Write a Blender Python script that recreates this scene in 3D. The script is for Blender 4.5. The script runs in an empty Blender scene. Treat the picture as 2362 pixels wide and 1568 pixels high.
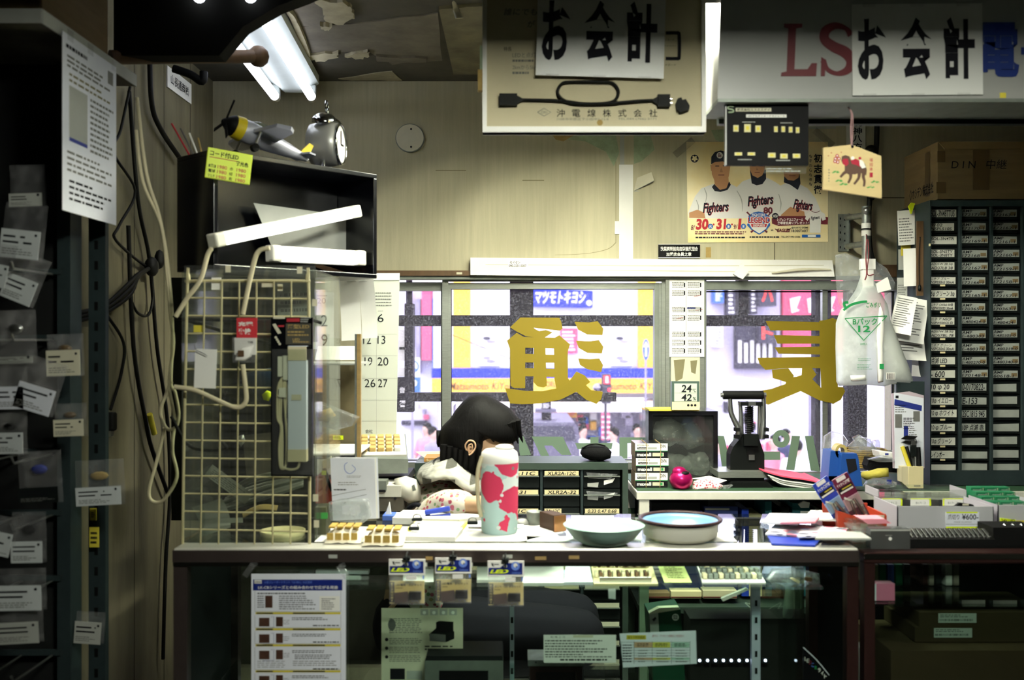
import bpy, bmesh, math, random
from mathutils import Vector, Matrix
random.seed(7)
SC = bpy.context.scene
COL = SC.collection
F, CZ = 2300.0, 1.5                       # focal length in pixels (2362 wide), eye height

# ------------------------------------------------------------------ camera, world, exposure
cam_d = bpy.data.cameras.new('camera'); cam = bpy.data.objects.new('camera', cam_d); COL.objects.link(cam)
cam.location = (0, 0, CZ); cam.rotation_euler = (math.pi/2, 0, 0)
cam_d.sensor_width = 36; cam_d.lens = F/2362*36; cam_d.clip_start = .05; cam_d.clip_end = 200
cam_d.dof.use_dof = True; cam_d.dof.focus_distance = 3.55; cam_d.dof.aperture_fstop = 3.2
SC.camera = cam
SC.view_settings.view_transform = 'Standard'; SC.view_settings.look = 'None'
SC.view_settings.exposure = 0.3; SC.view_settings.gamma = 1.0; SC.view_settings.use_curve_mapping = False
W = bpy.data.worlds.new('overcast_sky'); SC.world = W; W.use_nodes = True
bg = W.node_tree.nodes['Background']; bg.inputs[0].default_value = (.86, .85, 1, 1); bg.inputs[1].default_value = 4.6
cy = SC.cycles
cy.use_denoising = True; cy.max_bounces = 8; cy.transparent_max_bounces = 32; cy.transmission_bounces = 8
cy.glossy_bounces = 4; cy.diffuse_bounces = 4; cy.sample_clamp_indirect = 4; cy.caustics_reflective = False; cy.caustics_refractive = False
TUBE_A, TUBE_B, TUBE_AISLE = 5.0, 275.0, 300.0   # emission of the fluorescent tubes: left fixture, two over the counter (one added), added aisle lamp

# ------------------------------------------------------------------ helpers
def lin(h):
    h = h.lstrip('#'); o = []
    for i in (0, 2, 4):
        c = int(h[i:i+2], 16)/255
        o.append(c/12.92 if c <= .04045 else ((c+.055)/1.055)**2.4)
    return (*o, 1)
MT = {}
def mat(name, col='#888888', rough=.6, metal=0, var=0, vs=8, bump=0, bs=60, emit=0, stretch=None, col2=None, spec=None, coat=0, trans=0):
    if name in MT: return MT[name]
    m = bpy.data.materials.new(name); m.use_nodes = True; MT[name] = m
    nt = m.node_tree; b = nt.nodes['Principled BSDF']; N = nt.nodes.new; L = nt.links.new
    spec = spec if spec is not None else .4 if sum(lin(col)[:3]) > .1 else .1
    b.inputs['Base Color'].default_value = lin(col); b.inputs['Roughness'].default_value = rough
    b.inputs['Metallic'].default_value = metal; b.inputs['Specular IOR Level'].default_value = spec
    b.inputs['Coat Weight'].default_value = coat
    if trans: b.inputs['Transmission Weight'].default_value = trans
    if emit:
        b.inputs['Emission Color'].default_value = lin(col); b.inputs['Emission Strength'].default_value = emit
    if var or bump or col2:
        tc = N('ShaderNodeTexCoord'); mp = N('ShaderNodeMapping'); L(tc.outputs['Object'], mp.inputs['Vector'])
        if stretch: mp.inputs['Scale'].default_value = stretch
    if var or col2:
        n = N('ShaderNodeTexNoise'); n.inputs['Scale'].default_value = vs; n.inputs['Detail'].default_value = 6; n.inputs['Roughness'].default_value = .65
        L(mp.outputs[0], n.inputs['Vector'])
        r = N('ShaderNodeMapRange'); r.inputs[1].default_value = .32; r.inputs[2].default_value = .68; L(n.outputs[0], r.inputs[0])
        x = N('ShaderNodeMix'); x.data_type = 'RGBA'; L(r.outputs[0], x.inputs[0])
        c = lin(col); x.inputs[6].default_value = lin(col2) if col2 else (*[k*(1-var) for k in c[:3]], 1); x.inputs[7].default_value = c
        L(x.outputs[2], b.inputs['Base Color'])
    if bump:
        n2 = N('ShaderNodeTexNoise'); n2.inputs['Scale'].default_value = bs; n2.inputs['Detail'].default_value = 3; L(mp.outputs[0], n2.inputs['Vector'])
        bp = N('ShaderNodeBump'); bp.inputs['Strength'].default_value = bump; bp.inputs['Distance'].default_value = .004
        L(n2.outputs[0], bp.inputs['Height']); L(bp.outputs[0], b.inputs['Normal'])
    return m
def clear(name, tint='#ffffff', haze=0.0, hazecol='#ffffff', rough=.03, ior=1.45, speck=0, ss=90, dull=1.0):
    """thin transparent sheet: Fresnel reflection over a tinted see-through body, plus a film of dust or haze"""
    if name in MT: return MT[name]
    m = bpy.data.materials.new(name); m.use_nodes = True; MT[name] = m
    nt = m.node_tree; N = nt.nodes.new; L = nt.links.new; nt.nodes.remove(nt.nodes['Principled BSDF'])
    out = nt.nodes['Material Output']; t = N('ShaderNodeBsdfTransparent'); t.inputs[0].default_value = lin(tint)
    g = N('ShaderNodeBsdfGlossy'); g.inputs['Roughness'].default_value = rough
    f = N('ShaderNodeFresnel'); ge = N('ShaderNodeNewGeometry'); ir = N('ShaderNodeMapRange'); ir.inputs[3].default_value = ior; ir.inputs[4].default_value = 1/ior
    L(ge.outputs['Backfacing'], ir.inputs[0]); L(ir.outputs[0], f.inputs[0])      # both faces of a thin sheet reflect alike
    fm = N('ShaderNodeMath'); fm.operation = 'MULTIPLY'; fm.inputs[1].default_value = dull; L(f.outputs[0], fm.inputs[0])
    mx = N('ShaderNodeMixShader'); L(fm.outputs[0], mx.inputs[0]); L(t.outputs[0], mx.inputs[1]); L(g.outputs[0], mx.inputs[2])
    last = mx
    if haze or speck:
        d = N('ShaderNodeBsdfDiffuse'); d.inputs[0].default_value = lin(hazecol); tr = N('ShaderNodeBsdfTranslucent'); tr.inputs[0].default_value = lin(hazecol)
        dd = N('ShaderNodeMixShader'); dd.inputs[0].default_value = .45; L(d.outputs[0], dd.inputs[1]); L(tr.outputs[0], dd.inputs[2])
        m2 = N('ShaderNodeMixShader'); m2.inputs[0].default_value = haze; L(mx.outputs[0], m2.inputs[1]); L(dd.outputs[0], m2.inputs[2]); last = m2
        if speck:
            tc = N('ShaderNodeTexCoord'); n = N('ShaderNodeTexNoise'); n.inputs['Scale'].default_value = ss; n.inputs['Detail'].default_value = 4
            L(tc.outputs['Object'], n.inputs['Vector']); r = N('ShaderNodeMapRange'); r.inputs[1].default_value = .5; r.inputs[2].default_value = .75
            r.inputs[3].default_value = haze; r.inputs[4].default_value = haze+speck; L(n.outputs[0], r.inputs[0]); L(r.outputs[0], m2.inputs[0])
    L(last.outputs[0], out.inputs[0])
    return m

_ts = bpy.data.scenes.new('lettering'); _tc = {}
def glyphs(s, bold=0.0, shear=0.0):
    k = (s, bold, shear)
    if k not in _tc:
        cu = bpy.data.curves.new('lettering', 'FONT'); cu.body = s; cu.resolution_u = 3; cu.offset = bold; cu.shear = shear; cu.fill_mode = 'FRONT'
        ob = bpy.data.objects.new('lettering', cu); _ts.collection.objects.link(ob)
        _ts.view_layers[0].update(); dg = _ts.view_layers[0].depsgraph; ev = ob.evaluated_get(dg); me = ev.to_mesh()
        vs = [(v.co.x, v.co.y) for v in me.vertices]; fs = [tuple(p.vertices) for p in me.polygons]; ev.to_mesh_clear()
        bpy.data.objects.remove(ob); bpy.data.curves.remove(cu)
        xs = [v[0] for v in vs] or [0, 1]; ys = [v[1] for v in vs] or [0, 1]
        _tc[k] = (vs, fs, min(xs), min(ys), max(max(xs)-min(xs), 1e-4), max(max(ys)-min(ys), 1e-4))
    return _tc[k]
def P(x, y, Y): return Vector(((x-1181)/F*Y, Y, CZ-(y-784)/F*Y))
def RZ(a): return Matrix.Rotation(math.radians(a), 4, 'Z')
def RX(a): return Matrix.Rotation(math.radians(a), 4, 'X')
def RY(a): return Matrix.Rotation(math.radians(a), 4, 'Y')
def TR(v): return Matrix.Translation(Vector(v))
STAND = RX(90)                                    # local x right, local y up, local z towards the customer
def spline(pts, n=6, closed=False):
    pts = [Vector(p) for p in pts]; out = []; N = len(pts)
    if N < 3: return pts
    rng = range(N if closed else N-1)
    for i in rng:
        g = lambda j: pts[j % N] if closed else pts[max(0, min(N-1, j))]
        a, b, c, d = g(i-1), g(i), g(i+1), g(i+2)
        for k in range(n):
            t = k/n
            out.append(.5*((2*b)+(c-a)*t+(2*a-5*b+4*c-d)*t*t+(3*b-a-3*c+d)*t**3))
    if not closed: out.append(pts[-1])
    return out
class MB:
    def __init__(s, M=None):
        s.v = []; s.f = []; s.mi = []; s.sm = []; s.ms = []; s.M = M or Matrix.Identity(4); s.yd = False
    def at(s, M): s.M = M; s.yd = False; return s
    def px(s, Y, ox=0, oy=0, sc=1.0):
        """drawing plane at distance Y measured in photograph pixels (ox, oy, sc: an enlarged crop); third axis in metres towards the aisle"""
        k = Y/F; s.yd = True
        s.M = Matrix(((k/sc, 0, 0, (ox-1181)*k), (0, 0, -1, Y), (0, -k/sc, 0, CZ-(oy-784)*k), (0, 0, 0, 1))); return s
    def add(s, vs, fs, m, sm=False):
        if isinstance(m, str): m = MT[m]
        if m not in s.ms: s.ms.append(m)
        i = s.ms.index(m); o = len(s.v)
        s.v += [s.M @ Vector(v) for v in vs]
        s.f += [tuple(a+o for a in f) for f in fs]; s.mi += [i]*len(fs); s.sm += [sm]*len(fs); return s
    def box(s, c, d, m, R=None, bev=0):
        R = R or Matrix.Identity(4); c = Vector(c)
        if bev:
            bm = bmesh.new(); bmesh.ops.create_cube(bm, size=1); bmesh.ops.scale(bm, vec=d, verts=bm.verts)
            bmesh.ops.bevel(bm, geom=bm.edges[:], offset=bev, segments=2, affect='EDGES', profile=.5)
            bm.verts.index_update(); vs = [c+(R @ v.co) for v in bm.verts]; fs = [[v.index for v in f.verts] for f in bm.faces]; bm.free()
        else:
            vs = [c+(R @ Vector((x*d[0]/2, y*d[1]/2, z*d[2]/2))) for x in (-1, 1) for y in (-1, 1) for z in (-1, 1)]
            fs = [(0, 1, 3, 2), (4, 6, 7, 5), (0, 4, 5, 1), (2, 3, 7, 6), (0, 2, 6, 4), (1, 5, 7, 3)]
        return s.add(vs, fs, m)
    def span(s, a, b, m, bev=0):
        a, b = Vector(a), Vector(b); return s.box((a+b)/2, [abs(q) for q in (b-a)], m, None, bev)
    def poly(s, pts, m, z=0):
        return s.add([(p[0], p[1], p[2] if len(p) > 2 else z) for p in pts], [tuple(range(len(pts)))], m)
    def rect(s, x0, y0, x1, y1, m, z=.0004): return s.poly([(x0, y0), (x1, y0), (x1, y1), (x0, y1)], m, z)
    def prism(s, pts, z0, z1, m, side=None):
        n = len(pts); vs = [(p[0], p[1], z0) for p in pts]+[(p[0], p[1], z1) for p in pts]
        s.add(vs, [tuple(range(n))[::-1], tuple(range(n, 2*n))], m)
        return s.add(vs, [(i, (i+1) % n, n+(i+1) % n, n+i) for i in range(n)], side or m)
    def slab(s, x0, y0, x1, y1, z0, z1, m): return s.prism([(x0, y0), (x1, y0), (x1, y1), (x0, y1)], z0, z1, m)
    def tube(s, pts, r, m, n=8, smooth=5, closed=False, flat=1.0):
        u_ = s.M.col[0].to_3d().length if s.yd else 1.0      # in a pixel plane the third axis is metric: work in one unit
        pts = [Vector((p[0], p[1], p[2]/u_)) for p in pts]; flat = flat if flat > .05 else 1.0
        q = spline(pts, smooth, closed) if smooth else [Vector(p) for p in pts]
        N = len(q); rs = r if isinstance(r, (list, tuple)) else [r]; vs = []; up = None
        for i, p in enumerate(q):
            a = q[(i+1) % N] if closed else q[min(i+1, N-1)]; b = q[i-1] if closed or i else q[0]; t = (a-b)
            t = t.normalized() if t.length > 1e-9 else Vector((0, 0, 1))
            if up is None: up = t.orthogonal().normalized()
            up = (up-t*up.dot(t)); up = up.normalized() if up.length > 1e-6 else t.orthogonal().normalized(); w = t.cross(up)
            u = i/max(1, N-1)*(len(rs)-1); j = min(int(u), len(rs)-1); R = rs[j]+(rs[min(j+1, len(rs)-1)]-rs[j])*(u-j)
            vs += [p+up*(R*math.cos(2*math.pi*k/n))+w*(R*flat*math.sin(2*math.pi*k/n)) for k in range(n)]
        fs = [(i*n+k, i*n+(k+1) % n, ((i+1) % N)*n+(k+1) % n, ((i+1) % N)*n+k) for i in range(N if closed else N-1) for k in range(n)]
        vs = [(v[0], v[1], v[2]*u_) for v in vs]
        s.add(vs, fs, m, True)
        if not closed: s.add(vs, [tuple(range(n))[::-1], tuple(range((N-1)*n, N*n))], m)
        return s
    def lathe(s, prof, c, m, n=28, R=None, sx=1, sy=1, cap=True):
        R = R or Matrix.Identity(4); c = Vector(c); vs = []
        for r, z in prof: vs += [c+(R @ Vector((r*sx*math.cos(2*math.pi*k/n), r*sy*math.sin(2*math.pi*k/n), z))) for k in range(n)]
        K = len(prof); fs = [(i*n+k, i*n+(k+1) % n, (i+1)*n+(k+1) % n, (i+1)*n+k) for i in range(K-1) for k in range(n)]
        s.add(vs, fs, m, True)
        caps = []
        if prof[0][0] > 1e-5: caps.append(tuple(range(n))[::-1])
        if prof[-1][0] > 1e-5: caps.append(tuple(range((K-1)*n, K*n)))
        if caps and cap: s.add(vs, caps, m)
        return s
    def ball(s, c, r, m, R=None, n=16):
        h = n//2; pr = [(max(1e-6, math.sin(math.pi*i/h)), -math.cos(math.pi*i/h)) for i in range(h+1)]
        r = (r, r, r) if isinstance(r, (int, float)) else r
        R2 = (R or Matrix.Identity(4)) @ Matrix.Diagonal((*r, 1))
        return s.lathe(pr, c, m, n, R2)
    def cyl(s, a, b, r, m, n=16): return s.tube([a, b], r, m, n, 0)
    def disc(s, x, y, r, m, z=.0005, n=28, ry=None):
        return s.poly([(x+r*math.cos(2*math.pi*k/n), y+(ry or r)*math.sin(2*math.pi*k/n)) for k in range(n)], m, z)
    def grid(s, w, h, m, fn, nx=8, ny=8):
        vs = [fn((i/nx), (j/ny)) for j in range(ny+1) for i in range(nx+1)]
        vs = [((i/nx-.5)*w+a[0], (j/ny-.5)*h+a[1], a[2]) for (a, (j, i)) in zip(vs, [(j, i) for j in range(ny+1) for i in range(nx+1)])]
        q = nx+1
        return s.add(vs, [(j*q+i, j*q+i+1, (j+1)*q+i+1, (j+1)*q+i) for j in range(ny) for i in range(nx)], m, True)
    def text(s, t, x0, y0, x1, y1, m, z=.0007, bold=0.0, shear=0.0, mirror=False, fit=True, rot=0):
        """lettering filling the box x0,y0 (first corner) .. x1,y1; y runs down in a pixel plane"""
        vs, fs, mx, my, w, h = glyphs(t, bold, shear); out = []
        W_, H_ = x1-x0, y1-y0
        for (x, y) in vs:
            u = (x-mx)/w; q = (y-my)/h
            if mirror: u = 1-u
            if s.yd: q = 1-q
            out.append((x0+u*W_, y0+q*H_, z))
        if rot:
            c, d = math.cos(math.radians(rot)), math.sin(math.radians(rot)); ex, ey = (x0+x1)/2, (y0+y1)/2
            out = [(ex+(x-ex)*c-(y-ey)*d, ey+(x-ex)*d+(y-ey)*c, zz) for x, y, zz in out]
        return s.add(out, fs, m)
    def lines(s, x0, y0, x1, y1, rows, m, z=.0005, fill=.5, ragged=.3, word=None):
        """small print: rows of short dark dashes"""
        dy = (y1-y0)/rows; w = word or abs(x1-x0)/9
        for r in range(rows):
            x = x0; e = x1-(x1-x0)*random.random()*ragged
            while x < e:
                l = w*random.uniform(.4, 1.4); q = min(x+l, e)
                s.rect(x, y0+dy*r+dy*(1-fill)/2, q, y0+dy*r+dy*(1+fill)/2, m, z); x = q+w*.22
        return s
    def ribbon(s, pts, ws, m, z=.0006, n=6, close=False):
        q = spline([(p[0], p[1], 0) for p in pts], n); N = len(q); vs = []
        for i, p in enumerate(q):
            t = (q[min(i+1, N-1)]-q[max(i-1, 0)]).normalized(); u = i/(N-1)*(len(ws)-1); j = min(int(u), len(ws)-2) if len(ws) > 1 else 0
            w = ws[j]+(ws[min(j+1, len(ws)-1)]-ws[j])*(u-j); vs += [(p.x-t.y*w/2, p.y+t.x*w/2, z), (p.x+t.y*w/2, p.y-t.x*w/2, z)]
        return s.add(vs, [(2*i, 2*i+1, 2*i+3, 2*i+2) for i in range(N-1)], m)
    def inflate(s, outline, depth, m, c=None, rings=6, zc=0.0, sm=True):
        """rounded solid with the given outline in the local plane, swelling by depth to both sides"""
        n = len(outline); cx = c[0] if c else sum(p[0] for p in outline)/n; cy_ = c[1] if c else sum(p[1] for p in outline)/n
        vs = []; K = 2*rings
        for k in range(1, K):
            t = -math.pi/2+math.pi*k/K; f = math.cos(t)**.7; d = math.sin(t)*depth
            vs += [(cx+(x-cx)*f, cy_+(y-cy_)*f, zc+d) for x, y in outline]
        fs = [(i*n+k, i*n+(k+1) % n, (i+1)*n+(k+1) % n, (i+1)*n+k) for i in range(K-2) for k in range(n)]
        vs += [(cx, cy_, zc-depth), (cx, cy_, zc+depth)]; a = (K-1)*n
        fs += [(a, (k+1) % n, k) for k in range(n)]+[(a+1, (K-2)*n+k, (K-2)*n+(k+1) % n) for k in range(n)]
        return s.add(vs, fs, m, sm)
    def build(s, name, parent=None, origin=None, label=None):
        me = bpy.data.meshes.new(name)
        if parent is not None: o = base(parent)
        elif origin is not None: o = Vector(origin)
        else:
            lo = [min(v[i] for v in s.v) for i in range(3)]; hi = [max(v[i] for v in s.v) for i in range(3)]
            o = Vector(((lo[0]+hi[0])/2, (lo[1]+hi[1])/2, lo[2]))
        me.from_pydata([v-o for v in s.v], [], s.f)
        for m in s.ms: me.materials.append(m)
        me.polygons.foreach_set('material_index', s.mi); me.polygons.foreach_set('use_smooth', s.sm)
        me.update(); ob = bpy.data.objects.new(name, me); COL.objects.link(ob)
        if parent is not None: ob.parent = parent
        else: ob.location = o
        if label: ob['label'] = label
        return ob
def base(o):
    v = Vector(o.location)
    while o.parent: o = o.parent; v += Vector(o.location)
    return v
def tag(o, label, cat, group=None, kind=None):
    o['label'] = label; o['category'] = cat
    if group: o['group'] = group
    if kind: o['kind'] = kind
    return o
def thing(name, loc, label, cat, group=None):
    o = bpy.data.objects.new(name, None); o.empty_display_size = .02; COL.objects.link(o); o.location = loc
    return tag(o, label, cat, group)
def one(mb, name, label, cat, group=None, origin=None): return tag(mb.build(name, None, origin), label, cat, group)
def struct(mb, name, parent=None, label=None):
    o = mb.build(name, parent)
    if parent is None: o['kind'] = 'structure'
    if label: o['label'] = label
    return o
def copy_tree(o, parent=None):
    c = o.copy(); COL.objects.link(c)
    if parent is not None: c.parent = parent
    for ch in [k for k in bpy.data.objects if k.parent == o]: copy_tree(ch, c)
    return c

# ------------------------------------------------------------------ materials
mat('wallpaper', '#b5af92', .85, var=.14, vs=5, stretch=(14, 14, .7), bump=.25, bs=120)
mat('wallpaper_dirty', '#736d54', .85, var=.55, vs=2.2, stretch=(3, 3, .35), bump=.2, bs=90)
mat('ceiling_board', '#4a473c', .9, var=.5, vs=4, bump=.4, bs=20)
mat('ceiling_pale', '#a8a084', .9, var=.35, vs=14, bump=.4)
mat('ceiling_under', '#6d675b', .9, var=.4, vs=9)
mat('dark_wall', '#2c2b24', .9, var=.3)
mat('floor_tile', '#3a3a34', .6, var=.4, vs=3)
mat('aluminium', '#9fa39a', .38, .75, var=.2, vs=30, stretch=(1, 1, 12))
mat('aluminium_dull', '#7f857c', .5, .5, var=.25, vs=20)
mat('steel', '#b9bbb8', .28, .95, var=.15, vs=14)
mat('galvanised', '#9aa09c', .42, .8, var=.35, vs=40)
mat('chrome', '#d6d8d8', .12, 1)
mat('black_gloss', '#06070a', .22, spec=.5)
mat('black', '#0b0b0b', .6)
mat('black_soft', '#0c0c0d', .9, bump=.3, bs=200)
mat('rubber', '#121210', .55)
mat('white', '#eceae2', .55)
mat('paper', '#e9e8e0', .8, var=.05, vs=12)
mat('paper_blue', '#dfe2ea', .8, var=.06, vs=12)
mat('paper_old', '#cfcab0', .85, var=.15, vs=9)
mat('paper_grey', '#a9aba3', .85, var=.12, vs=9)
mat('ink', '#15151a', .7)
mat('ink_grey', '#6a6a66', .8)
mat('ink_blue', '#1d2b7a', .6)
mat('ink_red', '#a3202a', .6)
mat('ink_green', '#1c8a4a', .6)
mat('yellow_hi', '#dff01a', .6)
mat('yellow_card', '#d2c23c', .7, var=.1)
mat('cream', '#ddd0a0', .7, var=.12)
mat('beige', '#cdc3a0', .6, var=.12)
mat('cardboard', '#7d6a48', .85, var=.22, vs=6, stretch=(1, 1, 8))
mat('brown_tape', '#57462c', .4)
mat('wood', '#a98c57', .65, var=.3, vs=6, stretch=(1, 1, 10))
mat('wood_dark', '#5a4228', .6, var=.3, vs=6, stretch=(8, 1, 1))
mat('green_steel', '#35433a', .45, .15, var=.2, vs=12)
mat('grey_steel', '#2b3536', .5, .1, var=.3, vs=10)
mat('drawer_dark', '#161a19', .35, var=.3)
mat('brown_frame', '#2c1b19', .35, .3, var=.2, vs=20)
clear('pane', '#f4f4fa', .018, '#ffffff', .02, 1.4, .11, 160)
clear('glass', '#eef6f2', 0, rough=.02)
clear('glass_green', '#f0f8f4', 0, rough=.02)
clear('acrylic', '#f2f5f0', .025, rough=.05, dull=.8)
clear('bag', '#f4f6f6', .12, '#f4f8f6', .12, 1.5, .22, 40)
clear('bag_milky', '#f0f4f0', .62, '#f2f6f2', .3, 1.45, .2, 25)
clear('bag_thin', '#fafafa', .05, rough=.1, speck=.1, ss=30)
# ================================================================== THE SETTING
XL, XR, YB, YF, ZC = -1.11, 2.3, 3.70, -1.6, 2.46
m = MB(); m.span((-2.2, YF-.1, -.1), (XR+.1, YB+.12, 0), 'floor_tile'); struct(m, 'floor')
m = MB(); m.span((-2.2, YF-.1, ZC), (XR+.1, YB+.12, ZC+.12), 'ceiling_board')
# boards and peeling paint belong to the ceiling surface
m.px(3.7)
m.at(Matrix.Identity(4))
def ceil_pt(px, py, dz=0):
    Y = (ZC-dz-CZ)*F/(784-py); return Vector(((px-1181)/F*Y, Y, ZC-dz))
def ceil_patch(pts, mm, dz=.004, rag=.0):
    random.seed(len(pts)*31+int(pts[0][0]))
    q = []
    for i, (x, y) in enumerate(pts):
        a, b = Vector((x, y)), Vector(pts[(i+1) % len(pts)])
        for k in range(4):
            p = a.lerp(b, k/4); w = rag if k else 0
            q.append(ceil_pt(p.x+random.uniform(-w, w), p.y+random.uniform(-w, w), dz))
    n = len(q); vs = [tuple(p) for p in q]+[(p.x, p.y, ZC) for p in q]
    m.add(vs, [tuple(range(n))]+[(i, (i+1) % n, n+(i+1) % n, n+i) for i in range(n)], mm)
ceil_patch([(655, 8), (740, 2), (760, 30), (752, 58), (690, 60), (668, 40)], 'ceiling_under', .006, 4)
ceil_patch([(725, 2), (790, 4), (812, 22), (818, 44), (780, 58), (752, 50), (745, 28)], 'ceiling_pale', .012, 4)
ceil_patch([(738, 60), (766, 62), (758, 72), (742, 68)], 'ceiling_pale', .02, 2)
ceil_patch([(715, 128), (780, 121), (778, 134), (740, 142), (718, 140)], 'ceiling_pale', .012, 3)
ceil_patch([(795, 132), (848, 118), (852, 130), (830, 136)], 'ceiling_pale', .012, 3)
ceil_patch([(695, 62), (850, 52), (1010, 30), (1020, 140), (905, 150), (850, 118), (715, 126)], 'ceiling_under', .004, 3)
ceil_patch([(670, 30), (690, 60), (716, 130), (706, 134), (680, 70), (656, 20)], 'ceiling_pale', .02, 2)
ceil_patch([(868, 130), (985, 136), (982, 144), (870, 142)], 'ceiling_under', .012, 2)
ceil_patch([(905, 165), (928, 186), (820, 186), (780, 182)], 'ceiling_pale', .003, 2)
ceil_patch([(1012, 22), (1120, 14), (1120, 172), (1046, 172)], 'wallpaper_dirty', .01, 0)
struct(m, 'ceiling')
m = MB(); m.tube([ceil_pt(1046, 2), ceil_pt(1052, 22, .015), ceil_pt(1060, 42, .05)], [.006, .01, .012], 'paper_old', 6, flat=.1)
one(m, 'peeling_strip', 'pale strip of paint curling down from the dark ceiling beside the suspended board', 'paint strip')

# back wall with three window openings (x in pixels on the wall plane)
kB = YB/F
def wx(px): return (px-1181)*kB
def wz(py): return CZ-(py-784)*kB
HOLES = [(905, 1036, 652, 1075), (1036, 1540, 642, 1075), (1626, 2068, 650, 1098)]
m = MB()
def wallbox(x0, x1, z0, z1, mm='wallpaper'): m.span((x0, YB, z0), (x1, YB+.12, z1), mm)
xa, xb = -1.25, XR+.1
zt, zb = wz(642), wz(1098)
wallbox(xa, xb, zt, ZC); wallbox(xa, xb, 0, zb, 'dark_wall')
wallbox(xa, wx(905), zb, zt); wallbox(wx(1540), wx(1626), zb, zt); wallbox(wx(2068), xb, zb, zt)
wallbox(wx(905), wx(1540), zb, wz(1075))
m.at(Matrix.Identity(4))
m.px(YB)   # seams, stains and bare plaster showing through the torn wallpaper
mat('stain', '#7d7758', .9, var=.2, vs=6)
mat('plaster_green', '#9fb08f', .9, var=.3, vs=30); mat('plaster_tan', '#a98f55', .9, var=.3, vs=30); mat('seam', '#4f4b3c', .9)
m.poly([(1270, 312), (1420, 308), (1428, 352), (1416, 384), (1398, 350), (1350, 326), (1300, 320)], 'plaster_green', .0006)
m.poly([(1272, 309), (1330, 308), (1300, 326), (1282, 322)], 'plaster_tan', .0009)
m.poly([(1462, 312), (1500, 310), (1510, 345), (1480, 372), (1462, 378)], 'plaster_green', .0006)
m.poly([(1640, 300), (1672, 298), (1668, 330), (1650, 322)], 'plaster_green', .0006)
m.rect(1420, 345, 1421, 560, 'stain', .0005); m.rect(1786, 560, 1788, 600, 'seam', .0005); m.rect(2012, 455, 2160, 457, 'seam', .0005)
m.ribbon([(1420, 560), (1400, 575), (1350, 585), (1280, 588)], [1.5, 1, .6], 'stain', .0005)
for (x, y, w, h) in ((1005, 392, 70, 2), (1205, 415, 50, 2)):
    m.rect(x, y, x+w, y+h, 'stain', .0004)
struct(m, 'wall_back')
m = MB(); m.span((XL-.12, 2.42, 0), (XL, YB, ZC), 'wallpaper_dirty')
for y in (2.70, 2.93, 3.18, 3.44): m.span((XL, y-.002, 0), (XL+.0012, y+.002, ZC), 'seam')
struct(m, 'wall_left')
m = MB(); m.span((XR, YF, 0), (XR+.1, YB, ZC), 'dark_wall'); struct(m, 'wall_right')
m = MB(); m.span((-2.2, YF-.1, 0), (XR+.1, YF, ZC), 'dark_wall'); struct(m, 'wall_front')
m = MB(); m.span((-2.2, YF, 0), (-2.1, 2.42, ZC), 'dark_wall'); m.span((-2.2, 2.42, 0), (XL, 2.52, ZC), 'dark_wall'); struct(m, 'wall_side')

# ---- windows
def frame(mb, x0, y0, x1, y1, w, z0, z1, mm='aluminium', wt=None, wb=None):
    wt = wt or w; wb = wb or w
    mb.slab(x0, y0, x1, y0+wt, z0, z1, mm); mb.slab(x0, y1-wb, x1, y1, z0, z1, mm)
    mb.slab(x0, y0+wt, x0+w, y1-wb, z0, z1, mm); mb.slab(x1-w, y0+wt, x1, y1-wb, z0, z1, mm)
def pane(parent, x0, y0, x1, y1, z):
    m = MB(); m.px(YB); m.slab(x0, y0, x1, y1, z-.002, z+.002, 'pane'); m.build('pane', parent)
def gasket(parent, x0, y0, x1, y1, z):
    m = MB(); m.px(YB); frame(m, x0, y0, x1, y1, 3, z-.004, z+.006, 'rubber'); m.build('gasket', parent)
w1 = MB(); w1.px(YB); frame(w1, 900, 650, 1024, 1078, 8, -.06, -.02, wt=20, wb=14); w1 = w1.build('window_1'); w1['kind'] = 'structure'
pane(w1, 908, 670, 1016, 1064, -.04)
w2 = MB(); w2.px(YB); frame(w2, 1020, 641, 1540, 1078, 14, -.02, .004, wt=8, wb=8)
frame(w2, 1020, 652, 1534, 1076, 20, -.045, -.006, wt=14, wb=14); w2.slab(1510, 652, 1520, 1076, -.045, .0, 'aluminium_dull')
w2 = w2.build('window_2'); w2['kind'] = 'structure'
pane(w2, 1040, 666, 1514, 1062, -.025); gasket(w2, 1038, 664, 1516, 1064, -.025)
w3 = MB(); w3.px(YB); frame(w3, 1622, 648, 2072, 1102, 4, -.05, .004, 'aluminium_dull', wt=20, wb=8)
w3.slab(1900, 668, 1912, 1096, -.04, -.015, 'aluminium'); w3.slab(1624, 1088, 2068, 1096, -.03, .0, 'aluminium'); w3.slab(1990, 668, 1998, 1096, -.04, -.015, 'aluminium') if False else None
w3.slab(1990, 1040, 2068, 1052, -.03, 0, 'aluminium_dull')
w3 = w3.build('window_3'); w3['kind'] = 'structure'
pane(w3, 1626, 672, 2066, 1092, -.035); gasket(w3, 1624, 670, 2068, 1094, -.035)
m = MB(); m.px(YB); m.slab(1540, 641, 1628, 1100, -.02, .012, 'aluminium_dull'); m.slab(1546, 824, 1612, 950, .012, .02, 'paper_old')
m.poly([(1552, 830), (1578, 828), (1572, 872), (1556, 880)], 'stain', .0206); m.poly([(1590, 832), (1606, 830), (1602, 862), (1592, 858)], 'stain', .0206)
m.slab(1612, 826, 1622, 1060, .012, .018, 'aluminium'); m.slab(1534, 641, 1542, 1078, 0, .02, 'aluminium')
struct(m, 'trim_1')
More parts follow.
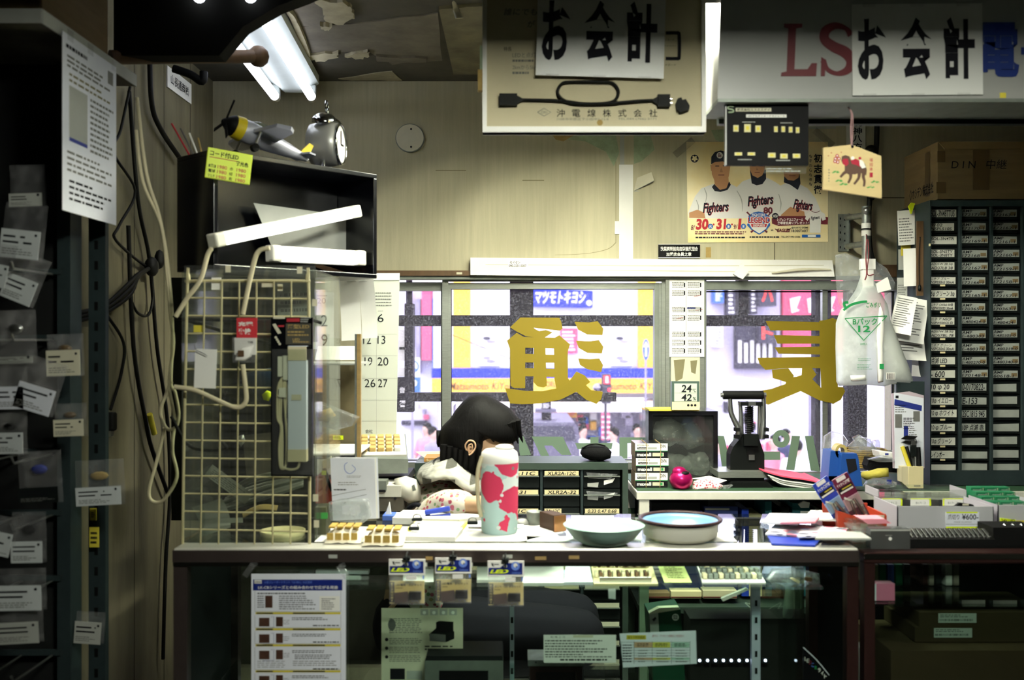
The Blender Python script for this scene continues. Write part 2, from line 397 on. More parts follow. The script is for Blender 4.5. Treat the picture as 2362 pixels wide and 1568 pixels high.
m = MB(); m.px(YB); m.slab(860, 625, 1100, 637, 0, .03, 'wood_dark'); m.slab(860, 637, 2085, 645, 0, .022, 'aluminium_dull'); m.slab(1054, 629, 1067, 634, .03, .0306, 'paper_old'); m.slab(2005, 612, 2085, 640, 0, .03, 'wood_dark')
struct(m, 'trim_2')
m = MB(); m.px(YB); m.slab(900, 1064, 1540, 1080, -.1, .03, 'aluminium'); m.slab(1620, 1096, 2080, 1104, -.1, .02, 'aluminium'); m.at(Matrix.Identity(4)); m.span((xa, YB+.121, .78), (xb, 4.2, .91), 'aluminium_dull'); struct(m, 'trim_3')

# ================================================================== FLUORESCENT FIXTURES
mat('tube_left', '#eef2ff', emit=TUBE_A); mat('tube_centre', '#f7f6e2', emit=TUBE_B); mat('tube_aisle', '#f4f6e8', emit=TUBE_AISLE)
mat('fixture', '#c9d0cc', .5, var=.1); mat('tube_cap', '#d8d4c0', .4, .6)
def fixture(a, b, tm, label, skirt=0, hw=.11, end=0):
    a, b = Vector(a), Vector(b); t = thing('ceiling_light', (a+b)/2, label, 'ceiling light', 'fluorescent ceiling lights')
    d = (b-a); L = d.length; M = TR((a+b)/2) @ d.to_track_quat('Y', 'Z').to_matrix().to_4x4()
    m = MB(M); pr = [(-.085, 0), (-.085, -.03), (-.035, -.062), (.035, -.062), (.085, -.03), (.085, 0)]
    n = len(pr); vs = [(x, -L/2, z) for x, z in pr]+[(x, L/2, z) for x, z in pr]
    m.add(vs, [tuple(range(n)), tuple(range(n, 2*n))[::-1]]+[(i, (i+1) % n, n+(i+1) % n, n+i) for i in range(n)], 'fixture'); m.build('housing', t)
    if skirt:  # skirts added to cut the tube light off upper wall and sign
        m = MB(M)
        for s in (-1, 1): m.box((s*hw, 0, -skirt/2), (.004, L, skirt), 'fixture'); e_ = end if end and s < 0 else skirt; m.box((0, s*L/2, -e_/2), (2*hw, .004, e_), 'fixture')  # deeper end plate added to keep light off the left side
        m.box((0, 0, -.002), (2*hw, L, .004), 'fixture'); m.build('cutoff_skirt', t)
    for s in (-1, 1):
        for e in (-1, 1):
            m = MB(M); m.box((s*.064, e*(L/2-.02), -.065), (.03, .03, .05), 'fixture', None, .006); m.build('lamp_holder', t)
        m = MB(M); m.tube([(s*.064, -L/2+.045, -.085), (s*.064, L/2-.045, -.085)], .016, tm, 12, 0)
        for e in (-1, 1): m.tube([(s*.064, e*(L/2-.045), -.085), (s*.064, e*(L/2-.015), -.085)], .0165, 'tube_cap', 12, 0)
        m.build('fluorescent_tube', t)
fixture((-.715, 2.42, 2.445), (-.775, 3.56, 2.445), 'tube_left', 'twin tube fluorescent light on the peeling ceiling above the black display box')
fixture((.50, 2.33, 2.455), (.503, 2.98, 2.455), 'tube_centre', 'twin tube fluorescent light glowing between the suspended board and the shop sign', .168)
fixture((.1, 2.36, 2.455), (.1, 3.0, 2.455), 'tube_centre', 'added twin tube light hidden behind the suspended board to brighten the counter', .168)  # second lamp added out of sight to brighten the counter top
fixture((.08, .6, 2.455), (.78, .6, 2.455), 'tube_aisle', 'unseen twin tube light over the customer aisle, skirted to steer its light', .132, .3, .34)  # unseen lamp added to light counter fronts; skirts hold it off sign and left

# ================================================================== OUTSIDE: the street through the windows
mat('asphalt', '#8d8a94', .9, var=.2); mat('facade', '#e8e6ee', .8, var=.05, vs=1); mat('sign_yellow', '#f0b440', .6); mat('sign_blue', '#2030b8', .6)
mat('bar_dusty', '#2b252e', .8, var=.5, vs=60); mat('facade_pink', '#e2506c', .7, var=.15, vs=2); mat('facade_dark', '#3c3946', .7, var=.3, vs=2)
mat('facade_pale', '#c9c3d4', .8, var=.2, vs=2); mat('neon_red', '#e83a30', .5, emit=.8); mat('signal_red', '#ff3040', .5, emit=2.5); mat('road_blue', '#3a68c8', .5)
mat('shop_dim', '#a59fb2', .8, var=.4, vs=3); mat('col_pink', '#d6607c', .8); mat('skin_far', '#caa590', .7); mat('mirror_grey', '#8a8690', .15, .9)
YO = 20.0; ZG = -1.75
m = MB(); m.span((-22, 3.9, ZG-.3), (30, 32, ZG), 'asphalt'); one(m, 'street', 'pale street surface seen far below through the shop windows', 'street')['kind'] = 'structure'
b = thing('drugstore_building', P(1290, 800, YO+2), 'white drugstore building with yellow sign band seen through the middle window', 'building')
m = MB(); m.px(YO); m.slab(1000, 480, 1530, 850, -2.5, 0, 'facade'); m.slab(1000, 850, 1530, 920, -2.5, -.3, 'facade'); m.build('wall', b)
for (x0, x1) in ((1046, 1086), (1470, 1512)):
    m = MB(); m.px(YO); m.slab(x0, 480, x1, 850, 0, .12, 'sign_yellow'); m.build('yellow_column', b)
m = MB(); m.px(YO); m.slab(1000, 848, 1530, 870, 0, .5, 'sign_blue'); m.build('blue_band', b)
m = MB(); m.px(YO); m.slab(1000, 870, 1530, 903, 0, .52, 'sign_yellow')
mat('sign_brown', '#6a4632', .7)
m.text('Matsumoto KiYoshi', 1040, 879, 1196, 896, 'sign_brown', .53, .01, .2); m.text('DRUG STORE', 1258, 876, 1330, 890, 'sign_brown', .53, .01); m.text('Matsumoto KiYoshi', 1372, 879, 1528, 896, 'sign_brown', .53, .01, .2)
m.build('sign_board', b)
m = MB(); m.px(YO); m.prism([(1228, 664), (1365, 672), (1364, 711), (1226, 708)], 0, .3, 'sign_blue'); m.text('マツモトキヨシ', 1234, 672, 1348, 702, 'white', .32, .03, .25); m.disc(1356, 700, 6, 'white', .33); m.build('shop_sign', b)
for (x, y) in ((1105, 758), (1105, 803), (1410, 758), (1410, 803)):
    m = MB(); m.px(YO); m.slab(x, y, x+48, y+40, 0, .1, 'white'); m.disc(x+28, y+30, 11, 'shop_dim', .11, ry=4); m.disc(x+18, y+22, 9, 'facade_dark' if y < 770 else 'shop_dim', .12, ry=4); m.build('picture_panel', b)
m = MB(); m.px(YO); m.slab(1292, 757, 1332, 815, 0, .1, 'facade_pink'); m.lines(1296, 762, 1328, 810, 6, 'white', .11); m.build('pink_poster', b)
m = MB(); m.px(YO); m.slab(1060, 922, 1530, 940, 0, 1.2, 'white'); m.build('awning', b)
m = MB(); m.px(YO); m.slab(1040, 940, 1530, 1075, -2, -.6, 'shop_dim')
for i in range(40):
    x = random.uniform(1050, 1500); y = random.uniform(950, 1050); m.slab(x, y, x+random.uniform(6, 22), y+random.uniform(5, 26), -.6, -.45, random.choice(['white', 'facade_pink', 'sign_yellow', 'road_blue', 'facade_dark', 'facade_pale', 'white']))
m.build('shop_front', b)
m = MB(); m.px(YO); m.slab(1232, 944, 1330, 962, -.1, .1, 'sign_yellow'); m.text('Kiyos Shop', 1245, 946, 1325, 960, 'facade_pink', .12, .01, .2); m.build('shop_banner', b)
m = MB(); m.px(YO-.6)
m.tube([(1383, 942, 0), (1383, 1000, 0)], 9, 'col_pink', 8, 0); 
for k in range(5): m.slab(1374, 948+k*11, 1392, 951+k*11, .1, .12, 'white')
m.M = m.M; m.v = [v+Vector((0, -1.2, 0)) for v in m.v]; one(m, 'hanging_banner', 'pink striped banner hanging before the drugstore entrance', 'banner')
# right-hand buildings
b = thing('signboard_building', P(1700, 800, YO+1), 'grey building with black and white vertical signs seen in right window', 'building')
m = MB(); m.px(YO); m.slab(1530, 480, 1800, 1075, -3, 0, 'facade_pale'); m.build('wall', b)
for i, (x0, x1, y0, y1) in enumerate(((1640, 1662, 660, 700), (1640, 1660, 745, 800), (1670, 1690, 655, 730), (1700, 1716, 660, 735), (1722, 1738, 655, 725))):
    m = MB(); m.px(YO); m.slab(x0, y0, x1, y1, 0, .3, ['road_blue', 'white', 'facade_dark', 'white', 'facade_dark'][i]); m.lines(x0+3, y0+4, x1-3, y1-4, 7, 'ink_grey' if i in (1, 3) else 'white', .31, .5, .4, 8); m.build('vertical_sign', b)
m = MB(); m.px(YO); m.slab(1692, 750, 1785, 850, 0, .2, 'facade_dark')
for k in range(6): m.slab(1697+k*14, 785+(k % 2)*6, 1704+k*14, 836, .2, .24, 'white')
m.build('striped_sign', b)
for (t, y) in (('ハ', 668), ('ト', 752)):
    m = MB(); m.px(YO); m.slab(1738, y-8, 1776, y+40, .2, .5, 'facade_dark'); m.text(t, 1742, y+2, 1768, y+30, 'neon_red', .52, .03); m.build('neon_sign', b)
m = MB(); m.px(YO); m.slab(1640, 900, 1800, 1075, 0, .02, 'facade'); 
for i in range(26):
    x = random.uniform(1632, 1790); y = random.uniform(905, 1050); m.slab(x, y, x+random.uniform(6, 20), y+random.uniform(8, 40), .02, .1, random.choice(['white', 'facade_pale', 'shop_dim', 'facade_dark', 'facade_pink', 'facade']))
m.build('shop_front', b)
m = MB(); m.px(YO-1); m.prism([(1648, 888), (1700, 868), (1768, 880), (1720, 900)], 0, 1, 'white'); m.build('awning', b)
b = thing('pink_building', P(1870, 740, YO+1.2), 'pink and red building front seen at upper right window', 'building')
m = MB(); m.px(YO); m.slab(1803, 480, 1988, 812, -3, .1, 'facade_pink'); m.slab(1803, 812, 1988, 1075, -3, 0, 'facade'); m.slab(1990, 480, 2110, 760, -2.9, .3, 'facade_pink'); m.slab(1990, 760, 2110, 1075, -2.9, .2, 'facade_pale'); m.build('wall', b)
for k in range(4):
    m = MB(); m.px(YO); x = 1818+k*40; m.prism([(x, 690), (x+24, 684), (x+14, 712), (x+22, 716), (x+4, 722)], .1, .14, 'white'); m.build('sign_mark', b)
for k in range(3):
    m = MB(); m.px(YO); m.slab(1830+k*36, 850, 1850+k*36, 1010, 0, .1, ['white', 'shop_dim', 'facade_pale'][k]); m.build('window', b)
b = thing('corner_building', P(960, 780, YO+3), 'pale tower block with pink bay seen through left window strip', 'building')
m = MB(); m.px(YO+2); m.slab(820, 480, 1010, 1060, -3, 0, 'facade'); m.build('wall', b)
for (x0, x1, y0, y1, c) in ((975, 998, 660, 830, 'col_pink'), (930, 950, 670, 800, 'facade_pale'), (962, 972, 690, 860, 'shop_dim'), (1000, 1008, 690, 900, 'road_blue')):
    m = MB(); m.px(YO+2); m.slab(x0, y0, x1, y1, 0, .3, c); m.build('bay', b)
for k in range(9):
    m = MB(); m.px(YO+2); m.slab(925+random.random()*70, 930+k*13, 945+random.random()*60, 940+k*13, 0, .2, random.choice(['white', 'shop_dim', 'facade_dark', 'col_pink'])); m.build('stall_board', b)
# street furniture
t = thing('parking_sign', P(956, 1060, 14), 'blue and white parking sign on a post outside left window', 'road sign')
m = MB(); m.px(14); m.slab(948, 700, 954, 1060, -.05, .0, 'shop_dim'); m.build('post', t)
m = MB(); m.px(14); m.slab(945, 870, 970, 905, 0, .03, 'road_blue'); m.text('P', 951, 876, 962, 900, 'white', .035, .03); m.build('sign_plate', t)
m = MB(); m.px(14); m.slab(936, 825, 968, 866, -.02, .0, 'white'); m.disc(952, 845, 15, 'road_blue', .005); m.disc(952, 845, 11, 'white', .01); m.ribbon([(943, 836), (961, 854)], [4, 4], 'road_blue', .012); m.build('round_sign', t)
t = thing('one_way_sign', P(1490, 1060, 14), 'tall oval blue sign with white upward arrow by the drugstore', 'road sign')
m = MB(); m.px(14); m.slab(1488, 820, 1492, 1060, -.04, -.02, 'shop_dim'); m.build('post', t)
m = MB(); m.px(14); m.disc(1490, 806, 7.5, 'road_blue', 0, ry=24); m.slab(1488, 796, 1492, 822, .004, .008, 'white'); m.prism([(1484, 800), (1490, 787), (1496, 800)], .004, .008, 'white'); m.build('sign_plate', t)
t = thing('traffic_signal', P(1398, 1060, 13), 'pedestrian traffic signal showing red beside a convex mirror', 'traffic light')
m = MB(); m.px(13); m.slab(1394, 930, 1400, 1060, -.05, 0, 'facade_dark'); m.build('post', t)
m = MB(); m.px(13); m.slab(1388, 862, 1408, 930, -.05, .08, 'facade_dark'); m.build('signal_box', t)
m = MB(); m.px(13); m.slab(1391, 866, 1405, 884, .08, .1, 'signal_red'); m.disc(1398, 870, 3, 'white', .11); m.slab(1395, 873, 1401, 882, .1, .11, 'white'); m.build('lit_lamp', t)
m = MB(); m.px(13); m.disc(1404, 898, 4, 'signal_red', .09); m.build('lower_lamp', t)
m = MB(); m.px(13); m.ball((1380, 894, 0), (13, 10, .05), 'mirror_grey', None, 16); m.slab(1384, 890, 1396, 894, -.05, -.02, 'facade_dark'); m.build('convex_mirror', t)
# van
t = thing('delivery_van', P(1270, 1090, 12), 'dark grey van standing in street beyond the lower middle window', 'van')
mat('van_grey', '#5d5868', .5, var=.2)
m = MB(); m.px(12); m.prism([(1205, 1110), (1205, 985), (1213, 974), (1325, 974), (1334, 986), (1340, 1110)], -1.6, 0, 'van_grey'); m.build('body', t)
m = MB(); m.px(12); m.prism([(1216, 1016), (1218, 982), (1322, 982), (1328, 1016)], 0, .01, 'facade_dark'); m.build('windscreen', t)
m = MB(); m.px(12); m.slab(1236, 948, 1286, 955, -.6, -.3, 'van_grey'); m.slab(1252, 930, 1274, 974, -.55, -.35, 'bar_dusty'); m.lines(1254, 934, 1272, 946, 3, 'white', -.34); m.build('roof_beacon', t)
for x in (1222, 1322):
    m = MB(); m.px(12); m.disc(x, 1058, 7, 'white', .012); m.build('headlamp', t)
# power line
m = MB(); m.px(9); m.tube([(1042, 772, 0), (1110, 800, 0), (1180, 828, 0), (1300, 862, 0)], .8, 'ink', 6, 3); m.M = m.M; one(m, 'street_cable', 'thin black cable slanting across the street view', 'cable')
# steel framework outside of the glass
t = thing('window_guard_frame', (wx(1500), 4.15, wz(1100)), 'dusty dark steel bars standing just outside the windows', 'guard frame')
for (x0, y0, x1, y1, n_) in ((880, 727, 1545, 752, 'horizontal_bar'), (1560, 727, 2120, 752, 'horizontal_bar'), (950, 905, 1420, 925, 'horizontal_bar'), (1176, 560, 1230, 1110, 'upright_bar'), (1876, 560, 1912, 1110, 'upright_bar'), (1950, 560, 1994, 1110, 'upright_bar'), (1700, 560, 1722, 730, 'upright_bar')):
    m = MB(); m.px(4.15); m.slab(x0, y0, x1, y1, -.03, .03 if n_ == 'upright_bar' else .029, 'bar_dusty'); m.build(n_, t)
m = MB(); m.px(4.6); m.slab(934, 700, 953, 950, -.08, .02, 'bar_dusty'); m.slab(918, 760, 940, 832, -.06, .01, 'white'); m.slab(918, 848, 938, 868, -.06, .01, 'white'); m.slab(922, 800, 936, 806, .01, .02, 'ink'); m.text('音', 923, 892, 936, 906, 'white', .03, .02); m.text('響', 923, 922, 937, 938, 'white', .03, .02)
m.slab(916, 870, 953, 950, -.07, .015, 'bar_dusty')
m.at(Matrix.Identity(4)); q = P(944, 705, 4.62); m.tube([q, q+Vector((0, 0, .45)), Vector((q.x, YB+.12, q.z+.45))], .015, 'bar_dusty', 8, 0)
one(m, 'projecting_sign', 'black and white vertical sign projecting outside the left window', 'sign')
# ================================================================== LEFT SIDE: wall, shelf, hanging stock, cables
def hit(px, py, o, n):
    d = P(px, py, 1)-Vector((0, 0, CZ)); o, n = Vector(o), Vector(n); t = (o-Vector((0, 0, CZ))).dot(n)/d.dot(n); return Vector((0, 0, CZ))+d*t
def onleft(px, py, off=.02): return hit(px, py, (XL+off, 0, 0), (1, 0, 0))
# shelf unit at the very left
t = thing('shelving_unit', (-1.35, 2.2, 0), 'tall dark shelf unit with pale edged top shelf at far left', 'shelving unit')
m = MB(); m.span((-2.05, 2.0, 2.136), (-.944, 2.5, 2.163), 'ceiling_under'); m.span((-2.05, 1.997, 2.135), (-.942, 2.0, 2.164), 'paper_grey'); m.span((-.944, 2.0, 2.135), (-.941, 2.5, 2.164), 'paper_grey'); m.build('top_shelf', t)
mat('pegboard', '#1b1c1c', .7, var=.3)
m = MB(); m.span((-2.05, 2.30, 0), (-1.016, 2.32, 2.136), 'pegboard'); m.build('peg_panel', t)
for x in (-1.025, -1.55):
    m = MB(); m.span((x-.015, 2.28, 0), (x+.015, 2.34, 2.136), 'grey_steel'); m.build('upright', t)
for z in (.78, .95, 1.1, 1.24, 1.37, 1.5, 1.65):
    m = MB(); m.span((-2.0, 2.275, z), (-1.03, 2.285, z+.012), 'grey_steel')
    for x in (-1.2, -1.12, -1.05): m.tube([(x, 2.28, z), (x, 2.1, z), (x, 2.09, z+.015)], .003, 'steel', 6, 0)
    m.build('hook_rail', t)
m = MB(); b0 = Vector((-1.02, 2.05, 2.166)); m.span((-1.75, 2.12, 2.166), (-1.0, 2.47, 2.455), 'cardboard', .004); m.span((-1.5, 2.118, 2.17), (-1.4, 2.12, 2.45), 'brown_tape'); m.lines(-1.2, 0, -1.1, .1, 1, 'ink') if False else None
one(m, 'cardboard_box', 'brown cardboard box on the top shelf above the hanging paper notice', 'box')
# paper notice on the shelf edge
a, b = hit(141, 82, (-.936, 0, 0), (1, 0, 0)), hit(265, 140, (-.936, 0, 0), (1, 0, 0))
M = Matrix(((0, 0, 1, -.934), (1, 0, 0, a.y), (0, 1, 0, 2.142), (0, 0, 0, 1)))
w, h = b.y-a.y, .372
m = MB(M); m.slab(0, -h, w, 0, 0, .0012, 'paper_blue')
m.lines(.015, -.03, .12, -.02, 1, 'ink', .0016, .8, 0); m.lines(.02, -.07, w-.02, -.04, 3, 'ink_grey', .0016, .5, .4); m.lines(.03, -.1, w-.02, -.075, 2, 'stain', .0016, .4, .3)
m.rect(.03, -.215, .12, -.105, 'paper_grey', .0016); m.rect(.03, -.222, .12, -.214, 'ink_blue', .0018); m.lines(.135, -.23, w-.015, -.105, 10, 'ink_grey', .0016, .45); m.lines(.02, -.29, w-.02, -.24, 4, 'ink_grey', .0016, .4, .5); m.lines(.03, -.35, w-.02, -.3, 4, 'ink', .0016, .4, .5)
m.rect(w-.05, -.05, w-.02, -.02, 'ink_grey', .0018)
for x in (.02, .12, w-.03): m.rect(x, -.012, x+.03, .012, 'bag_thin', .002)
one(m, 'paper_notice', 'printed white paper notice taped to the side of top shelf', 'notice')
# name plate on the left wall
a = onleft(386, 151, .004); b = onleft(441, 192, .004); h = (a.z-onleft(386, 200, .004).z)
M = Matrix(((0, 0, 1, XL+.001), (1, 0, 0, a.y), (0, 1, 0, a.z), (0, 0, 0, 1))); w = b.y-a.y
m = MB(M); m.slab(0, -h, w, 0, 0, .004, 'paper'); m.text('山長通商㈱', .03, -h*.74, w-.03, -h*.26, 'ink', .0045, .012)
one(m, 'name_plate', 'small white name plate with black characters on left side wall', 'sign')
# slotted upright on the wall
t = thing('slotted_upright', (-1.0, 2.42, 0), 'slotted dark steel upright standing against the left wall', 'shelf upright')
m = MB(); m.px(2.40); m.slab(204, 200, 243, 1568+300, -.02, 0, 'grey_steel')
for i in range(24): m.slab(218, 555+i*47, 226, 575+i*47, 0, .001, 'black')
m.build('channel', t)
# horizontal rod and black sheet, widened left to darken the ceiling
m = MB(); m.tube([P(255, 132, 2.5), P(590, 130, 2.75)], .018, 'wood_dark', 12, 0); m.ball(P(596, 130, 2.76), .03, 'wood_dark', None, 12)
one(m, 'hanging_rod', 'dark wooden rod with a rounded end in front of left ceiling light', 'rod')
mat('sheet_black', '#12120e', .8)
m = MB(); pts = [P(262, -60, 2.5), P(820, -60, 2.5), P(700, -8, 2.5), P(640, 14, 2.5), P(560, 62, 2.5), P(505, 128, 2.5), P(262, 128, 2.5)]
vs = [tuple(p) for p in pts]+[tuple(p+Vector((0, .06, 0))) for p in pts]; n = len(pts)
m.add(vs, [tuple(range(n)), tuple(range(n, 2*n))[::-1]]+[(i, (i+1) % n, n+(i+1) % n, n+i) for i in range(n)], 'sheet_black')
one(m, 'black_sheet', 'black slanted sheet before the left light, widened to darken the ceiling', 'banner')
m = MB(); m.tube([P(400, 158, 2.95), P(440, 172, 2.95), P(466, 188, 2.95), P(470, 165, 2.95)], .012, 'black', 8); one(m, 'wall_bracket', 'black bracket on left wall above the small name plate', 'bracket')
# packets hanging at the left
mat('label_paper', '#c7cccb', .8, var=.12, vs=10)
def packet(x0, y0, x1, y1, Y, rot, label, card='label_paper', ly=.5, bagm='bag_thin', content=None):
    """clear packet with a printed card; ly: share of the height taken by the card at the bottom"""
    k = Y/F; w, h = (x1-x0)*k, (y1-y0)*k; o = P((x0+x1)/2, y0, Y)
    t = thing('hanging_packet', o, label, 'packet', 'packets on the left hooks')
    M = TR(o) @ STAND @ Matrix.Rotation(math.radians(rot), 4, 'Z')
    m = MB(M); random.seed(int(x0*7+y0)); N = 6
    m.grid(w, h, bagm, lambda u, v: (0, -h/2, .012*math.sin(3.1*u)*math.sin(3.1*v)+random.uniform(-.003, .003)), N, N)
    m.grid(w, h, bagm, lambda u, v: (0, -h/2, -.004*math.sin(3.1*u)*math.sin(3.1*v)), 3, 3); m.build('bag', t)
    m = MB(M); c = h*ly
    m.slab(-w*.46, -h*.98, w*.46, -h*.98+c, .0135, .0145, card)
    m.lines(-w*.4, -h*.98+c*.45, w*.3, -h*.98+c*.85, 2, 'ink', .015, .35, .4, w*.5); m.lines(-w*.4, -h*.98+c*.1, w*.4, -h*.98+c*.35, 3, 'ink_grey', .015, .4, .5); m.disc(w*.36, -h*.98+c*.85, .003, 'ink', .0152, 8); m.build('label_card', t)
    if content:
        m = MB(M); m.ball((0, -h*.35, .004), (w*.2, h*.1, .006), content, None, 10); m.build('contents', t)
    return t
PK = [(22, 380, 104, 480, 2.16, 2, 'dim clear packet just below dark shelf at the far left', 'paper_grey', .3, None),
 (14, 470, 112, 600, 2.12, -6, 'packet with a large dark-lined label, highest white label on left hooks', 'label_paper', .5, None),
 (-20, 560, 42, 665, 2.1, -12, 'packet cut by the left picture edge below the highest white label', 'label_paper', .5, None),
 (42, 590, 122, 705, 2.14, -22, 'packet with steeply tilted label below the highest white label', 'label_paper', .5, None),
 (-10, 715, 82, 840, 2.1, 2, 'shiny crumpled clear packet without a label at left edge', 'paper_grey', .12, 'steel'),
 (108, 770, 192, 868, 2.2, 2, 'packet with yellow and white card beside slotted upright', 'paper_old', .6, 'brown_tape'),
 (-15, 830, 63, 945, 2.1, 1, 'packet with straight white label at left edge, level with the tag on wire grid', 'paper_blue', .45, None),
 (66, 830, 160, 955, 2.1, -17, 'packet with bright tilted white label, brightest of the left packets', 'paper_blue', .48, None),
 (-15, 950, 62, 1047, 2.1, 1, 'packet with straight white label below the bright tilted one', 'label_paper', .5, 'black'),
 (125, 930, 200, 1006, 2.2, 2, 'packet with small brown and white card beside upright below yellow card', 'paper_old', .5, 'brown_tape'),
 (172, 1060, 285, 1165, 2.3, 3, 'packet hung on slotted upright with amber part and folded label', 'label_paper', .4, 'plaster_tan'),
 (40, 1040, 140, 1160, 2.12, 3, 'dark packet with blue corner beneath the row of white labels', 'drawer_dark', .3, 'ink_blue'),
 (-20, 1190, 48, 1280, 2.08, -12, 'packet with slanted label at left edge overlapping another low label', 'label_paper', .6, None),
 (28, 1180, 106, 1297, 2.12, 1, 'packet with straight label half hidden by the slanted one', 'label_paper', .42, 'black'),
 (-15, 1310, 106, 1406, 2.1, 1, 'wide packet with straight label, second lowest at the left edge', 'label_paper', .6, None),
 (-15, 1400, 98, 1482, 2.1, 3, 'lowest wide packet with dim label at the left edge', 'paper_grey', .6, None),
 (178, 1410, 244, 1482, 2.3, -4, 'dim packet low on the slotted upright', 'paper_grey', .7, None)]
for x0, y0, x1, y1, Y, r, lb, cd, ly, ct in PK: packet(x0, y0, x1, y1, Y, r, lb, cd, ly, 'bag_thin', ct)
for i, (x0, y0, x1, y1, lb) in enumerate(((207, 1172, 222, 1200, 'small dark yellow tag on slotted upright, above the larger yellow tag'), (206, 1216, 228, 1262, 'larger yellow paper tag low on the slotted upright'))):
    m = MB(); m.px(2.38); m.slab(x0, y0, x1, y1, -.002, 0, 'yellow_card'); m.lines(x0+3, y0+8, x1-3, y1-6, 3, 'ink', .0006); one(m, 'price_tag', lb, 'tag', 'tags on the slotted upright')
# cables on the left wall
def cable(pts, r, mm, name, label, group='black cables on the left wall', off=.02, Y=None, cat='cable'):
    m = MB(); q = [(onleft(x, y, off) if Y is None else P(x, y, Y)) for x, y in pts]; m.tube(q, r, mm, 7, 6); return one(m, name, label, cat, group)
cable([(300, 200), (278, 300), (262, 352), (312, 440), (275, 520), (268, 555), (345, 618), (372, 600)], .0042, 'rubber', 'black_cable', 'thin black cable zigzagging from the shelf corner to cable knot')
cable([(345, 120), (350, 240), (372, 300), (415, 365)], .008, 'rubber', 'black_cable', 'thick black cable curving down to black display box')
cable([(298, 210), (318, 460), (345, 600), (362, 800), (385, 960), (392, 1130), (382, 1300), (376, 1520)], .006, 'rubber', 'black_cable', 'long black cable running down the left wall to the floor')
cable([(245, 725), (285, 790), (280, 860), (255, 945)], .0045, 'rubber', 'black_cable', 'black cable ending in a plug at middle of left wall')
m = MB(); p = onleft(254, 972, .03); m.box(p, (.03, .03, .05), 'rubber', None, .006); m.box(p-Vector((0, 0, .03)), (.012, .02, .02), 'steel'); one(m, 'power_plug', 'black power plug dangling on left wall', 'plug')
for d, lb in ((0, 'lowest strand of black cables gathered towards the wall knot'), (9, 'middle strand of black cables gathered towards the wall knot'), (18, 'upper strand of black cables gathered towards the wall knot')):
    cable([(170, 742-d), (240, 722-d), (300, 680-d*1.6), (318, 640-d*.4), (345, 618)], .006, 'rubber', 'black_cable', lb, off=.03)
cable([(302, 690), (318, 722), (342, 726), (352, 690), (350, 625)], .0042, 'rubber', 'black_cable', 'black cable hanging in a small loop under the wall knot')
cable([(296, 520), (308, 800), (338, 980), (352, 1040), (388, 1140)], .0065, 'rubber', 'black_cable', 'black cable with yellow tape mark slanting down the wall')
m = MB(); q = onleft(348, 975, .02); m.tube([onleft(345, 955, .02), onleft(356, 1000, .02)], .009, 'yellow_card', 8, 0); one(m, 'tape_mark', 'yellow tape wrapped around slanting black cable', 'tape')
m = MB(); m.ball(onleft(350, 615, .03), (.02, .03, .03), 'rubber', None, 12); m.ball(onleft(368, 598, .03), (.015, .02, .03), 'rubber', None, 10); one(m, 'cable_knot', 'knot of black tape where wall cables meet', 'cable knot')
m = MB()
for q in ([(316, 225), (338, 400), (368, 500), (388, 620), (398, 760), (394, 880), (404, 905), (412, 955), (405, 985), (385, 988), (370, 950), (385, 905), (396, 880)], [(314, 300), (330, 420), (372, 520), (386, 640), (392, 720), (400, 790), (390, 880), (398, 940), (404, 970)], [(380, 986), (362, 1060), (344, 1130), (352, 1156), (378, 1152), (408, 1100), (398, 1040), (402, 985)]):
    m.tube([P(x, y, 2.42) for x, y in q], .0042, 'beige', 7, 6)
one(m, 'white_cable', 'pale twisted pair of cable hanging in loops beside wire grid', 'cable', 'pale cables by the wire grid')
cable([(402, 892), (450, 900), (500, 922), (545, 940), (566, 928), (567, 900), (560, 840)], .0055, 'beige', 'white_cable', 'pale flat cable drooping across the wire grid', 'pale cables by the wire grid', Y=2.27)
cable([(488, 572), (478, 590), (462, 645), (430, 690), (405, 730)], .0055, 'beige', 'white_cable', 'pale cable from the left end of slanted LED lamp', 'pale cables by the wire grid', Y=2.27)
cable([(622, 572), (596, 580), (582, 620), (560, 725)], .0055, 'beige', 'white_cable', 'pale cable from lower LED lamp down to the grid', 'pale cables by the wire grid', Y=2.27)
cable([(410, 735), (520, 738), (620, 740), (700, 735), (742, 745)], .004, 'rubber', 'black_cable', 'black cable stretched across upper wire grid', 'black cables at the grid', Y=2.36)
cable([(400, 728), (500, 760), (640, 800), (720, 850)], .004, 'rubber', 'black_cable', 'black cable sagging behind upper wire grid', 'black cables at the grid', Y=2.36)
cable([(395, 960), (440, 1030), (520, 1035), (505, 1000), (520, 900), (560, 880)], .004, 'rubber', 'black_cable', 'black cable crossing behind the lower wire grid', 'black cables at the grid', Y=2.36)

# ------------------------------------------------------------------ black display box with lamps
A = 47.7; O = Vector((-.706, 2.36, 1.668)); BW, BD, BH = .5, .17, .285
MBX = TR(O) @ RZ(A)
t = thing('display_box', O, 'black glossy open-fronted display box standing on clear case', 'display box')
th = .012
for nm, a_, b_ in (('top_panel', (0, 0, BH-th), (BW, BD, BH)), ('bottom_panel', (0, 0, 0), (BW, BD, th)), ('side_panel', (0, 0, th), (th, BD, BH-th)), ('side_panel', (BW-th, 0, th), (BW, BD, BH-th)), ('back_panel', (th, BD-th, th), (BW-th, BD, BH-th))):
    m = MB(MBX); m.span(a_, b_, 'black_gloss', .0015); m.build(nm, t)
m = MB(MBX @ STAND); 
for a_, b_ in ((.30, .10), (.33, .105), (.36, .12), (.37, .10), (.46, .14)): m = MB(MBX @ STAND); m.ball((a_, b_, -BD+.016), .004, mat('led_blue', '#a8b4ff', emit=6), None, 8); m.build('small_led', t)
nrm = (math.sin(math.radians(A)), -math.cos(math.radians(A)), 0)
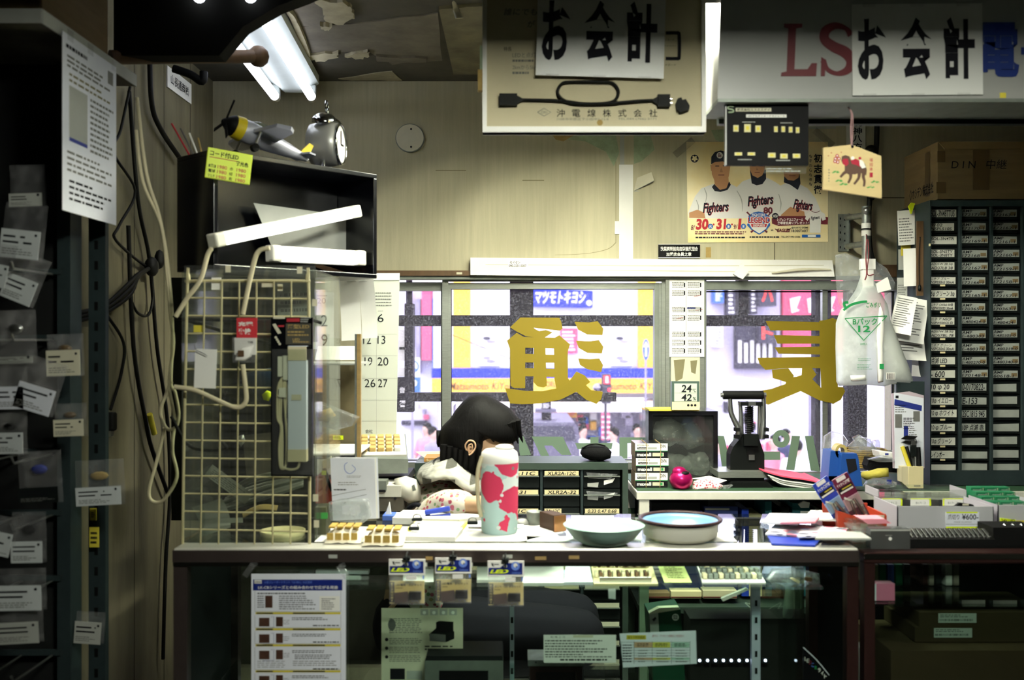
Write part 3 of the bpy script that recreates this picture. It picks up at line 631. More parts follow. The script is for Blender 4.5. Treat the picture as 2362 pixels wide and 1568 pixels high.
def onbox(px, py, off=0): return hit(px, py, O+Vector(nrm)*off, nrm)
m = MB()
q = [onbox(585, 468, -.12), onbox(820, 500, -.12), onbox(812, 590, -.12), onbox(640, 600, -.12)]
q2 = [p-Vector(nrm)*.001 for p in q]
m.add([tuple(p) for p in q+q2], [(0, 1, 2, 3), (7, 6, 5, 4), (0, 4, 5, 1), (1, 5, 6, 2), (2, 6, 7, 3), (3, 7, 4, 0)], 'paper_grey'); one(m, 'paper_sheet', 'grey printed sheet inside black display box behind the LED lamps', 'paper')
mat('led_white', '#ffffff', emit=5); mat('lamp_shell', '#d8d6c6', .45)
def ledbar(a, b, wd, label):
    d = b-a; L = d.length; x = d.normalized(); z = Vector(nrm); z = (z-x*z.dot(x)).normalized(); y = z.cross(x)
    M = Matrix((( x.x, y.x, z.x, (a.x+b.x)/2), (x.y, y.y, z.y, (a.y+b.y)/2), (x.z, y.z, z.z, (a.z+b.z)/2), (0, 0, 0, 1)))
    t = thing('led_bar_lamp', (a+b)/2, label, 'lamp', 'lit LED bar lamps in the display box')
    m = MB(M); m.box((0, 0, -.012), (L, wd, .016), 'lamp_shell', None, .003); m.build('casing', t)
    m = MB(M); m.box((0, 0, .003), (L-.06, wd*.86, .018), 'led_white', None, .006); m.build('diffuser', t)
    for s in (-1, 1):
        m = MB(M); m.box((s*(L/2-.015), 0, 0), (.03, wd*.98, .03), 'lamp_shell', None, .005); m.build('end_cap', t)
ledbar(onbox(490, 556, .03), onbox(826, 487, -.03), .034, 'lit LED bar lamp slanting upwards across the black box')
ledbar(onbox(622, 584, -.02), onbox(838, 596, -.03), .042, 'lit LED bar lamp lying along the bottom of the black box')
# yellow price tag
M = TR(onbox(528, 383, .034)) @ RZ(A*.55) @ STAND @ Matrix.Rotation(math.radians(-6), 4, 'Z')
m = MB(M); m.box((0, 0, 0), (.104, .072, .003), mat('tag_yellow', '#c6d92c', .5), None, .0014)
m.text('コード付LED', -.046, .017, .02, .03, 'ink', .0022, .02); m.text('発光色', .015, .004, .044, .015, 'ink', .0022, .02); m.rect(-.046, .013, .02, .0145, 'ink_red', .002)
for i, y in enumerate((-.006, -.018, -.03)):
    m.text(['白', '電球', 'マルチ'][i], -.046, y-.004, -.03, y+.004, 'ink', .0022, .01); m.text('1980', -.026, y-.004, -.004, y+.004, 'ink_red', .0022, .01); m.text(['赤', '緑', '青'][i], .002, y-.004, .01, y+.004, 'ink', .0022); m.text('1980', .018, y-.004, .04, y+.004, 'ink_red', .0022, .01)
one(m, 'price_tag', 'yellow handwritten price tag on upper left corner of black box', 'price tag')
# model plane, clock and bits on top of the box
ZT = O.z+BH+.001
t = thing('model_aeroplane', (MBX @ Vector((.185, .07, BH)))+Vector((0, 0, .001)), 'small model propeller plane with silver wings on the black box', 'model plane')
mat('plane_silver', '#b6b8c4', .4, .3); mat('plane_yellow', '#d8c020', .5)
Mp = TR(MBX @ Vector((.185, .07, BH+.058))) @ RZ(40) @ RY(16) @ Matrix.Scale(1.15, 4)
m = MB(Mp); R = Matrix.Rotation(math.radians(90), 4, 'Y')
m.lathe([(.004, -.085), (.012, -.083), (.022, -.075), (.026, -.04), (.024, 0), (.016, .06), (.007, .11), (.002, .115)], (0, 0, 0), 'plane_silver', 18, R); m.build('fuselage', t)
m = MB(Mp); m.lathe([(.0245, -.074), (.0268, -.06), (.0268, -.054)], (0, 0, 0), 'plane_yellow', 18, R); m.build('nose_ring', t)
m = MB(Mp); m.lathe([(.006, -.1), (.014, -.09), (.0235, -.078), (.0235, -.0745)], (0, 0, 0), 'black', 16, R); m.build('nose_cone', t)
m = MB(Mp)
for k in range(3):
    an = k*120+20; Rm = Matrix.Rotation(math.radians(an), 4, 'X'); m.box(Rm @ Vector((-.094, 0, .027)), (.002, .009, .05), 'black', Rm, .0008)
m.ball((-.096, 0, 0), .007, 'black', None, 10); m.build('propeller', t)
for s in (-1, 1):
    m = MB(Mp); pts = [(-.04, 0), (.02, 0), (.008, .125), (-.006, .14), (-.03, .12)]; m.prism([(x, s*y, 0) for x, y in pts], -.004, .004, 'plane_silver'); m.build('wing', t)
    m = MB(Mp); m.prism([(.085, 0), (.112, 0), (.108, s*.045), (.094, s*.042)], .0, .004, 'plane_silver'); m.build('tail_wing', t)
m = MB(Mp @ RX(90)); m.prism([(.085, 0), (.112, 0), (.118, .035), (.106, .037)], -.002, .002, 'plane_yellow'); m.build('tail_fin', t)
m = MB(Mp); m.ball((-.01, 0, .022), (.03, .012, .012), 'glass_green', None, 12); m.build('canopy', t)
for s in (-1, 1):
    m = MB(Mp); m.cyl((-.03, s*.05, 0), (-.035, s*.05, -.04), .003, 'steel', 8); m.cyl((-.035, s*.044, -.042), (-.035, s*.056, -.042), .009, 'rubber', 12); m.build('landing_gear', t)
c0 = MBX @ Vector((.395, .085, BH)); t = thing('alarm_clock', c0+Vector((0, 0, .001)), 'silver metal alarm clock with top ring seen edge-on', 'clock')
mat('clock_metal', '#c4c4c0', .36, .55)
Mc = TR(c0+Vector((0, 0, .078))) @ RZ(85) @ STAND @ Matrix.Scale(1.03, 4)
m = MB(Mc); m.lathe([(.045, -.045), (.053, -.04), (.058, -.018), (.058, .015), (.055, .032), (.05, .036)], (0, 0, 0), 'clock_metal', 32); m.build('case', t)
m = MB(Mc); m.lathe([(.052, .034), (.055, .036), (.053, .042), (.048, .04), (.052, .034)], (0, 0, 0), 'chrome', 32, cap=False); m.build('bezel', t)
m = MB(Mc); m.disc(0, 0, .049, 'white', .037); m.slab(-.002, 0, .002, .035, .038, .039, 'black'); m.slab(0, -.002, .025, .002, .038, .039, 'black'); m.build('dial', t)
for s in (-1, 1):
    m = MB(Mc); m.lathe([(.031, 0), (.03, .008), (.022, .016), (.008, .021), (.001, .022)], (s*.032, .055, 0), 'chrome', 20, Matrix.Rotation(math.radians(-90+s*-22), 4, 'X') if False else RX(-90) @ RY(s*22)); m.build('bell', t)
    m = MB(Mc); m.cyl((s*.03, -.05, 0), (s*.042, -.074, 0), .006, 'chrome', 10); m.build('foot', t)
m = MB(Mc); m.cyl((0, .055, 0), (0, .088, 0), .006, 'chrome', 10); m.tube([(-.011*math.cos(a_), .1+.014*math.sin(a_), 0) for a_ in [i*math.pi/6 for i in range(12)]], .003, 'chrome', 8, 3, True); m.build('ring_handle', t)
m = MB(); q0 = MBX @ Vector((.02, .14, BH)); 
for i in range(4): m.cyl(q0+Vector((.01*i, 0, 0)), q0+Vector((.01*i-.05+.012*i, .01, .085-.012*i)), .0025, ['ink_red', 'steel', 'white', 'plaster_tan'][i], 6)
one(m, 'antenna_bundle', 'small bundle of red and metal sticks at back corner of black box', 'sticks')

# ------------------------------------------------------------------ clear case, wire grid and what hangs on it
t = thing('acrylic_case', P(575, 1262, 2.45), 'clear acrylic case on the counter under the black box', 'display case')
for nm, a_, b_ in (('front_panel', P(425, 612, 2.335), P(728, 1262, 2.34)), ('top_panel', (-.77, 2.34, 1.66), (-.46, 2.66, 1.665)), ('side_panel', (-.463, 2.34, 1.032), (-.458, 2.66, 1.66)), ('side_panel', (-.775, 2.34, 1.032), (-.77, 2.66, 1.66))):
    m = MB(); m.span(a_, b_, 'acrylic'); m.build(nm, t)
for x, y in ((640, 655), (720, 690), (722, 1140), (724, 1200), (655, 1250), (520, 612), (685, 615)):
    m = MB(); m.span(P(x, y, 2.333), P(x+12, y+16, 2.334), 'paper_old'); m.build('tape_strip', t)
t = thing('wire_grid', P(570, 1265, 2.30), 'cream wire grid panel leaning at the left end of counter', 'wire grid')
mat('wire_cream', '#b5ad84', .45)
def gp(x, y, d=0): return P(x, y, 2.30+d)
m = MB(); r = .0035
cor = [(448, 648), (694, 648), (706, 651), (712, 664), (714, 1240), (710, 1256), (700, 1265), (440, 1262), (428, 1258), (421, 1245), (432, 664), (437, 652)]
m.tube([gp(x, y) for x, y in cor], r, 'wire_cream', 8, 3, True); m.build('rim', t)
for i in range(1, 7):
    x0, x1 = 432+i*40, 421+i*41.5
    m = MB(); m.tube([gp(x0, 648, -.003), gp(x1, 1264, -.003)], .0022, 'wire_cream', 6, 0); m.build('vertical_wire', t)
for i in range(1, 15):
    y = 648+i*41; f_ = i/15
    m = MB(); m.tube([gp(432-11*f_, y-2, .002), gp(712, y+4*f_, .002)], .0022, 'wire_cream', 6, 0); m.build('horizontal_wire', t)
t = thing('paper_tag', P(474, 895, 2.28), 'blank white rounded tag hanging on wire grid', 'tag')
m = MB(); m.px(2.285); M = m.M; m.box((474, 850, 0), (50, 90, .002), 'paper', Matrix.Rotation(math.radians(2), 4, 'Z')); m.build('card', t)
m = MB(); m.px(2.28); m.tube([(449, 795, 0), (452, 806, .002), (470, 815, .003), (478, 821, .001)], .9, 'ink', 6, 4); m.M = m.M; m.build('string', t)
# blister pack
t = thing('blister_pack', P(674, 1100, 2.27), 'black blister pack with LED bar lamp and coiled cord hung on grid', 'packaged lamp')
Y = 2.28
m = MB(); m.px(Y); m.box((674, 915, 0), (97, 366, .006), 'black_gloss', Matrix.Rotation(math.radians(0), 4, 'Z')); 
m.rect(631, 730, 658, 735, 'paper_old', .0036); m.rect(662, 734, 692, 742, 'ink_red', .0036); m.lines(694, 730, 718, 744, 3, 'paper_grey', .0036)
m.prism([(629, 748), (636, 746), (650, 768), (642, 770)], .0032, .004, 'paper_old'); m.rect(660, 746, 718, 794, mat('pack_grey', '#3c3a30', .6), .0036)
m.text('薄型LED', 664, 748, 714, 758, 'plaster_tan', .004, .02); m.lines(664, 762, 716, 776, 2, 'plaster_tan', .004); m.text('LED', 676, 780, 692, 786, 'plaster_tan', .004, .02); m.lines(676, 786, 716, 791, 1, 'plaster_tan', .004)
for k in range(4): m.disc(637+k*3, 778+k*5, 3, 'paper_old', .0036, 8)
m.rect(642, 750, 656, 754, 'ink_red', .0036); m.build('card', t)
m = MB(); m.px(Y-.012); m.box((688, 930, 0), (42, 265, .022), mat('diffuser_off', '#ccd3e0', .35), None); m.box((688, 815, .001), (42, 32, .024), 'beige'); m.box((688, 1049, .001), (43, 28, .024), 'beige'); m.rect(675, 909, 698, 922, 'paper_old', .013); m.build('lamp_bar', t)
m = MB(); m.px(Y-.006); 
for w_ in (0, 4, 8): m.tube([(655-w_*.5, 870, .004), (643+w_, 890, .006), (641+w_, 960, .006), (650+w_*.3, 985, .008), (645+w_, 1030, .006), (648+w_*.6, 1076, .006), (660, 1072, .005), (666-w_*.4, 1010, .006), (660, 960, .006), (664-w_, 900, .005), (657, 872, .004)], 2.6, 'beige', 6, 4)
m.tube([(655, 1078, .006), (672, 1082, .006), (688, 1078, .006), (692, 1066, .006)], 2.6, 'beige', 6, 4)
k = Y/F; m.build('cord', t)
m = MB(); m.px(Y-.012); m.box((647, 845, 0), (10, 46, .012), 'lamp_shell'); m.box((660, 848, 0), (12, 56, .012), 'lamp_shell'); m.box((653, 905, 0), (16, 22, .016), 'lamp_shell'); m.build('plug', t)
m = MB(); m.px(Y-.03); m.box((674, 950, 0), (92, 290, .002), 'acrylic'); m.build('blister', t)
t = thing('small_packet', P(566, 835, 2.27), 'small clear packet with red header and white adapter on grid', 'packet')
m = MB(); m.px(2.275); m.slab(546, 733, 593, 779, -.001, .001, mat('red_card', '#c02c34', .6)); m.text('充電', 550, 742, 584, 752, 'white', .0014, .04); m.text('変換', 550, 757, 580, 771, 'white', .0014, .04); m.slab(541, 779, 591, 818, -.001, .0, 'paper'); m.text('TYPE', 572, 787, 584, 792, 'ink', .0014, .02); m.build('header_card', t)
m = MB(); m.px(2.27); m.inflate([(546, 815), (560, 800), (585, 796), (580, 822), (565, 832), (542, 832)], .008, 'white'); m.slab(551, 808, 565, 822, .008, .0095, 'wood_dark'); m.build('adapter', t)
m = MB(); m.px(2.27); m.grid(1, 1, 'bag_thin', lambda u, v: (0, 0, 0), 1, 1); m.v = m.v[:0]; m.f = []; m.mi = []; m.sm = []; m.ms = []
m.slab(538, 778, 592, 836, .004, .005, 'bag_thin'); m.build('bag', t)
for (x, y, w_, h_, c, lb) in ((447, 750, 22, 16, 'yellow_card', 'small yellow sticker on left edge of the wire grid'), (604, 648, 26, 14, 'paper_old', 'small pale sticker on top rim of the wire grid'), (488, 640, 22, 28, 'paper', 'white paper sticker at top left of wire grid')):
    m = MB(); m.px(2.305); m.slab(x, y, x+w_, y+h_, -.001, .001, c); one(m, 'sticker', lb, 'sticker', 'stickers on the wire grid')
# document rack behind the grid
t = thing('document_rack', (-.62, 2.72, 1.03), 'brown and grey document rack with a tall post behind wire grid', 'rack')
mat('rack_brown', '#5b5238', .8, var=.2, vs=20); mat('rack_shade', '#16170f', .8, var=.3)
m = MB(); m.px(2.95); m.slab(395, 640, 640, 1200, -.01, 0, 'rack_shade'); m.slab(640, 840, 832, 1050, -.01, 0, 'rack_brown'); m.slab(640, 1050, 832, 1190, -.01, 0, 'rack_shade'); m.rect(768, 1004, 792, 1014, 'yellow_hi', .001); m.rect(745, 992, 748, 994, 'ink', .001) ; m.lines(772, 1006, 788, 1012, 2, 'ink', .0014); m.build('back_panel', t)  # left dark panel added to paint the gloom behind the grid
m = MB(); m.px(2.68); m.slab(823, 770, 832, 1175, -.012, .0, 'wood'); m.slab(818, 770, 823, 1175, -.012, -.002, 'galvanised'); m.build('post', t)
for y in (838, 1046):
    m = MB(); m.px(2.69); m.slab(640, y, 826, y+4, -.25, 0, 'paper_grey' if y < 900 else 'white'); m.build('shelf', t)
# papers standing and lying inside
def sheet(x0, y0, x1, y1, Y, mm, name, label, cat='paper', group=None, rot=0, lean=0, yaw=0, curl=0, rows=0, ink='ink_grey', extra=None):
    k = Y/F; w, h = (x1-x0)*k, (y1-y0)*k; o = P((x0+x1)/2, (y0+y1)/2, Y)
    M = TR(o) @ RZ(yaw) @ STAND @ RX(lean) @ Matrix.Rotation(math.radians(rot), 4, 'Z')
    m = MB(M)
    if curl: m.grid(w, h, mm, lambda u, v: (0, 0, curl*((v-.5)**2*4+(u-.5)*.6)), 8, 8)
    else: m.slab(-w/2, -h/2, w/2, h/2, -.0004, .0004, mm)
    if rows and not curl: m.lines(-w*.42, -h*.42, w*.42, h*.3, rows, ink, .0006, .4, .35)
    if extra: extra(m, w, h)
    return one(m, name, label, cat, group)
G1 = 'papers behind the wire grid'
sheet(470, 1102, 585, 1132, 2.55, 'paper_grey', 'paper_slip', 'long pale paper slip slanting behind the lower wire grid', 'paper', G1, rot=-36, rows=5)
sheet(455, 1155, 530, 1225, 2.5, 'paper_grey', 'folded_paper', 'folded white paper behind the lowest left grid cells', 'paper', G1, rot=18, curl=.02)
sheet(505, 1195, 560, 1206, 2.45, 'paper_grey', 'paper_slip', 'narrow white slip behind grid near the bottom', 'paper', G1, rot=2)
sheet(565, 1000, 635, 1120, 2.75, 'ceiling_under', 'dim_sheet', 'dim grey sheet standing behind the middle of wire grid', 'paper', G1, rot=6)
sheet(640, 640, 730, 790, 2.8, 'paper_grey', 'printed_sheet', 'pale printed sheet behind upper right wire grid', 'paper', G1, rot=2, rows=6)
m = MB(); m.px(2.55); 
for i in range(9): m.tube([(470+i*6, 1195-i*7, -.05-i*.004), (580, 1160-i*7, -.02), (700, 1120-i*5, .0)], [4, 5, 4], 'paper_grey' if i % 3 else 'aluminium_dull', 6, 4, False, .06)
one(m, 'magazine_pile', 'leaning pile of grey magazines behind the lower wire grid', 'magazines', G1)
m = MB(); m.px(2.5); m.tube([(560, 1188, 0), (600, 1170, 0), (640, 1172, 0)], 8, 'plaster_tan', 8, 4, False, .1); one(m, 'envelope', 'tan envelope lying behind lower wire grid', 'envelope', G1)
m = MB(); m.px(2.42); m.lathe([(1, 0), (44, 0), (50, -6), (52, -18), (48, -18), (44, -5), (1, -4)], (652, 1240, 0), 'cream', 24, RX(90) @ Matrix.Diagonal((1, .0011, 1, 1)) if False else Matrix(((1, 0, 0, 0), (0, 0, 1, 0), (0, .00105, 0, 0), (0, 0, 0, 1)))); one(m, 'cream_tray', 'shallow cream dish behind bottom right of wire grid', 'dish')
m = MB(); m.px(2.62); m.inflate([(560, 860), (640, 845), (690, 870), (660, 940), (600, 930)], .03, mat('blue_plastic', '#22344c', .4)); one(m, 'blue_bag', 'dark blue plastic bundle behind the middle wire grid', 'bag')
m = MB(); m.px(2.56); m.inflate([(604, 910), (616, 900), (628, 905), (620, 925), (608, 922)], .01, 'yellow_hi'); one(m, 'yellow_scrap', 'bright yellow crumpled scrap behind the wire grid', 'scrap')
m = MB(); m.px(2.5); m.inflate([(548, 1006), (562, 1002), (566, 1018), (556, 1030), (548, 1018)], .008, 'steel'); one(m, 'foil_scrap', 'shiny crumpled foil behind middle of wire grid', 'scrap')
# calendar leaves left of post
def cal2(m, w, h):
    m.text('20', -w*.30, h*.30, w*.12, h*.40, 'ink', .0008, .01); m.text('2', -w*.1, -h*.1, w*.2, h*.1, 'ink', .0008); m.text('9', -w*.1, -h*.44, w*.2, -h*.24, 'ink', .0008); m.lines(-w*.3, h*.42, w*.2, h*.46, 1, 'ink_grey', .0008)
sheet(722, 674, 770, 805, 2.88, 'paper', 'calendar_leaf', 'white calendar leaf with 20, 2 and 9 beside the wire grid', 'calendar', extra=cal2)
sheet(728, 640, 762, 670, 2.9, 'paper_old', 'note', 'small pale note above the calendar leaf near the grid', 'note')
sheet(730, 790, 830, 838, 2.78, 'paper', 'paper_stack', 'white papers lying on upper shelf of document rack', 'paper', lean=-50)
m = MB(); m.px(2.6); 
m.prism([(728, 928), (822, 965), (812, 982), (728, 1005)], -.06, .0, 'bag'); m.slab(728, 930, 734, 1000, -.05, -.004, 'paper_grey'); m.inflate([(734, 950), (762, 940), (775, 958), (755, 972), (734, 970)], .02, 'plaster_tan'); one(m, 'plastic_tray', 'clear plastic packet of tan parts jutting from document rack', 'packet')
# main calendar
t = thing('wall_calendar', P(880, 632, 3.05), 'tall white wall calendar page with large black day numbers', 'calendar')
m = MB(); m.px(3.05); m.prism([(836, 630), (922, 632), (914, 1012), (832, 1006)], -.001, .001, mat('calendar_paper', '#c6cabc', .8)); m.slab(836, 630, 922, 646, .001, .003, 'paper')
for tx, x0, x1, y0 in (('6', 871, 885, 724), ('13', 871, 889, 774), ('20', 871, 896, 824), ('27', 872, 894, 874), ('19', 841, 859, 824), ('26', 841, 866, 874), ('12', 838, 856, 774)): m.text(tx, x0, y0, x1, y0+19, 'ink', .0016)
m.lines(866, 672, 906, 708, 5, 'ink_grey', .0016, .35, .1, 4); m.lines(872, 716, 884, 718, 1, 'ink_grey', .0016); m.text('会社', 843, 990, 860, 999, 'ink', .0016)
for y in (770, 820, 872, 922, 970): m.rect(836, y, 916, y+.8, 'paper_grey', .0014)
m.rect(868, 720, 868.8, 1000, 'paper_grey', .0014); m.build('page', t)
for i, (x0, x1, y0, y1, lb, rt) in enumerate(((785, 832, 638, 785, 'left of two curled white paper strips taped before calendar', 3), (832, 868, 645, 780, 'right of two curled white paper strips taped before calendar', 4))):
    sheet(x0, y0, x1, y1, 2.9, 'paper', 'paper_strip', lb, 'paper', 'curled strips at the calendar', rot=rt, curl=.012)
m = MB(); m.px(2.89); m.slab(800, 632, 858, 650, 0, .001, 'bag_thin'); m.slab(803, 634, 856, 648, .001, .0015, 'paper_grey'); one(m, 'tape_strip', 'greyish tape holding curled strips above calendar', 'tape')
m = MB(); m.px(2.75); m.prism([(726, 605), (800, 628), (800, 640), (726, 615)], -.08, 0, 'wood_dark'); one(m, 'wooden_board', 'short brown board end below the black display box', 'board')
# ================================================================== PEOPLE
mat('skin', '#d9b08c', .55, var=.06, vs=20); mat('lips', '#a8605a', .5); mat('eye_white', '#e8e6e0', .3); mat('iris', '#1a120c', .2)
def spots(name, basec, cols, scale=60, thr=.3):
    if name in MT: return MT[name]
    m = mat(name, basec, .85); nt = m.node_tree; N = nt.nodes.new; L = nt.links.new; b = nt.nodes['Principled BSDF']
    tc = N('ShaderNodeTexCoord'); v = N('ShaderNodeTexVoronoi'); v.inputs['Scale'].default_value = scale; L(tc.outputs['Object'], v.inputs['Vector'])
    lt = N('ShaderNodeMath'); lt.operation = 'LESS_THAN'; lt.inputs[1].default_value = thr; L(v.outputs['Distance'], lt.inputs[0])
    sx = N('ShaderNodeSeparateColor'); L(v.outputs['Color'], sx.inputs[0]); r = N('ShaderNodeValToRGB'); r.color_ramp.interpolation = 'CONSTANT'; L(sx.outputs[0], r.inputs[0])
    e = r.color_ramp.elements; e[0].color = lin(cols[0]); e[1].position = 1/len(cols); e[1].color = lin(cols[1])
    for i, c in enumerate(cols[2:]): q = e.new((i+2)/len(cols)); q.color = lin(c)
    x = N('ShaderNodeMix'); x.data_type = 'RGBA'; L(lt.outputs[0], x.inputs[0]); x.inputs[6].default_value = lin(basec); L(r.outputs[0], x.inputs[7]); L(x.outputs[2], b.inputs['Base Color'])
    return m
spots('floral', '#cfc8b8', ['#b05a68', '#6f8a62', '#cfc8b8', '#8c3a4a', '#a89a70'], 75, .42)
def plaid(name, a, b_, sc):
    m = mat(name, a, .9); nt = m.node_tree; N = nt.nodes.new; L = nt.links.new; bs = nt.nodes['Principled BSDF']
    tc = N('ShaderNodeTexCoord'); sp = N('ShaderNodeSeparateXYZ'); L(tc.outputs['Object'], sp.inputs[0]); res = []
    for i, s_ in ((0, sc), (2, sc*1.4)):
        w = N('ShaderNodeMath'); w.operation = 'MULTIPLY'; w.inputs[1].default_value = s_; L(sp.outputs[i], w.inputs[0])
        f = N('ShaderNodeMath'); f.operation = 'FRACT'; L(w.outputs[0], f.inputs[0]); l = N('ShaderNodeMath'); l.operation = 'LESS_THAN'; l.inputs[1].default_value = .42; L(f.outputs[0], l.inputs[0]); res.append(l)
    mu = N('ShaderNodeMath'); mu.operation = 'MULTIPLY'; L(res[0].outputs[0], mu.inputs[0]); L(res[1].outputs[0], mu.inputs[1])
    x = N('ShaderNodeMix'); x.data_type = 'RGBA'; L(mu.outputs[0], x.inputs[0]); nz = N('ShaderNodeTexNoise'); nz.inputs['Scale'].default_value = 16; L(tc.outputs['Object'], nz.inputs['Vector']); bp = N('ShaderNodeBump'); bp.inputs['Distance'].default_value = .03; L(nz.outputs[0], bp.inputs['Height']); L(bp.outputs[0], bs.inputs['Normal']); x.inputs[6].default_value = lin(a); x.inputs[7].default_value = lin(b_); L(x.outputs[2], bs.inputs['Base Color']); return m
plaid('plaid', '#a3a398', '#46463f', 15)
mat('hair_black', '#050404', .7, bump=.5, bs=120, stretch=(1, 1, .12), spec=.12)
mat('cloth_dark', '#14141a', .9)
def remesh(ob, vox=.006, sm=6):
    r = ob.modifiers.new('body', 'REMESH'); r.mode = 'VOXEL'; r.voxel_size = vox; r.use_smooth_shade = True
    s = ob.modifiers.new('soft', 'SMOOTH'); s.factor = .5; s.iterations = sm
    return ob
def capsule(m, pts, rs, mm):
    m.tube(pts, rs, mm, 12, 4)
    m.ball(pts[0], rs[0], mm, None, 12); m.ball(pts[-1], rs[-1], mm, None, 12)
YW = 2.95; kw = YW/F
def wp(x, y, z=0): return P(x, y, YW)+Vector((0, -z, 0))      # z metres towards the counter
t = thing('seated_woman', P(985, 1568+200, YW), 'woman with black bobbed hair bending over the counter, plaid shawl and floral blouse', 'person')
m = MB()
m.ball(wp(1098, 1004), (.088, .072, .086), 'skin', None, 20)                                   # skull
m.ball(wp(1130, 1042), (.066, .062, .078), 'skin', RY(35), 18)                                # face
m.ball(wp(1136, 1090), (.036, .04, .034), 'skin', None, 12)                                 # chin
m.tube([wp(1172, 1032), wp(1182, 1056), wp(1184, 1068)], [.008, .012, .015], 'skin', 10, 3); m.ball(wp(1182, 1068), .013, 'skin', None, 10)   # nose
m.tube([wp(1165, 1020, -.04), wp(1172, 1022), wp(1165, 1020, .04)], .012, 'skin', 8, 3)                                         # brow
m.ball(wp(1160, 1084), (.018, .022, .01), 'skin', RY(30), 10)
capsule(m, [wp(1092, 1040), wp(1078, 1110), wp(1060, 1160)], [.058, .052, .06], 'skin')
capsule(m, [wp(1045, 1170), wp(1015, 1230), wp(985, 1330), wp(975, 1430)], [.09, .115, .115, .125], 'skin')
capsule(m, [wp(1045, 1165, -.15), wp(1055, 1150), wp(1045, 1165, .15)], [.055, .06, .055], 'skin')
capsule(m, [wp(975, 1430, -.08), wp(975, 1430, .08)], [.115, .115], 'skin')
def hand(m, wr, d, up, side):
    """palm, four bent fingers of different lengths and a thumb leaving the side of the palm"""
    d = d.normalized(); up = up.normalized(); sd = d.cross(up)*side
    capsule(m, [wr, wr+d*.045, wr+d*.075], [.021, .026, .024], 'skin')
    for i, (o, l) in enumerate(((-.027, .062), (-.009, .074), (.009, .07), (.026, .052))):
        p = wr+d*.075+sd*o; m.tube([p, p+d*l*.45+up*.006, p+d*l*.8-up*.008, p+d*l-up*.022], [.0095, .009, .0085, .007], 'skin', 8, 3)
        m.ball(p+d*l-up*.022, .0072, 'skin', None, 8)
    p = wr+d*.028-sd*.022; m.tube([p, p+d*.022-sd*.026, p+d*.05-sd*.032-up*.008], [.012, .011, .008], 'skin', 8, 3); m.ball(p+d*.05-sd*.032-up*.008, .008, 'skin', None, 8)
armN = [wp(1035, 1162, .15), wp(985, 1196, .21), P(1020, 1172, 2.69), P(1054, 1166, 2.64)]
armF = [wp(1040, 1165, -.15), wp(1010, 1205, -.12), P(1046, 1168, 2.78), P(1066, 1165, 2.70)]
for a_, s in ((armN, 1), (armF, -1)):
    capsule(m, a_[:3], [.045, .038, .032], 'skin'); capsule(m, a_[2:], [.032, .024], 'skin')
    hand(m, a_[3]+Vector((0, 0, .004)), Vector((1, -.25, -.02)), Vector((0, 0, 1)), s)
for s in (-1, 1):
    capsule(m, [wp(985, 1435, s*.09), wp(1160, 1440, s*.1), wp(1320, 1445, s*.09)], [.09, .08, .062], 'skin')
    q = wp(1325, 1450, s*.09); capsule(m, [q, Vector((q.x+.01, q.y, .32)), Vector((q.x-.03, q.y, .12))], [.06, .052, .036], 'skin')
    capsule(m, [Vector((q.x-.04, q.y, .085)), Vector((q.x+.12, q.y-.01*s, .07))], [.036, .03], 'skin')
body = m.build('body', t); remesh(body, .0065, 4)
m = MB()
for s in (-1, 1):
    m.ball(wp(1166, 1036, s*.028), .011, 'eye_white', None, 12); m.ball(wp(1171, 1039, s*.029), .006, 'iris', None, 10)
m.build('eyes', t)
m = MB(); m.tube([wp(1164, 1086, -.02), wp(1173, 1082), wp(1164, 1086, .02)], [.003, .006, .003], 'lips', 8, 4); m.build('mouth', t)
# ears
for s, zz in ((1, .083), (-1, -.083)):
    e = MB(); e.px(YW); e.M = TR((0, -zz, 0)) @ e.M
    e.inflate([(1075, 1016), (1079, 1008), (1089, 1005), (1099, 1010), (1102, 1022), (1097, 1034), (1090, 1044), (1083, 1043), (1078, 1034)], .012, 'skin')
    e.tube([(1079, 1030, s*.008), (1077, 1018, s*.013), (1086, 1008, s*.015), (1097, 1012, s*.014), (1099, 1024, s*.012), (1092, 1036, s*.013), (1085, 1041, s*.012)], 1.9, 'skin', 6, 4)
    e.tube([(1084, 1030, s*.011), (1084, 1020, s*.013), (1091, 1016, s*.014), (1093, 1025, s*.012)], 1.6, 'skin', 6, 4)
    e.disc(1089, 1027, 2.6, 'wood_dark', s*.0125, 10); e.build('ear', t)
# hair: cap plus side curtains and fringe
H = MB(); H.px(YW, 820, 880, 4.127)
out = [(792, 600), (796, 500), (815, 440), (850, 400), (900, 350), (960, 260), (1020, 190), (1090, 138), (1160, 118), (1230, 120), (1300, 150), (1400, 205), (1480, 258), (1545, 340), (1578, 430), (1572, 500), (1545, 550), (1500, 580), (1440, 596), (1380, 572), (1340, 545), (1290, 545), (1240, 575), (1232, 640), (1200, 720), (1165, 790), (1150, 860), (1132, 935), (1110, 920), (1085, 870), (1040, 850), (970, 830), (900, 790), (850, 740), (815, 680)]
H.inflate(out, .098, 'hair_black', (1150, 430), 8)
H.build('hair', t)
H = MB(); H.px(YW, 820, 880, 4.127)
H.tube([(1135, 500, .088), (1185, 620, .085), (1160, 740, .075), (1128, 930, .05)], [22, 26, 20, 3], 'hair_black', 8, 5, False, .0006)
H.tube([(1135, 500, -.088), (1185, 620, -.085), (1160, 740, -.075), (1128, 930, -.05)], [22, 26, 20, 3], 'hair_black', 8, 5, False, .0006)
for i in range(7):
    x = 1250+i*42; H.tube([(x+40, 420-i*12, .088-i*.005), (x+55, 500-i*6, .08-i*.006), (x+72+i*3, 590-abs(i-4)*8, .05-i*.006)], [30, 26, 4], 'hair_black', 8, 4)
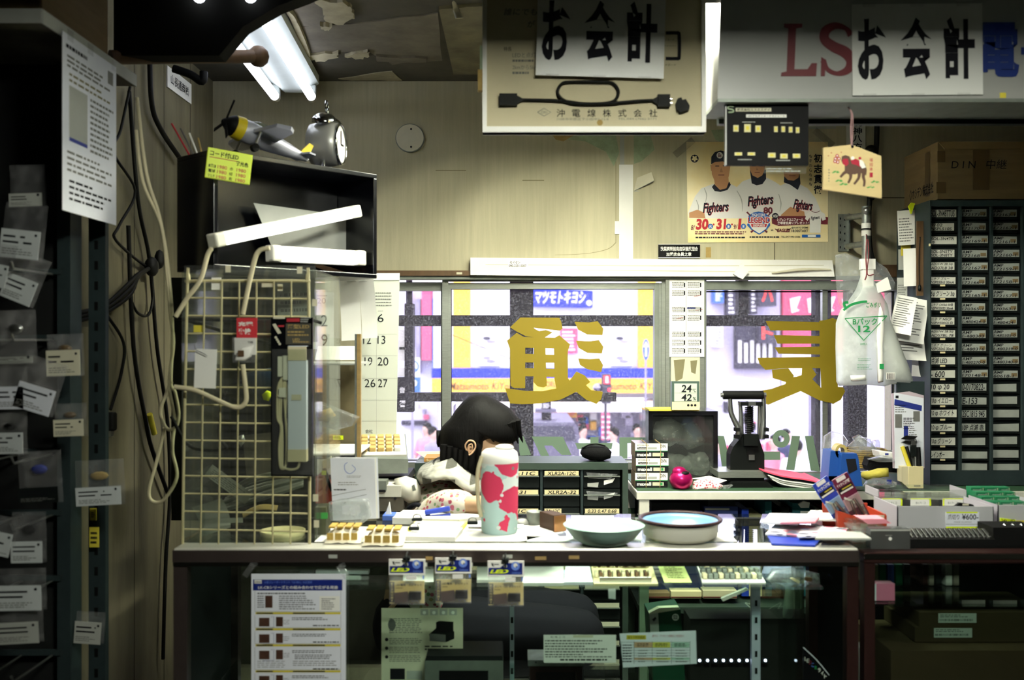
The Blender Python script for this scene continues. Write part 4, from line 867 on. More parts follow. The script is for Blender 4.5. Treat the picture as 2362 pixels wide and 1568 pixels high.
for i in range(6):
    x = 1120-i*52; H.tube([(x, 640-i*14, .085), (x-8, 780-i*12, .08), (x-6+i*3, 905-i*24, .05)], [34, 30, 3], 'hair_black', 8, 4)
H.build('hair_strands', t)
H = MB(); H.px(YW, 820, 880, 4.127); H.inflate([(770, 462), (808, 462), (812, 490), (798, 505), (800, 620), (785, 625), (772, 590)], .03, 'black'); H.build('hair_clip', t)
m = MB(); m.px(YW)
m.inflate([(968, 1115), (995, 1100), (1040, 1098), (1085, 1110), (1115, 1135), (1118, 1175), (1085, 1215), (1050, 1290), (1035, 1400), (1035, 1470), (925, 1470), (922, 1380), (938, 1240)], .185, 'floral', (1015, 1250))
m.at(Matrix.Identity(4))
for a_ in (armN, armF): capsule(m, a_, [.062, .058, .048, .04], 'floral')
o = m.build('blouse', t); remesh(o, .008, 4)
m = MB(); m.px(YW)
pull = lambda q: [(1181+(x-1181)*.945, 784+(y-784)*.945) for x, y in q]      # the near half of the body is closer to the eye
m.inflate(pull([(1040, 1060), (1000, 1073), (958, 1094), (948, 1108), (956, 1126), (1000, 1112), (1055, 1116), (1092, 1136), (1118, 1164), (1126, 1150), (1108, 1118), (1068, 1088)]), .2, 'plaid', (1040, 1078), 7); m.build('shawl', t)
m = MB()
for s in (-1, 1):
    capsule(m, [wp(980, 1440, s*.09), wp(1160, 1440, s*.1), wp(1330, 1445, s*.09)], [.125, .098, .078], 'cloth_dark')
    q = wp(1330, 1448, s*.09); capsule(m, [q, Vector((q.x+.01, q.y, .32)), Vector((q.x-.03, q.y, .14))], [.075, .065, .05], 'cloth_dark')
m.ball(wp(975, 1440), (.15, .19, .13), 'cloth_dark', None, 16)
o = m.build('trousers', t); remesh(o, .01, 4)
m = MB()
for s in (-1, 1): q = wp(1330, 1450, s*.09); capsule(m, [Vector((q.x-.05, q.y, .05)), Vector((q.x+.13, q.y-.01*s, .042))], [.046, .04], 'black')
m.build('shoes', t)
sx = wp(975, 1440).x
t = thing('stool', (sx, YW, 0), 'dark round stool under the bending woman', 'stool')
m = MB(); m.lathe([(.01, .0), (.17, 0), (.18, .02), (.17, .05), (.02, .055)], (sx, YW, wp(975, 1440).z-.20), 'black_soft', 24); m.build('seat', t)
m = MB(); m.cyl((sx, YW, .03), (sx, YW, wp(975, 1440).z-.20), .03, 'steel'); m.build('column', t)
m = MB(); m.lathe([(.21, 0), (.21, .015), (.04, .035)], (sx, YW, 0), 'steel', 28); m.build('foot', t)
# passers-by in the street
def walker(px, Y, shirt, trousers, label, yaw=0, sc=1.0, hair='hair_black', stride=.16):
    x = (px-1181)/F*Y; o = Vector((x, Y, ZG)); t = thing('passer_by', o, label, 'person', 'people in the street'); Mx = TR(o) @ RZ(yaw) @ Matrix.Scale(sc, 4)
    m = MB(Mx); sk = 'skin_far'
    m.ball((0, 0, 1.56), (.075, .092, .112), sk, None, 14); m.ball((0, -.085, 1.55), (.014, .02, .022), sk, None, 8)
    capsule(m, [Vector((0, 0, 1.47)), Vector((0, .01, 1.36))], [.052, .058], sk)
    capsule(m, [Vector((0, 0, 1.27)), Vector((0, 0, 1.1)), Vector((0, 0, .95))], [.13, .12, .125], sk); capsule(m, [Vector((-.15, 0, 1.33)), Vector((.15, 0, 1.33))], [.055, .055], sk)
    for s in (-1, 1):
        capsule(m, [Vector((s*.08, 0, .9)), Vector((s*.085, -s*stride*.55-.03, .5)), Vector((s*.085, -s*stride+.03, .09))], [.085, .06, .042], sk)
        capsule(m, [Vector((s*.085, -s*stride+.04, .045)), Vector((s*.09, -s*stride-.14, .035))], [.042, .035], sk)
        capsule(m, [Vector((s*.19, 0, 1.33)), Vector((s*.23, s*.05, 1.06)), Vector((s*.22, s*.1-.1, .84))], [.048, .04, .03], sk)
        hp = Vector((s*.22, s*.1-.12, .8)); capsule(m, [hp, hp+Vector((0, -.02, -.06))], [.034, .03], sk)
        for f in range(4): m.tube([hp+Vector((0, -.025+f*.016, -.06)), hp+Vector((0, -.03+f*.016, -.13-.01*(f in (1, 2)))), ], .011, sk, 6, 0)
        m.tube([hp+Vector((0, -.03, -.02)), hp+Vector((-s*.02, -.055, -.07))], .012, sk, 6, 0)
    o = m.build('body', t); remesh(o, .02, 3)
    m = MB(Mx); capsule(m, [Vector((0, 0, 1.28)), Vector((0, 0, 1.1)), Vector((0, 0, .9))], [.155, .145, .155], shirt); capsule(m, [Vector((-.16, 0, 1.33)), Vector((.16, 0, 1.33))], [.072, .072], shirt)
    for s in (-1, 1): capsule(m, [Vector((s*.19, 0, 1.33)), Vector((s*.225, s*.04, 1.1))], [.068, .062], shirt)
    remesh(m.build('shirt', t), .02, 3)
    m = MB(Mx); m.ball((0, 0, .92), (.17, .14, .12), trousers, None, 14)
    for s in (-1, 1): capsule(m, [Vector((s*.08, 0, .88)), Vector((s*.085, -s*stride*.55-.03, .5)), Vector((s*.085, -s*stride+.03, .12))], [.105, .08, .065], trousers)
    remesh(m.build('trousers', t), .02, 3)
    m = MB(Mx); m.ball((0, .022, 1.60), (.088, .096, .1), hair, None, 14); m.build('hair', t)
    m = MB(Mx)
    for s in (-1, 1): m.ball((s*.03, -.088, 1.575), .009, 'ink', None, 6)
    m.build('eyes', t)
mat('shirt_pink', '#d98a98', .9); mat('shirt_white', '#eceaf0', .9); mat('shirt_grey', '#8d8894', .9); mat('shirt_navy', '#2c3050', .9); mat('jeans', '#4a5370', .9); mat('slacks', '#3a3640', .9)
for a_ in ((1345, 18.4, 'shirt_white', 'jeans', 'passer-by in white shirt left of the pink striped banner', 30), (1415, 17.8, 'shirt_white', 'slacks', 'dark haired passer-by in white shirt under the red traffic signal', -60), (1402, 19, 'shirt_navy', 'slacks', 'passer-by in navy just behind the one under the signal', 120), (1470, 18.6, 'shirt_white', 'slacks', 'passer-by in white standing alone left of the black framed box', 10), (1310, 19, 'shirt_grey', 'jeans', 'passer-by in grey near the van roof', 80),
    (1000, 18, 'shirt_grey', 'slacks', 'passer-by in grey seen in the narrow left window', 60), (984, 18.8, 'shirt_pink', 'jeans', 'passer-by in pink seen in the narrow left window', -40), (1660, 16, 'shirt_grey', 'slacks', 'passer-by in grey left of the hole punch', 20), (1785, 16.5, 'shirt_pink', 'jeans', 'passer-by in pink just right of the hole punch', -70), (1815, 17.5, 'shirt_navy', 'slacks', 'passer-by in navy right of the hole punch', 40), (1840, 15.6, 'shirt_white', 'jeans', 'passer-by in white above the magazines on desk', 150)): walker(*a_)
# ================================================================== BACK WALL
def flat(Y, x0, y0, x1, y1, mm, name, label, cat, th=.001, extra=None, group=None, z0=0):
    m = MB(); m.px(Y); m.slab(x0, y0, x1, y1, z0, z0+th, mm)
    if extra: extra(m, z0+th+.0004)
    return one(m, name, label, cat, group)
YBs = YB-.001
t = thing('round_cover_plate', P(946, 352, YBs), 'round pale cover plate screwed to the back wall', 'cover plate')
m = MB(); m.px(YBs); q = [(946+33.5*math.cos(a*math.pi/24), 319+33*math.sin(a*math.pi/24)) for a in range(48)]; m.prism(q, 0, .008, 'aluminium_dull'); m.prism([(946+(x-946)*.94, 319+(y-319)*.94) for x, y in q], .008, .011, 'paper_old'); m.build('disc', t)
for x, y in ((949, 299), (949, 340)):
    m = MB(); m.px(YBs); m.disc(x, y, 2.4, 'ink', .0115, 10); m.build('screw', t)
m = MB(); m.px(YBs); m.slab(1428, 380, 1460, 598, 0, .004, 'paper'); m.slab(1418, 510, 1430, 540, 0, .003, 'paper'); m.slab(1430, 310, 1440, 380, 0, .002, 'paper_grey'); one(m, 'vertical_tape', 'broad white vertical strip of tape on back wall above the middle window', 'tape')
m = MB(); m.px(YBs); m.poly([(1462, 440, .001), (1468, 412, .02), (1500, 400, .03), (1507, 418, .02)], 'paper_old'); m.poly([(1462, 441, .001), (1507, 419, .02), (1507, 417, .018), (1462, 438, 0)], 'paper_grey'); m.prism([(1462, 442), (1468, 438), (1474, 442)], 0, .002, 'paper_grey'); one(m, 'torn_paper', 'torn flap of paper on the back wall right of white tape', 'paper scrap')
# cloth-covered rail above the windows
m = MB(); random.seed(3); m.px(3.62)
def railz(u, v): return (random.uniform(-.6, .6), random.uniform(-.5, .5)+(u-.5)*10, .012*math.sin(v*3.1)+random.uniform(-.002, .002))
m2 = MB(); m2.px(3.66); m2.prism([(1085, 594), (1920, 600), (1925, 638), (1320, 637), (1085, 634)], -.05, .0, 'paper'); 
for a_ in ((1120, 610, 1900, 612), (1320, 622, 1800, 627)): m2.ribbon([(a_[0], a_[1]), ((a_[0]+a_[2])/2, a_[1]+3), (a_[2], a_[3])], [1.2, 2.4, 1], 'paper_old', .0006)
m2.prism([(1690, 632), (1710, 606), (1725, 628), (1712, 644), (1702, 640)], 0, .012, 'paper'); m2.tube([(1780, 630, .004), (1850, 622, .006), (1915, 622, .004)], [2, 4, 2], 'paper_old', 6, 4, flat=.001)
m2.slab(1172, 600, 1218, 618, .0, .0012, 'white'); m2.text('セイセン', 1176, 602, 1200, 608, 'ink', .002, .01); m2.text('090-2231-5007', 1174, 610, 1214, 616, 'ink', .002, .01)
one(m2, 'covered_rail', 'long white paper-covered rail above the windows', 'rail')
def ex(m, z):
    m.rect(1518, 563, 1614, 564.2, 'white', z); m.rect(1518, 594, 1614, 595.5, 'white', z); m.text('秋葉原駅前商店街振興組合', 1523, 569, 1609, 579, 'white', z, .02); m.text('加盟店会員之章', 1536, 582, 1594, 591, 'white', z, .02)
flat(YBs, 1518, 563, 1614, 596, 'black_gloss', 'membership_plate', 'small black plate with two rows of white characters on the wall below poster', 'sign', .006, ex)
flat(YBs, 1628, 570, 1640, 594, 'plaster_tan', 'tape_piece', 'short brown tape on wall right of the black plate', 'tape')
# timetable on the post
def ex(m, z):
    for r in range(9):
        y = 650+r*19
        if r in (2, 5): continue
        for x0 in (1550, 1586): m.lines(x0, y, x0+28, y+14, 4, 'ink_grey', z, .5, .05, 3)
        m.rect(1577, y+2, 1580, y+12, 'ink', z); m.rect(1614, y+2, 1617, y+12, 'ink', z)
    m.rect(1582, 646, 1582.6, 818, 'ink_grey', z); m.rect(1584, 709, 1604, 712, 'ink_blue', z)
    for x, y in ((1600, 684), (1604, 716), (1560, 735)): m.ribbon([(x, y), (x+16, y-3)], [1, 1], 'ink_red', z)
flat(YBs-.013, 1543, 642, 1624, 823, 'paper', 'timetable', 'tall white printed timetable sheet on the post between windows', 'timetable', .004, ex)
# baseball poster
def poster(m, z):
    Mx = m.M; m.px(YBs, 1560, 220, 3.734)
    gold = mat('poster_gold', '#e8c24a', .6, col2='#f6eecb', vs=1.2); jersey = mat('jersey', '#e2e0da', .7); skin = mat('print_skin', '#b8875e', .7); navy = mat('print_navy', '#1b1d26', .6); maroon = mat('print_maroon', '#5a1220', .6); red = mat('print_red', '#b01c28', .6); blue = mat('print_blue', '#1d5aa6', .6); pink = mat('print_pink', '#9a7050', .7)
    m.poly([(85, 400), (1305, 400), (1305, 1262), (100, 1268)], gold, z)
    z1, z2, z3, z4 = z+.0004, z+.0008, z+.0012, z+.0016
    def pl(p, mm, zz): m.poly(p, mm, zz)
    # middle player
    pl([(520, 790), (570, 740), (640, 715), (700, 700), (780, 710), (850, 745), (900, 780), (900, 1040), (560, 1060)], jersey, z1)
    pl([(632, 640), (770, 640), (772, 720), (740, 765), (690, 775), (648, 758)], navy, z2); pl([(628, 560), (765, 560), (762, 640), (738, 690), (700, 712), (655, 690), (632, 640)], skin, z3)
    m.rect(650, 604, 684, 610, navy, z4); m.rect(708, 604, 742, 610, navy, z4); m.rect(672, 662, 716, 667, maroon, z4); m.poly([(690, 620), (706, 645), (684, 645)], pink, z4)
    # right player
    pl([(850, 850), (890, 780), (950, 752), (1050, 760), (1130, 800), (1200, 890), (1250, 1010), (1160, 1080), (880, 1060), (860, 950)], jersey, z1+.0002)
    pl([(930, 670), (1060, 670), (1068, 760), (1045, 815), (980, 770), (925, 750)], navy, z2); pl([(922, 660), (1062, 660), (1050, 710), (1010, 735), (960, 730), (930, 700)], skin, z3); m.rect(970, 690, 1025, 694, maroon, z4)
    pl([(900, 1030), (980, 960), (1100, 1000), (1110, 1060), (900, 1060)], skin, z2)
    # left player
    pl([(100, 1010), (160, 870), (215, 800), (310, 765), (470, 765), (560, 810), (605, 890), (600, 960), (560, 1060), (110, 1060)], jersey, z2)
    for a_ in ([(170, 900), (190, 960), (180, 1030)], [(240, 800), (260, 860), (250, 920)], [(520, 820), (560, 900), (570, 1000)], [(880, 850), (900, 930), (890, 1000)]): m.ribbon(a_, [5, 9, 3], 'paper_grey', z2+.0003)
    pl([(305, 790), (325, 765), (455, 745), (468, 770), (440, 815), (380, 832), (330, 825)], navy, z2+.0002); pl([(322, 700), (330, 770), (375, 815), (430, 800), (450, 750), (446, 690)], skin, z3)
    pl([(300, 600), (305, 680), (325, 730), (370, 755), (410, 750), (450, 700), (466, 600), (440, 560), (330, 560)], skin, z3+.0002)
    pl([(298, 595), (300, 530), (330, 490), (380, 475), (440, 490), (468, 600), (440, 592), (400, 570), (330, 575)], navy, z4); m.disc(372, 517, 27, 'paper', z4+.0003); m.text('Bs', 356, 500, 388, 534, maroon, z4+.0005, .03, .2)
    m.rect(334, 606, 368, 613, navy, z4+.0003); m.rect(400, 604, 436, 611, navy, z4+.0003); m.poly([(384, 620), (400, 662), (372, 662)], pink, z4+.0003); m.rect(360, 684, 412, 690, maroon, z4+.0003)
    pl([(292, 600), (302, 600), (306, 655), (298, 650)], skin, z4); pl([(110, 1010), (180, 985), (240, 1010), (250, 1060), (110, 1055)], skin, z3)
    for x0, y0, x1, y1, rt in ((225, 920, 450, 1030, -4), (610, 860, 835, 970, -6), (1005, 900, 1170, 1010, 6)):
        m.text('Fighters', x0+3, y0+3, x1+3, y1+3, red, z4+.0002, .03, .3, rot=rt); m.text('Fighters', x0, y0, x1, y1, navy, z4+.0004, .03, .3, rot=rt)
    m.text('80', 748, 962, 828, 1020, maroon, z4, .05)
    m.disc(157, 545, 34, navy, z1); m.disc(157, 545, 26, gold, z1+.0002)
    for k in range(5): m.disc(157+26*math.cos(k*1.257-1.57), 545+26*math.sin(k*1.257-1.57), 9, navy, z1+.0004, 10)
    # dates
    m.text('8/', 124, 1118, 160, 1160, maroon, z4, .02, .2); m.text('30', 166, 1062, 276, 1158, red, z4, .05, .1); m.text('31', 342, 1062, 430, 1155, red, z4, .05, .1); m.text('9/', 492, 1112, 526, 1152, maroon, z4, .02, .2); m.text('1', 528, 1062, 560, 1155, red, z4, .05, .1)
    for x, y, c in ((293, 1128, '火'), (449, 1128, '水'), (577, 1128, '木')): m.disc(x, y, 22, blue, z3); m.text(c, x-13, y-13, x+13, y+14, 'white', z4, .03)
    for x in (320, 478): m.disc(x, 1112, 8, red, z4)
    m.lines(160, 1168, 600, 1200, 2, maroon, z4, .5, .05, 30); m.lines(165, 1216, 600, 1232, 1, navy, z4, .7, .02, 26); m.lines(630, 1212, 890, 1228, 1, navy, z4, .7, .02, 22); m.text('TEL:047-440-0586', 900, 1210, 1065, 1226, navy, z4, .01); m.rect(1080, 1200, 1240, 1224, blue, z4); m.rect(1130, 1203, 1200, 1221, 'white', z4+.0003)
    # emblem
    pl([(616, 1040), (660, 1010), (706, 1000), (752, 1010), (800, 1040), (806, 1120), (770, 1165), (712, 1200), (650, 1165), (608, 1120)], blue, z4); pl([(626, 1105), (792, 1105), (770, 1150), (712, 1190), (650, 1150)], 'white', z4+.0003); m.text('FIGHTERS', 650, 1018, 764, 1042, 'white', z4+.0005, .03)
    m.text('LEGEND', 608, 1044, 812, 1106, 'white', z4+.0006, .09); m.text('LEGEND', 616, 1050, 804, 1100, red, z4+.0009, .03); pl([(640, 1108), (780, 1108), (772, 1134), (648, 1134)], red, z4+.0006); m.text('SERIES', 658, 1112, 762, 1130, 'white', z4+.0009, .03)
    for a_ in (((606, 1005), (640, 1040)), ((820, 1005), (784, 1040)), ((640, 1180), (690, 1140)), ((780, 1180), (735, 1140))): m.ribbon(a_, [16, 8], maroon, z4+.0002)
    # banner
    pl([(820, 1060), (870, 1040), (1240, 1040), (1305, 1050), (1300, 1110), (1180, 1108), (880, 1125), (822, 1105)], maroon, z4); m.disc(850, 1040, 28, navy, z4+.0003); m.text('30日は', 832, 1028, 870, 1052, 'white', z4+.0006, .02)
    m.text('レジェンドユニフォーム', 866, 1058, 1090, 1082, 'white', z4+.0006, .03, .1); m.text('来場者全員にプレゼント!', 866, 1086, 1136, 1112, 'white', z4+.0006, .03, .1)
    m.text('vs.', 812, 1156, 836, 1168, navy, z4, .02); m.text('EAGLES', 866, 1148, 978, 1178, maroon, z4, .05, .2); m.ribbon([(846, 1148), (866, 1160), (880, 1150)], [3, 12, 3], maroon, z4); m.ribbon([(946, 1150), (970, 1156), (984, 1144)], [3, 10, 3], maroon, z4)
    m.text('@TOKYO DOME', 990, 1132, 1134, 1150, navy, z4, .02); m.text('18:30START', 990, 1156, 1134, 1178, navy, z4, .02)
    pl([(1120, 1020), (1160, 995), (1195, 1004), (1232, 995), (1276, 1020), (1286, 1070), (1256, 1080), (1244, 1050), (1240, 1184), (1146, 1184), (1146, 1052), (1128, 1082), (1106, 1064)], 'white', z4+.0008); m.text('Fighters', 1154, 1040, 1232, 1076, navy, z4+.0011, .03, .3, rot=-8); m.ribbon([(1160, 996), (1196, 1010), (1232, 996)], [5, 5, 5], maroon, z4+.0011)
    for i, c in enumerate('初志貫徹'): m.text(c, 1182, 505+i*90, 1254, 580+i*90, 'ink', z4, .03)
    for i, c in enumerate('〜変わらぬ魂〜'): m.text(c, 1142, 510+i*40, 1166, 540+i*40, 'ink', z4, .01)
    m.M = Mx
m = MB(); m.px(YBs); m.prism([(1583, 327), (1909, 327), (1909, 557), (1587, 560)], 0, .0012, 'paper'); poster(m, .0016); one(m, 'baseball_poster', 'yellow poster of three players in white uniforms on back wall', 'poster')
for (x, y, lb) in ((1578, 340, 'clear tape at upper left corner of the yellow poster'), (1900, 318, 'clear tape at upper right corner of the yellow poster')):
    m = MB(); m.px(YBs-.006); m.box((x, y, 0), (56, 16, .0008), 'bag_thin', Matrix.Rotation(math.radians(-40 if x < 1700 else 40), 4, 'Z')); one(m, 'tape_piece', lb, 'tape', 'tapes of the poster')
# paper charm, black cable, wall note
def ex(m, z):
    for i, c in enumerate('大明神八方除'): m.text(c, 1967, 258+i*18, 1988, 274+i*18, 'ink', z, .02)
flat(YBs, 1952, 262, 1996, 345, 'paper', 'paper_charm', 'narrow white paper charm with vertical brush characters', 'paper charm', .001, ex)
def ex(m, z):
    m.lines(1870, 258, 1892, 268, 1, 'ink_grey', z); m.lines(1898, 255, 1918, 290, 6, 'ink', z, .5, .2, 6)
flat(YBs, 1866, 248, 1928, 297, 'paper_grey', 'wall_note', 'pale note with small print on the wall right of black lamp panel', 'note', .001, ex)
m = MB(); m.tube([P(x, y, YB-.04) for x, y in ((2022, 180), (2022, 330), (2010, 420), (2004, 500), (2008, 580), (2026, 620), (2050, 640))], .01, 'rubber', 8, 5); one(m, 'wall_cable', 'thick black cable running down back wall beside wooden plaque', 'cable')
for y, r_, lb in ((345, .022, 'upper black tie around the thick wall cable, above the wooden plaque'), (455, .016, 'lower black tie around thick wall cable, under the wooden plaque')):
    m = MB(); m.ball(P(2009, y, YB-.04), (r_, r_, r_*.8), 'rubber', None, 10); one(m, 'cable_clip', lb, 'cable tie', 'ties of the wall cable')
# pipe bracket
t = thing('pipe_bracket', P(1985, 600, 3.5), 'grey metal post with cross arms on perforated wall plate', 'bracket')
m = MB(); m.px(YBs); m.slab(1933, 494, 1952, 580, -.02, .004, 'galvanised'); m.slab(1952, 494, 1955, 580, -.02, .03, 'galvanised')
for y in (502, 518, 534, 550, 568): m.rect(1936, y, 1939, y+5, 'ink', .0046); m.rect(1946, y+3, 1949, y+7, 'ink', .0046)
m.build('wall_plate', t)
m = MB(); m.tube([P(1998, 476, 3.5), P(1998, 640, 3.5)], .0155, 'galvanised', 14, 0); m.build('post', t)
for y in (502, 568):
    m = MB(); m.tube([P(1954, y, 3.66), P(1996, y-6, 3.5)], .011, 'galvanised', 10, 0); m.build('arm', t)
m = MB(); m.ball(P(1999, 486, 3.485), .014, 'steel', None, 10); m.build('bolt', t)
for y in (515, 532):
    m = MB(); m.tube([P(1998, y, 3.5), P(1998, y+12, 3.5)], .0165, 'paper', 14, 0); m.build('sticker', t)
m = MB(); m.tube([P(1998, 527, 3.5), P(1998, 530, 3.5)], .018, 'rubber', 12, 0); m.build('cable_tie', t)
# window lettering, cut film on the glass (seen from inside, so mirrored)
mat('film_yellow', '#8f7c10', .6); mat('film_green', '#6f8570', .6)
FY = MT['film_yellow']; nt = FY.node_tree; tl = nt.nodes.new('ShaderNodeBsdfTranslucent'); tl.inputs[0].default_value = lin('#b79c10'); mxn = nt.nodes.new('ShaderNodeMixShader'); mxn.inputs[0].default_value = .22
nt.links.new(nt.nodes['Principled BSDF'].outputs[0], mxn.inputs[1]); nt.links.new(tl.outputs[0], mxn.inputs[2]); nt.links.new(mxn.outputs[0], nt.nodes['Material Output'].inputs[0])
GY = MT['film_green']; nt = GY.node_tree; tl = nt.nodes.new('ShaderNodeBsdfTranslucent'); tl.inputs[0].default_value = lin('#8aa68c'); mxn = nt.nodes.new('ShaderNodeMixShader'); mxn.inputs[0].default_value = .22
nt.links.new(nt.nodes['Principled BSDF'].outputs[0], mxn.inputs[1]); nt.links.new(tl.outputs[0], mxn.inputs[2]); nt.links.new(mxn.outputs[0], nt.nodes['Material Output'].inputs[0])
ZF = .004
def film(polys, mm, lab, Y, ox, oy, sc):
    m = MB(); m.px(Y, ox, oy, sc)
    for i, p in enumerate(polys): m.prism(p, i*.00012, .0006+i*.00012, mm)
    return one(m, 'window_lettering', lab, 'lettering', 'letters stuck on the window glass')
f1 = [[(985, 480), (1070, 400), (1390, 402), (1405, 430), (1418, 490), (1395, 508), (1180, 484), (1210, 510), (1215, 565), (1120, 555), (1040, 515)],   # head
 [(1180, 488), (1225, 512), (1280, 502), (1335, 522), (1270, 565), (1200, 570)],
 [(960, 590), (1040, 525), (1110, 565), (1110, 980), (1020, 980), (990, 960), (985, 660)], [(1345, 570), (1390, 545), (1478, 620), (1460, 680), (1462, 900), (1478, 920), (1530, 850), (1545, 980), (1420, 1010), (1365, 985), (1350, 900)],
 [(1105, 560), (1350, 565), (1350, 655), (1105, 648)], [(1105, 698), (1350, 706), (1350, 772), (1105, 768)], [(1105, 815), (1350, 820), (1350, 888), (1105, 882)], [(1180, 640), (1276, 640), (1288, 960), (1260, 975), (1210, 965), (1178, 930)],
 [(945, 980), (1020, 990), (1110, 1002), (1250, 1005), (1400, 975), (1520, 900), (1530, 1010), (1400, 1075), (1240, 1105), (1090, 1112), (985, 1105)],
 [(1475, 920), (1530, 842), (1600, 875), (1645, 930), (1610, 955), (1650, 995), (1748, 1010), (1735, 1070), (1695, 1110), (1610, 1075), (1530, 1010), (1480, 990)],
 [(1515, 435), (1640, 440), (1705, 430), (1752, 490), (1745, 545), (1620, 540), (1545, 500)], [(1527, 590), (1640, 595), (1715, 585), (1752, 640), (1740, 695), (1620, 690), (1550, 650)], [(1545, 735), (1640, 742), (1718, 735), (1750, 790), (1735, 850), (1620, 825), (1560, 790)]]
film(f1, 'film_yellow', 'large yellow brush character stuck on the middle window', YB+.0205, 900, 620, 3.564)
f2 = [[(862, 362), (1230, 370), (1330, 340), (1360, 360), (1360, 430), (895, 428)], [(918, 460), (1240, 466), (1240, 520), (945, 520)], [(925, 545), (1240, 540), (1240, 595), (952, 590)], [(1235, 360), (1360, 350), (1365, 820), (1400, 822), (1415, 850), (1385, 910), (1330, 940), (1250, 900), (1248, 800), (1240, 640)],
 [(805, 618), (1245, 612), (1245, 690), (1190, 690), (1110, 690), (1015, 690), (860, 702), (820, 660)], [(905, 700), (1020, 690), (1060, 745), (1010, 790), (950, 770), (912, 760)], [(1115, 690), (1185, 690), (1215, 735), (1170, 785), (1110, 770)], [(1010, 755), (1075, 750), (1120, 735), (1190, 770), (1260, 840), (1330, 935), (1240, 915), (1105, 850), (960, 910), (880, 945), (845, 930), (805, 850), (900, 835), (1000, 800)]]
film(f2, 'film_yellow', 'large yellow brush character stuck on the right window beside clear bag', YB+.0105, 1480, 620, 3.015)
s2 = [[(910+60+60*math.cos(a*math.pi/16)*1.0, 1181+62*math.sin(a*math.pi/16)) for a in range(17)]+[(970+22*math.cos(a*math.pi/16), 1181+22*math.sin(a*math.pi/16)) for a in range(16, -1, -1)], [(970+60*math.cos(a*math.pi/16), 1181-62*math.sin(a*math.pi/16)) for a in range(17)]+[(970+22*math.cos(a*math.pi/16), 1181-22*math.sin(a*math.pi/16)) for a in range(16, -1, -1)]]
film(s2+[[(1045, 1160), (1102, 1162), (1062, 1400), (1004, 1396)], [(1135, 1162), (1190, 1160), (1240, 1410), (1175, 1400)]], 'film_green', 'grey-green slanted strokes with a ring stuck low on the right window', YB+.0105, 1480, 620, 3.015)
film([[(836, 1270), (964, 1270), (964, 1328), (836, 1328)]], 'film_green', 'grey-green short bar stuck low on right window beside the hole punch', YB+.0105, 1480, 620, 3.015)
film([[(528, 1160), (572, 1162), (612, 1330), (640, 1162), (672, 1165), (640, 1400), (562, 1400)]], 'film_green', 'grey-green V shaped letter partly behind the hole punch', YB+.0105, 1480, 620, 3.015)
film([[(1164, 1378), (1420, 1380), (1490, 1530), (1410, 1530), (1330, 1452), (1265, 1452), (1310, 1540), (1240, 1540)]], 'film_green', 'grey-green arched letter low on the middle window right of the woman', YB+.0205, 900, 620, 3.564)
film([[(1060, 1378), (1095, 1375), (1160, 1530), (1070, 1535), (1060, 1500)]], 'film_green', 'grey-green slanted stroke low on the middle window next to the white bottle top', YB+.0205, 900, 620, 3.564)
film([[(1520, 1430), (1645, 1430), (1645, 1382), (1712, 1382), (1712, 1430), (1830, 1430), (1820, 1480), (1540, 1480)], [(1884, 1384), (2120, 1384), (2120, 1432), (1950, 1432), (1950, 1560), (1884, 1560)]], 'film_green', 'grey-green angular letters low on the middle window above the black pouch', YB+.0205, 900, 620, 3.564)

# ================================================================== DESK AND CABINETS BEHIND THE COUNTER
ZD = 1.017
mat('green_mat', '#2c4a32', .55, var=.2, vs=20); mat('edge_white', '#cfcdbf', .5, var=.12, vs=16); mat('leg_green', '#4f6650', .5)
t = thing('work_desk', ((.42+1.9)/2, 3.4, 0), 'long work desk with white edge and green top under the right window', 'desk')
m = MB(); m.span((.40, 3.20, ZD-.03), (2.2, 3.62, ZD-.004), 'edge_white', .002); m.build('desk_top', t)
m = MB(); m.span((.405, 3.215, ZD-.004), (2.2, 3.61, ZD), 'green_mat'); m.build('green_mat', t)
for x in (.41, 1.5):
    for y in (3.205, 3.58):
        m = MB(); m.span((x, y, 0), (x+.03, y+.03, ZD-.03), 'leg_green'); m.span((x-.001, y-.001, ZD-.12), (x+.031, y+.031, ZD-.03), 'edge_white'); m.build('leg', t)
for z in (.62, .30):
    m = MB(); m.span((.41, 3.21, z), (2.0, 3.6, z+.02), 'green_steel'); m.build('shelf', t)
m = MB(); m.span((.41, 3.59, .05), (2.0, 3.6, ZD-.04), 'drawer_dark'); m.build('back_panel', t)
# green drawer cabinet
def cab_label(m, x0, y0, x1, y1, z, txts, mm='paper_old', rot=0):
    m.rect(x0, y0, x1, y1, mm, z); n = len(txts)
    for i, tx in enumerate(txts):
        if tx: h = (y1-y0)/n; m.text(tx, x0+(x1-x0)*.08, y0+h*i+h*.16, x0+(x1-x0)*(.92 if len(tx) > 5 else .65), y0+h*i+h*.88, 'ink', z+.0005, .014, .15)
ZG1 = 1.106
t = thing('drawer_cabinet', (.03, 3.3, 0), 'green steel cabinet of small black drawers behind the counter', 'drawer cabinet')
m = MB(); m.px(3.2); gx0, gx1 = 957, 1449
m.slab(gx0, 1068, gx1, 1083, -.2, .0, 'green_steel'); m.slab(gx0, 1083, gx0+8, 2100, -.2, 0, 'green_steel'); m.slab(gx1-13, 1083, gx1, 2100, -.2, 0, 'green_steel'); m.slab(gx0, 1083, gx1, 2100, -.2, -.19, 'green_steel')
for c in range(1, 5): m.slab(gx1-13-c*93.5-3, 1083, gx1-13-c*93.5+3, 2100, -.2, -.004, 'grey_steel')
m.build('body', t)
LB = {(2, 0): ['2A-11C'], (3, 0): ['XLR2A-12C'], (2, 1): ['2A-31'], (3, 1): ['XLR2A-32'], (2, 2): ['2-11C'], (3, 2): ['3A-12C'], (4, 2): ['0.33 0.47 0.68']}
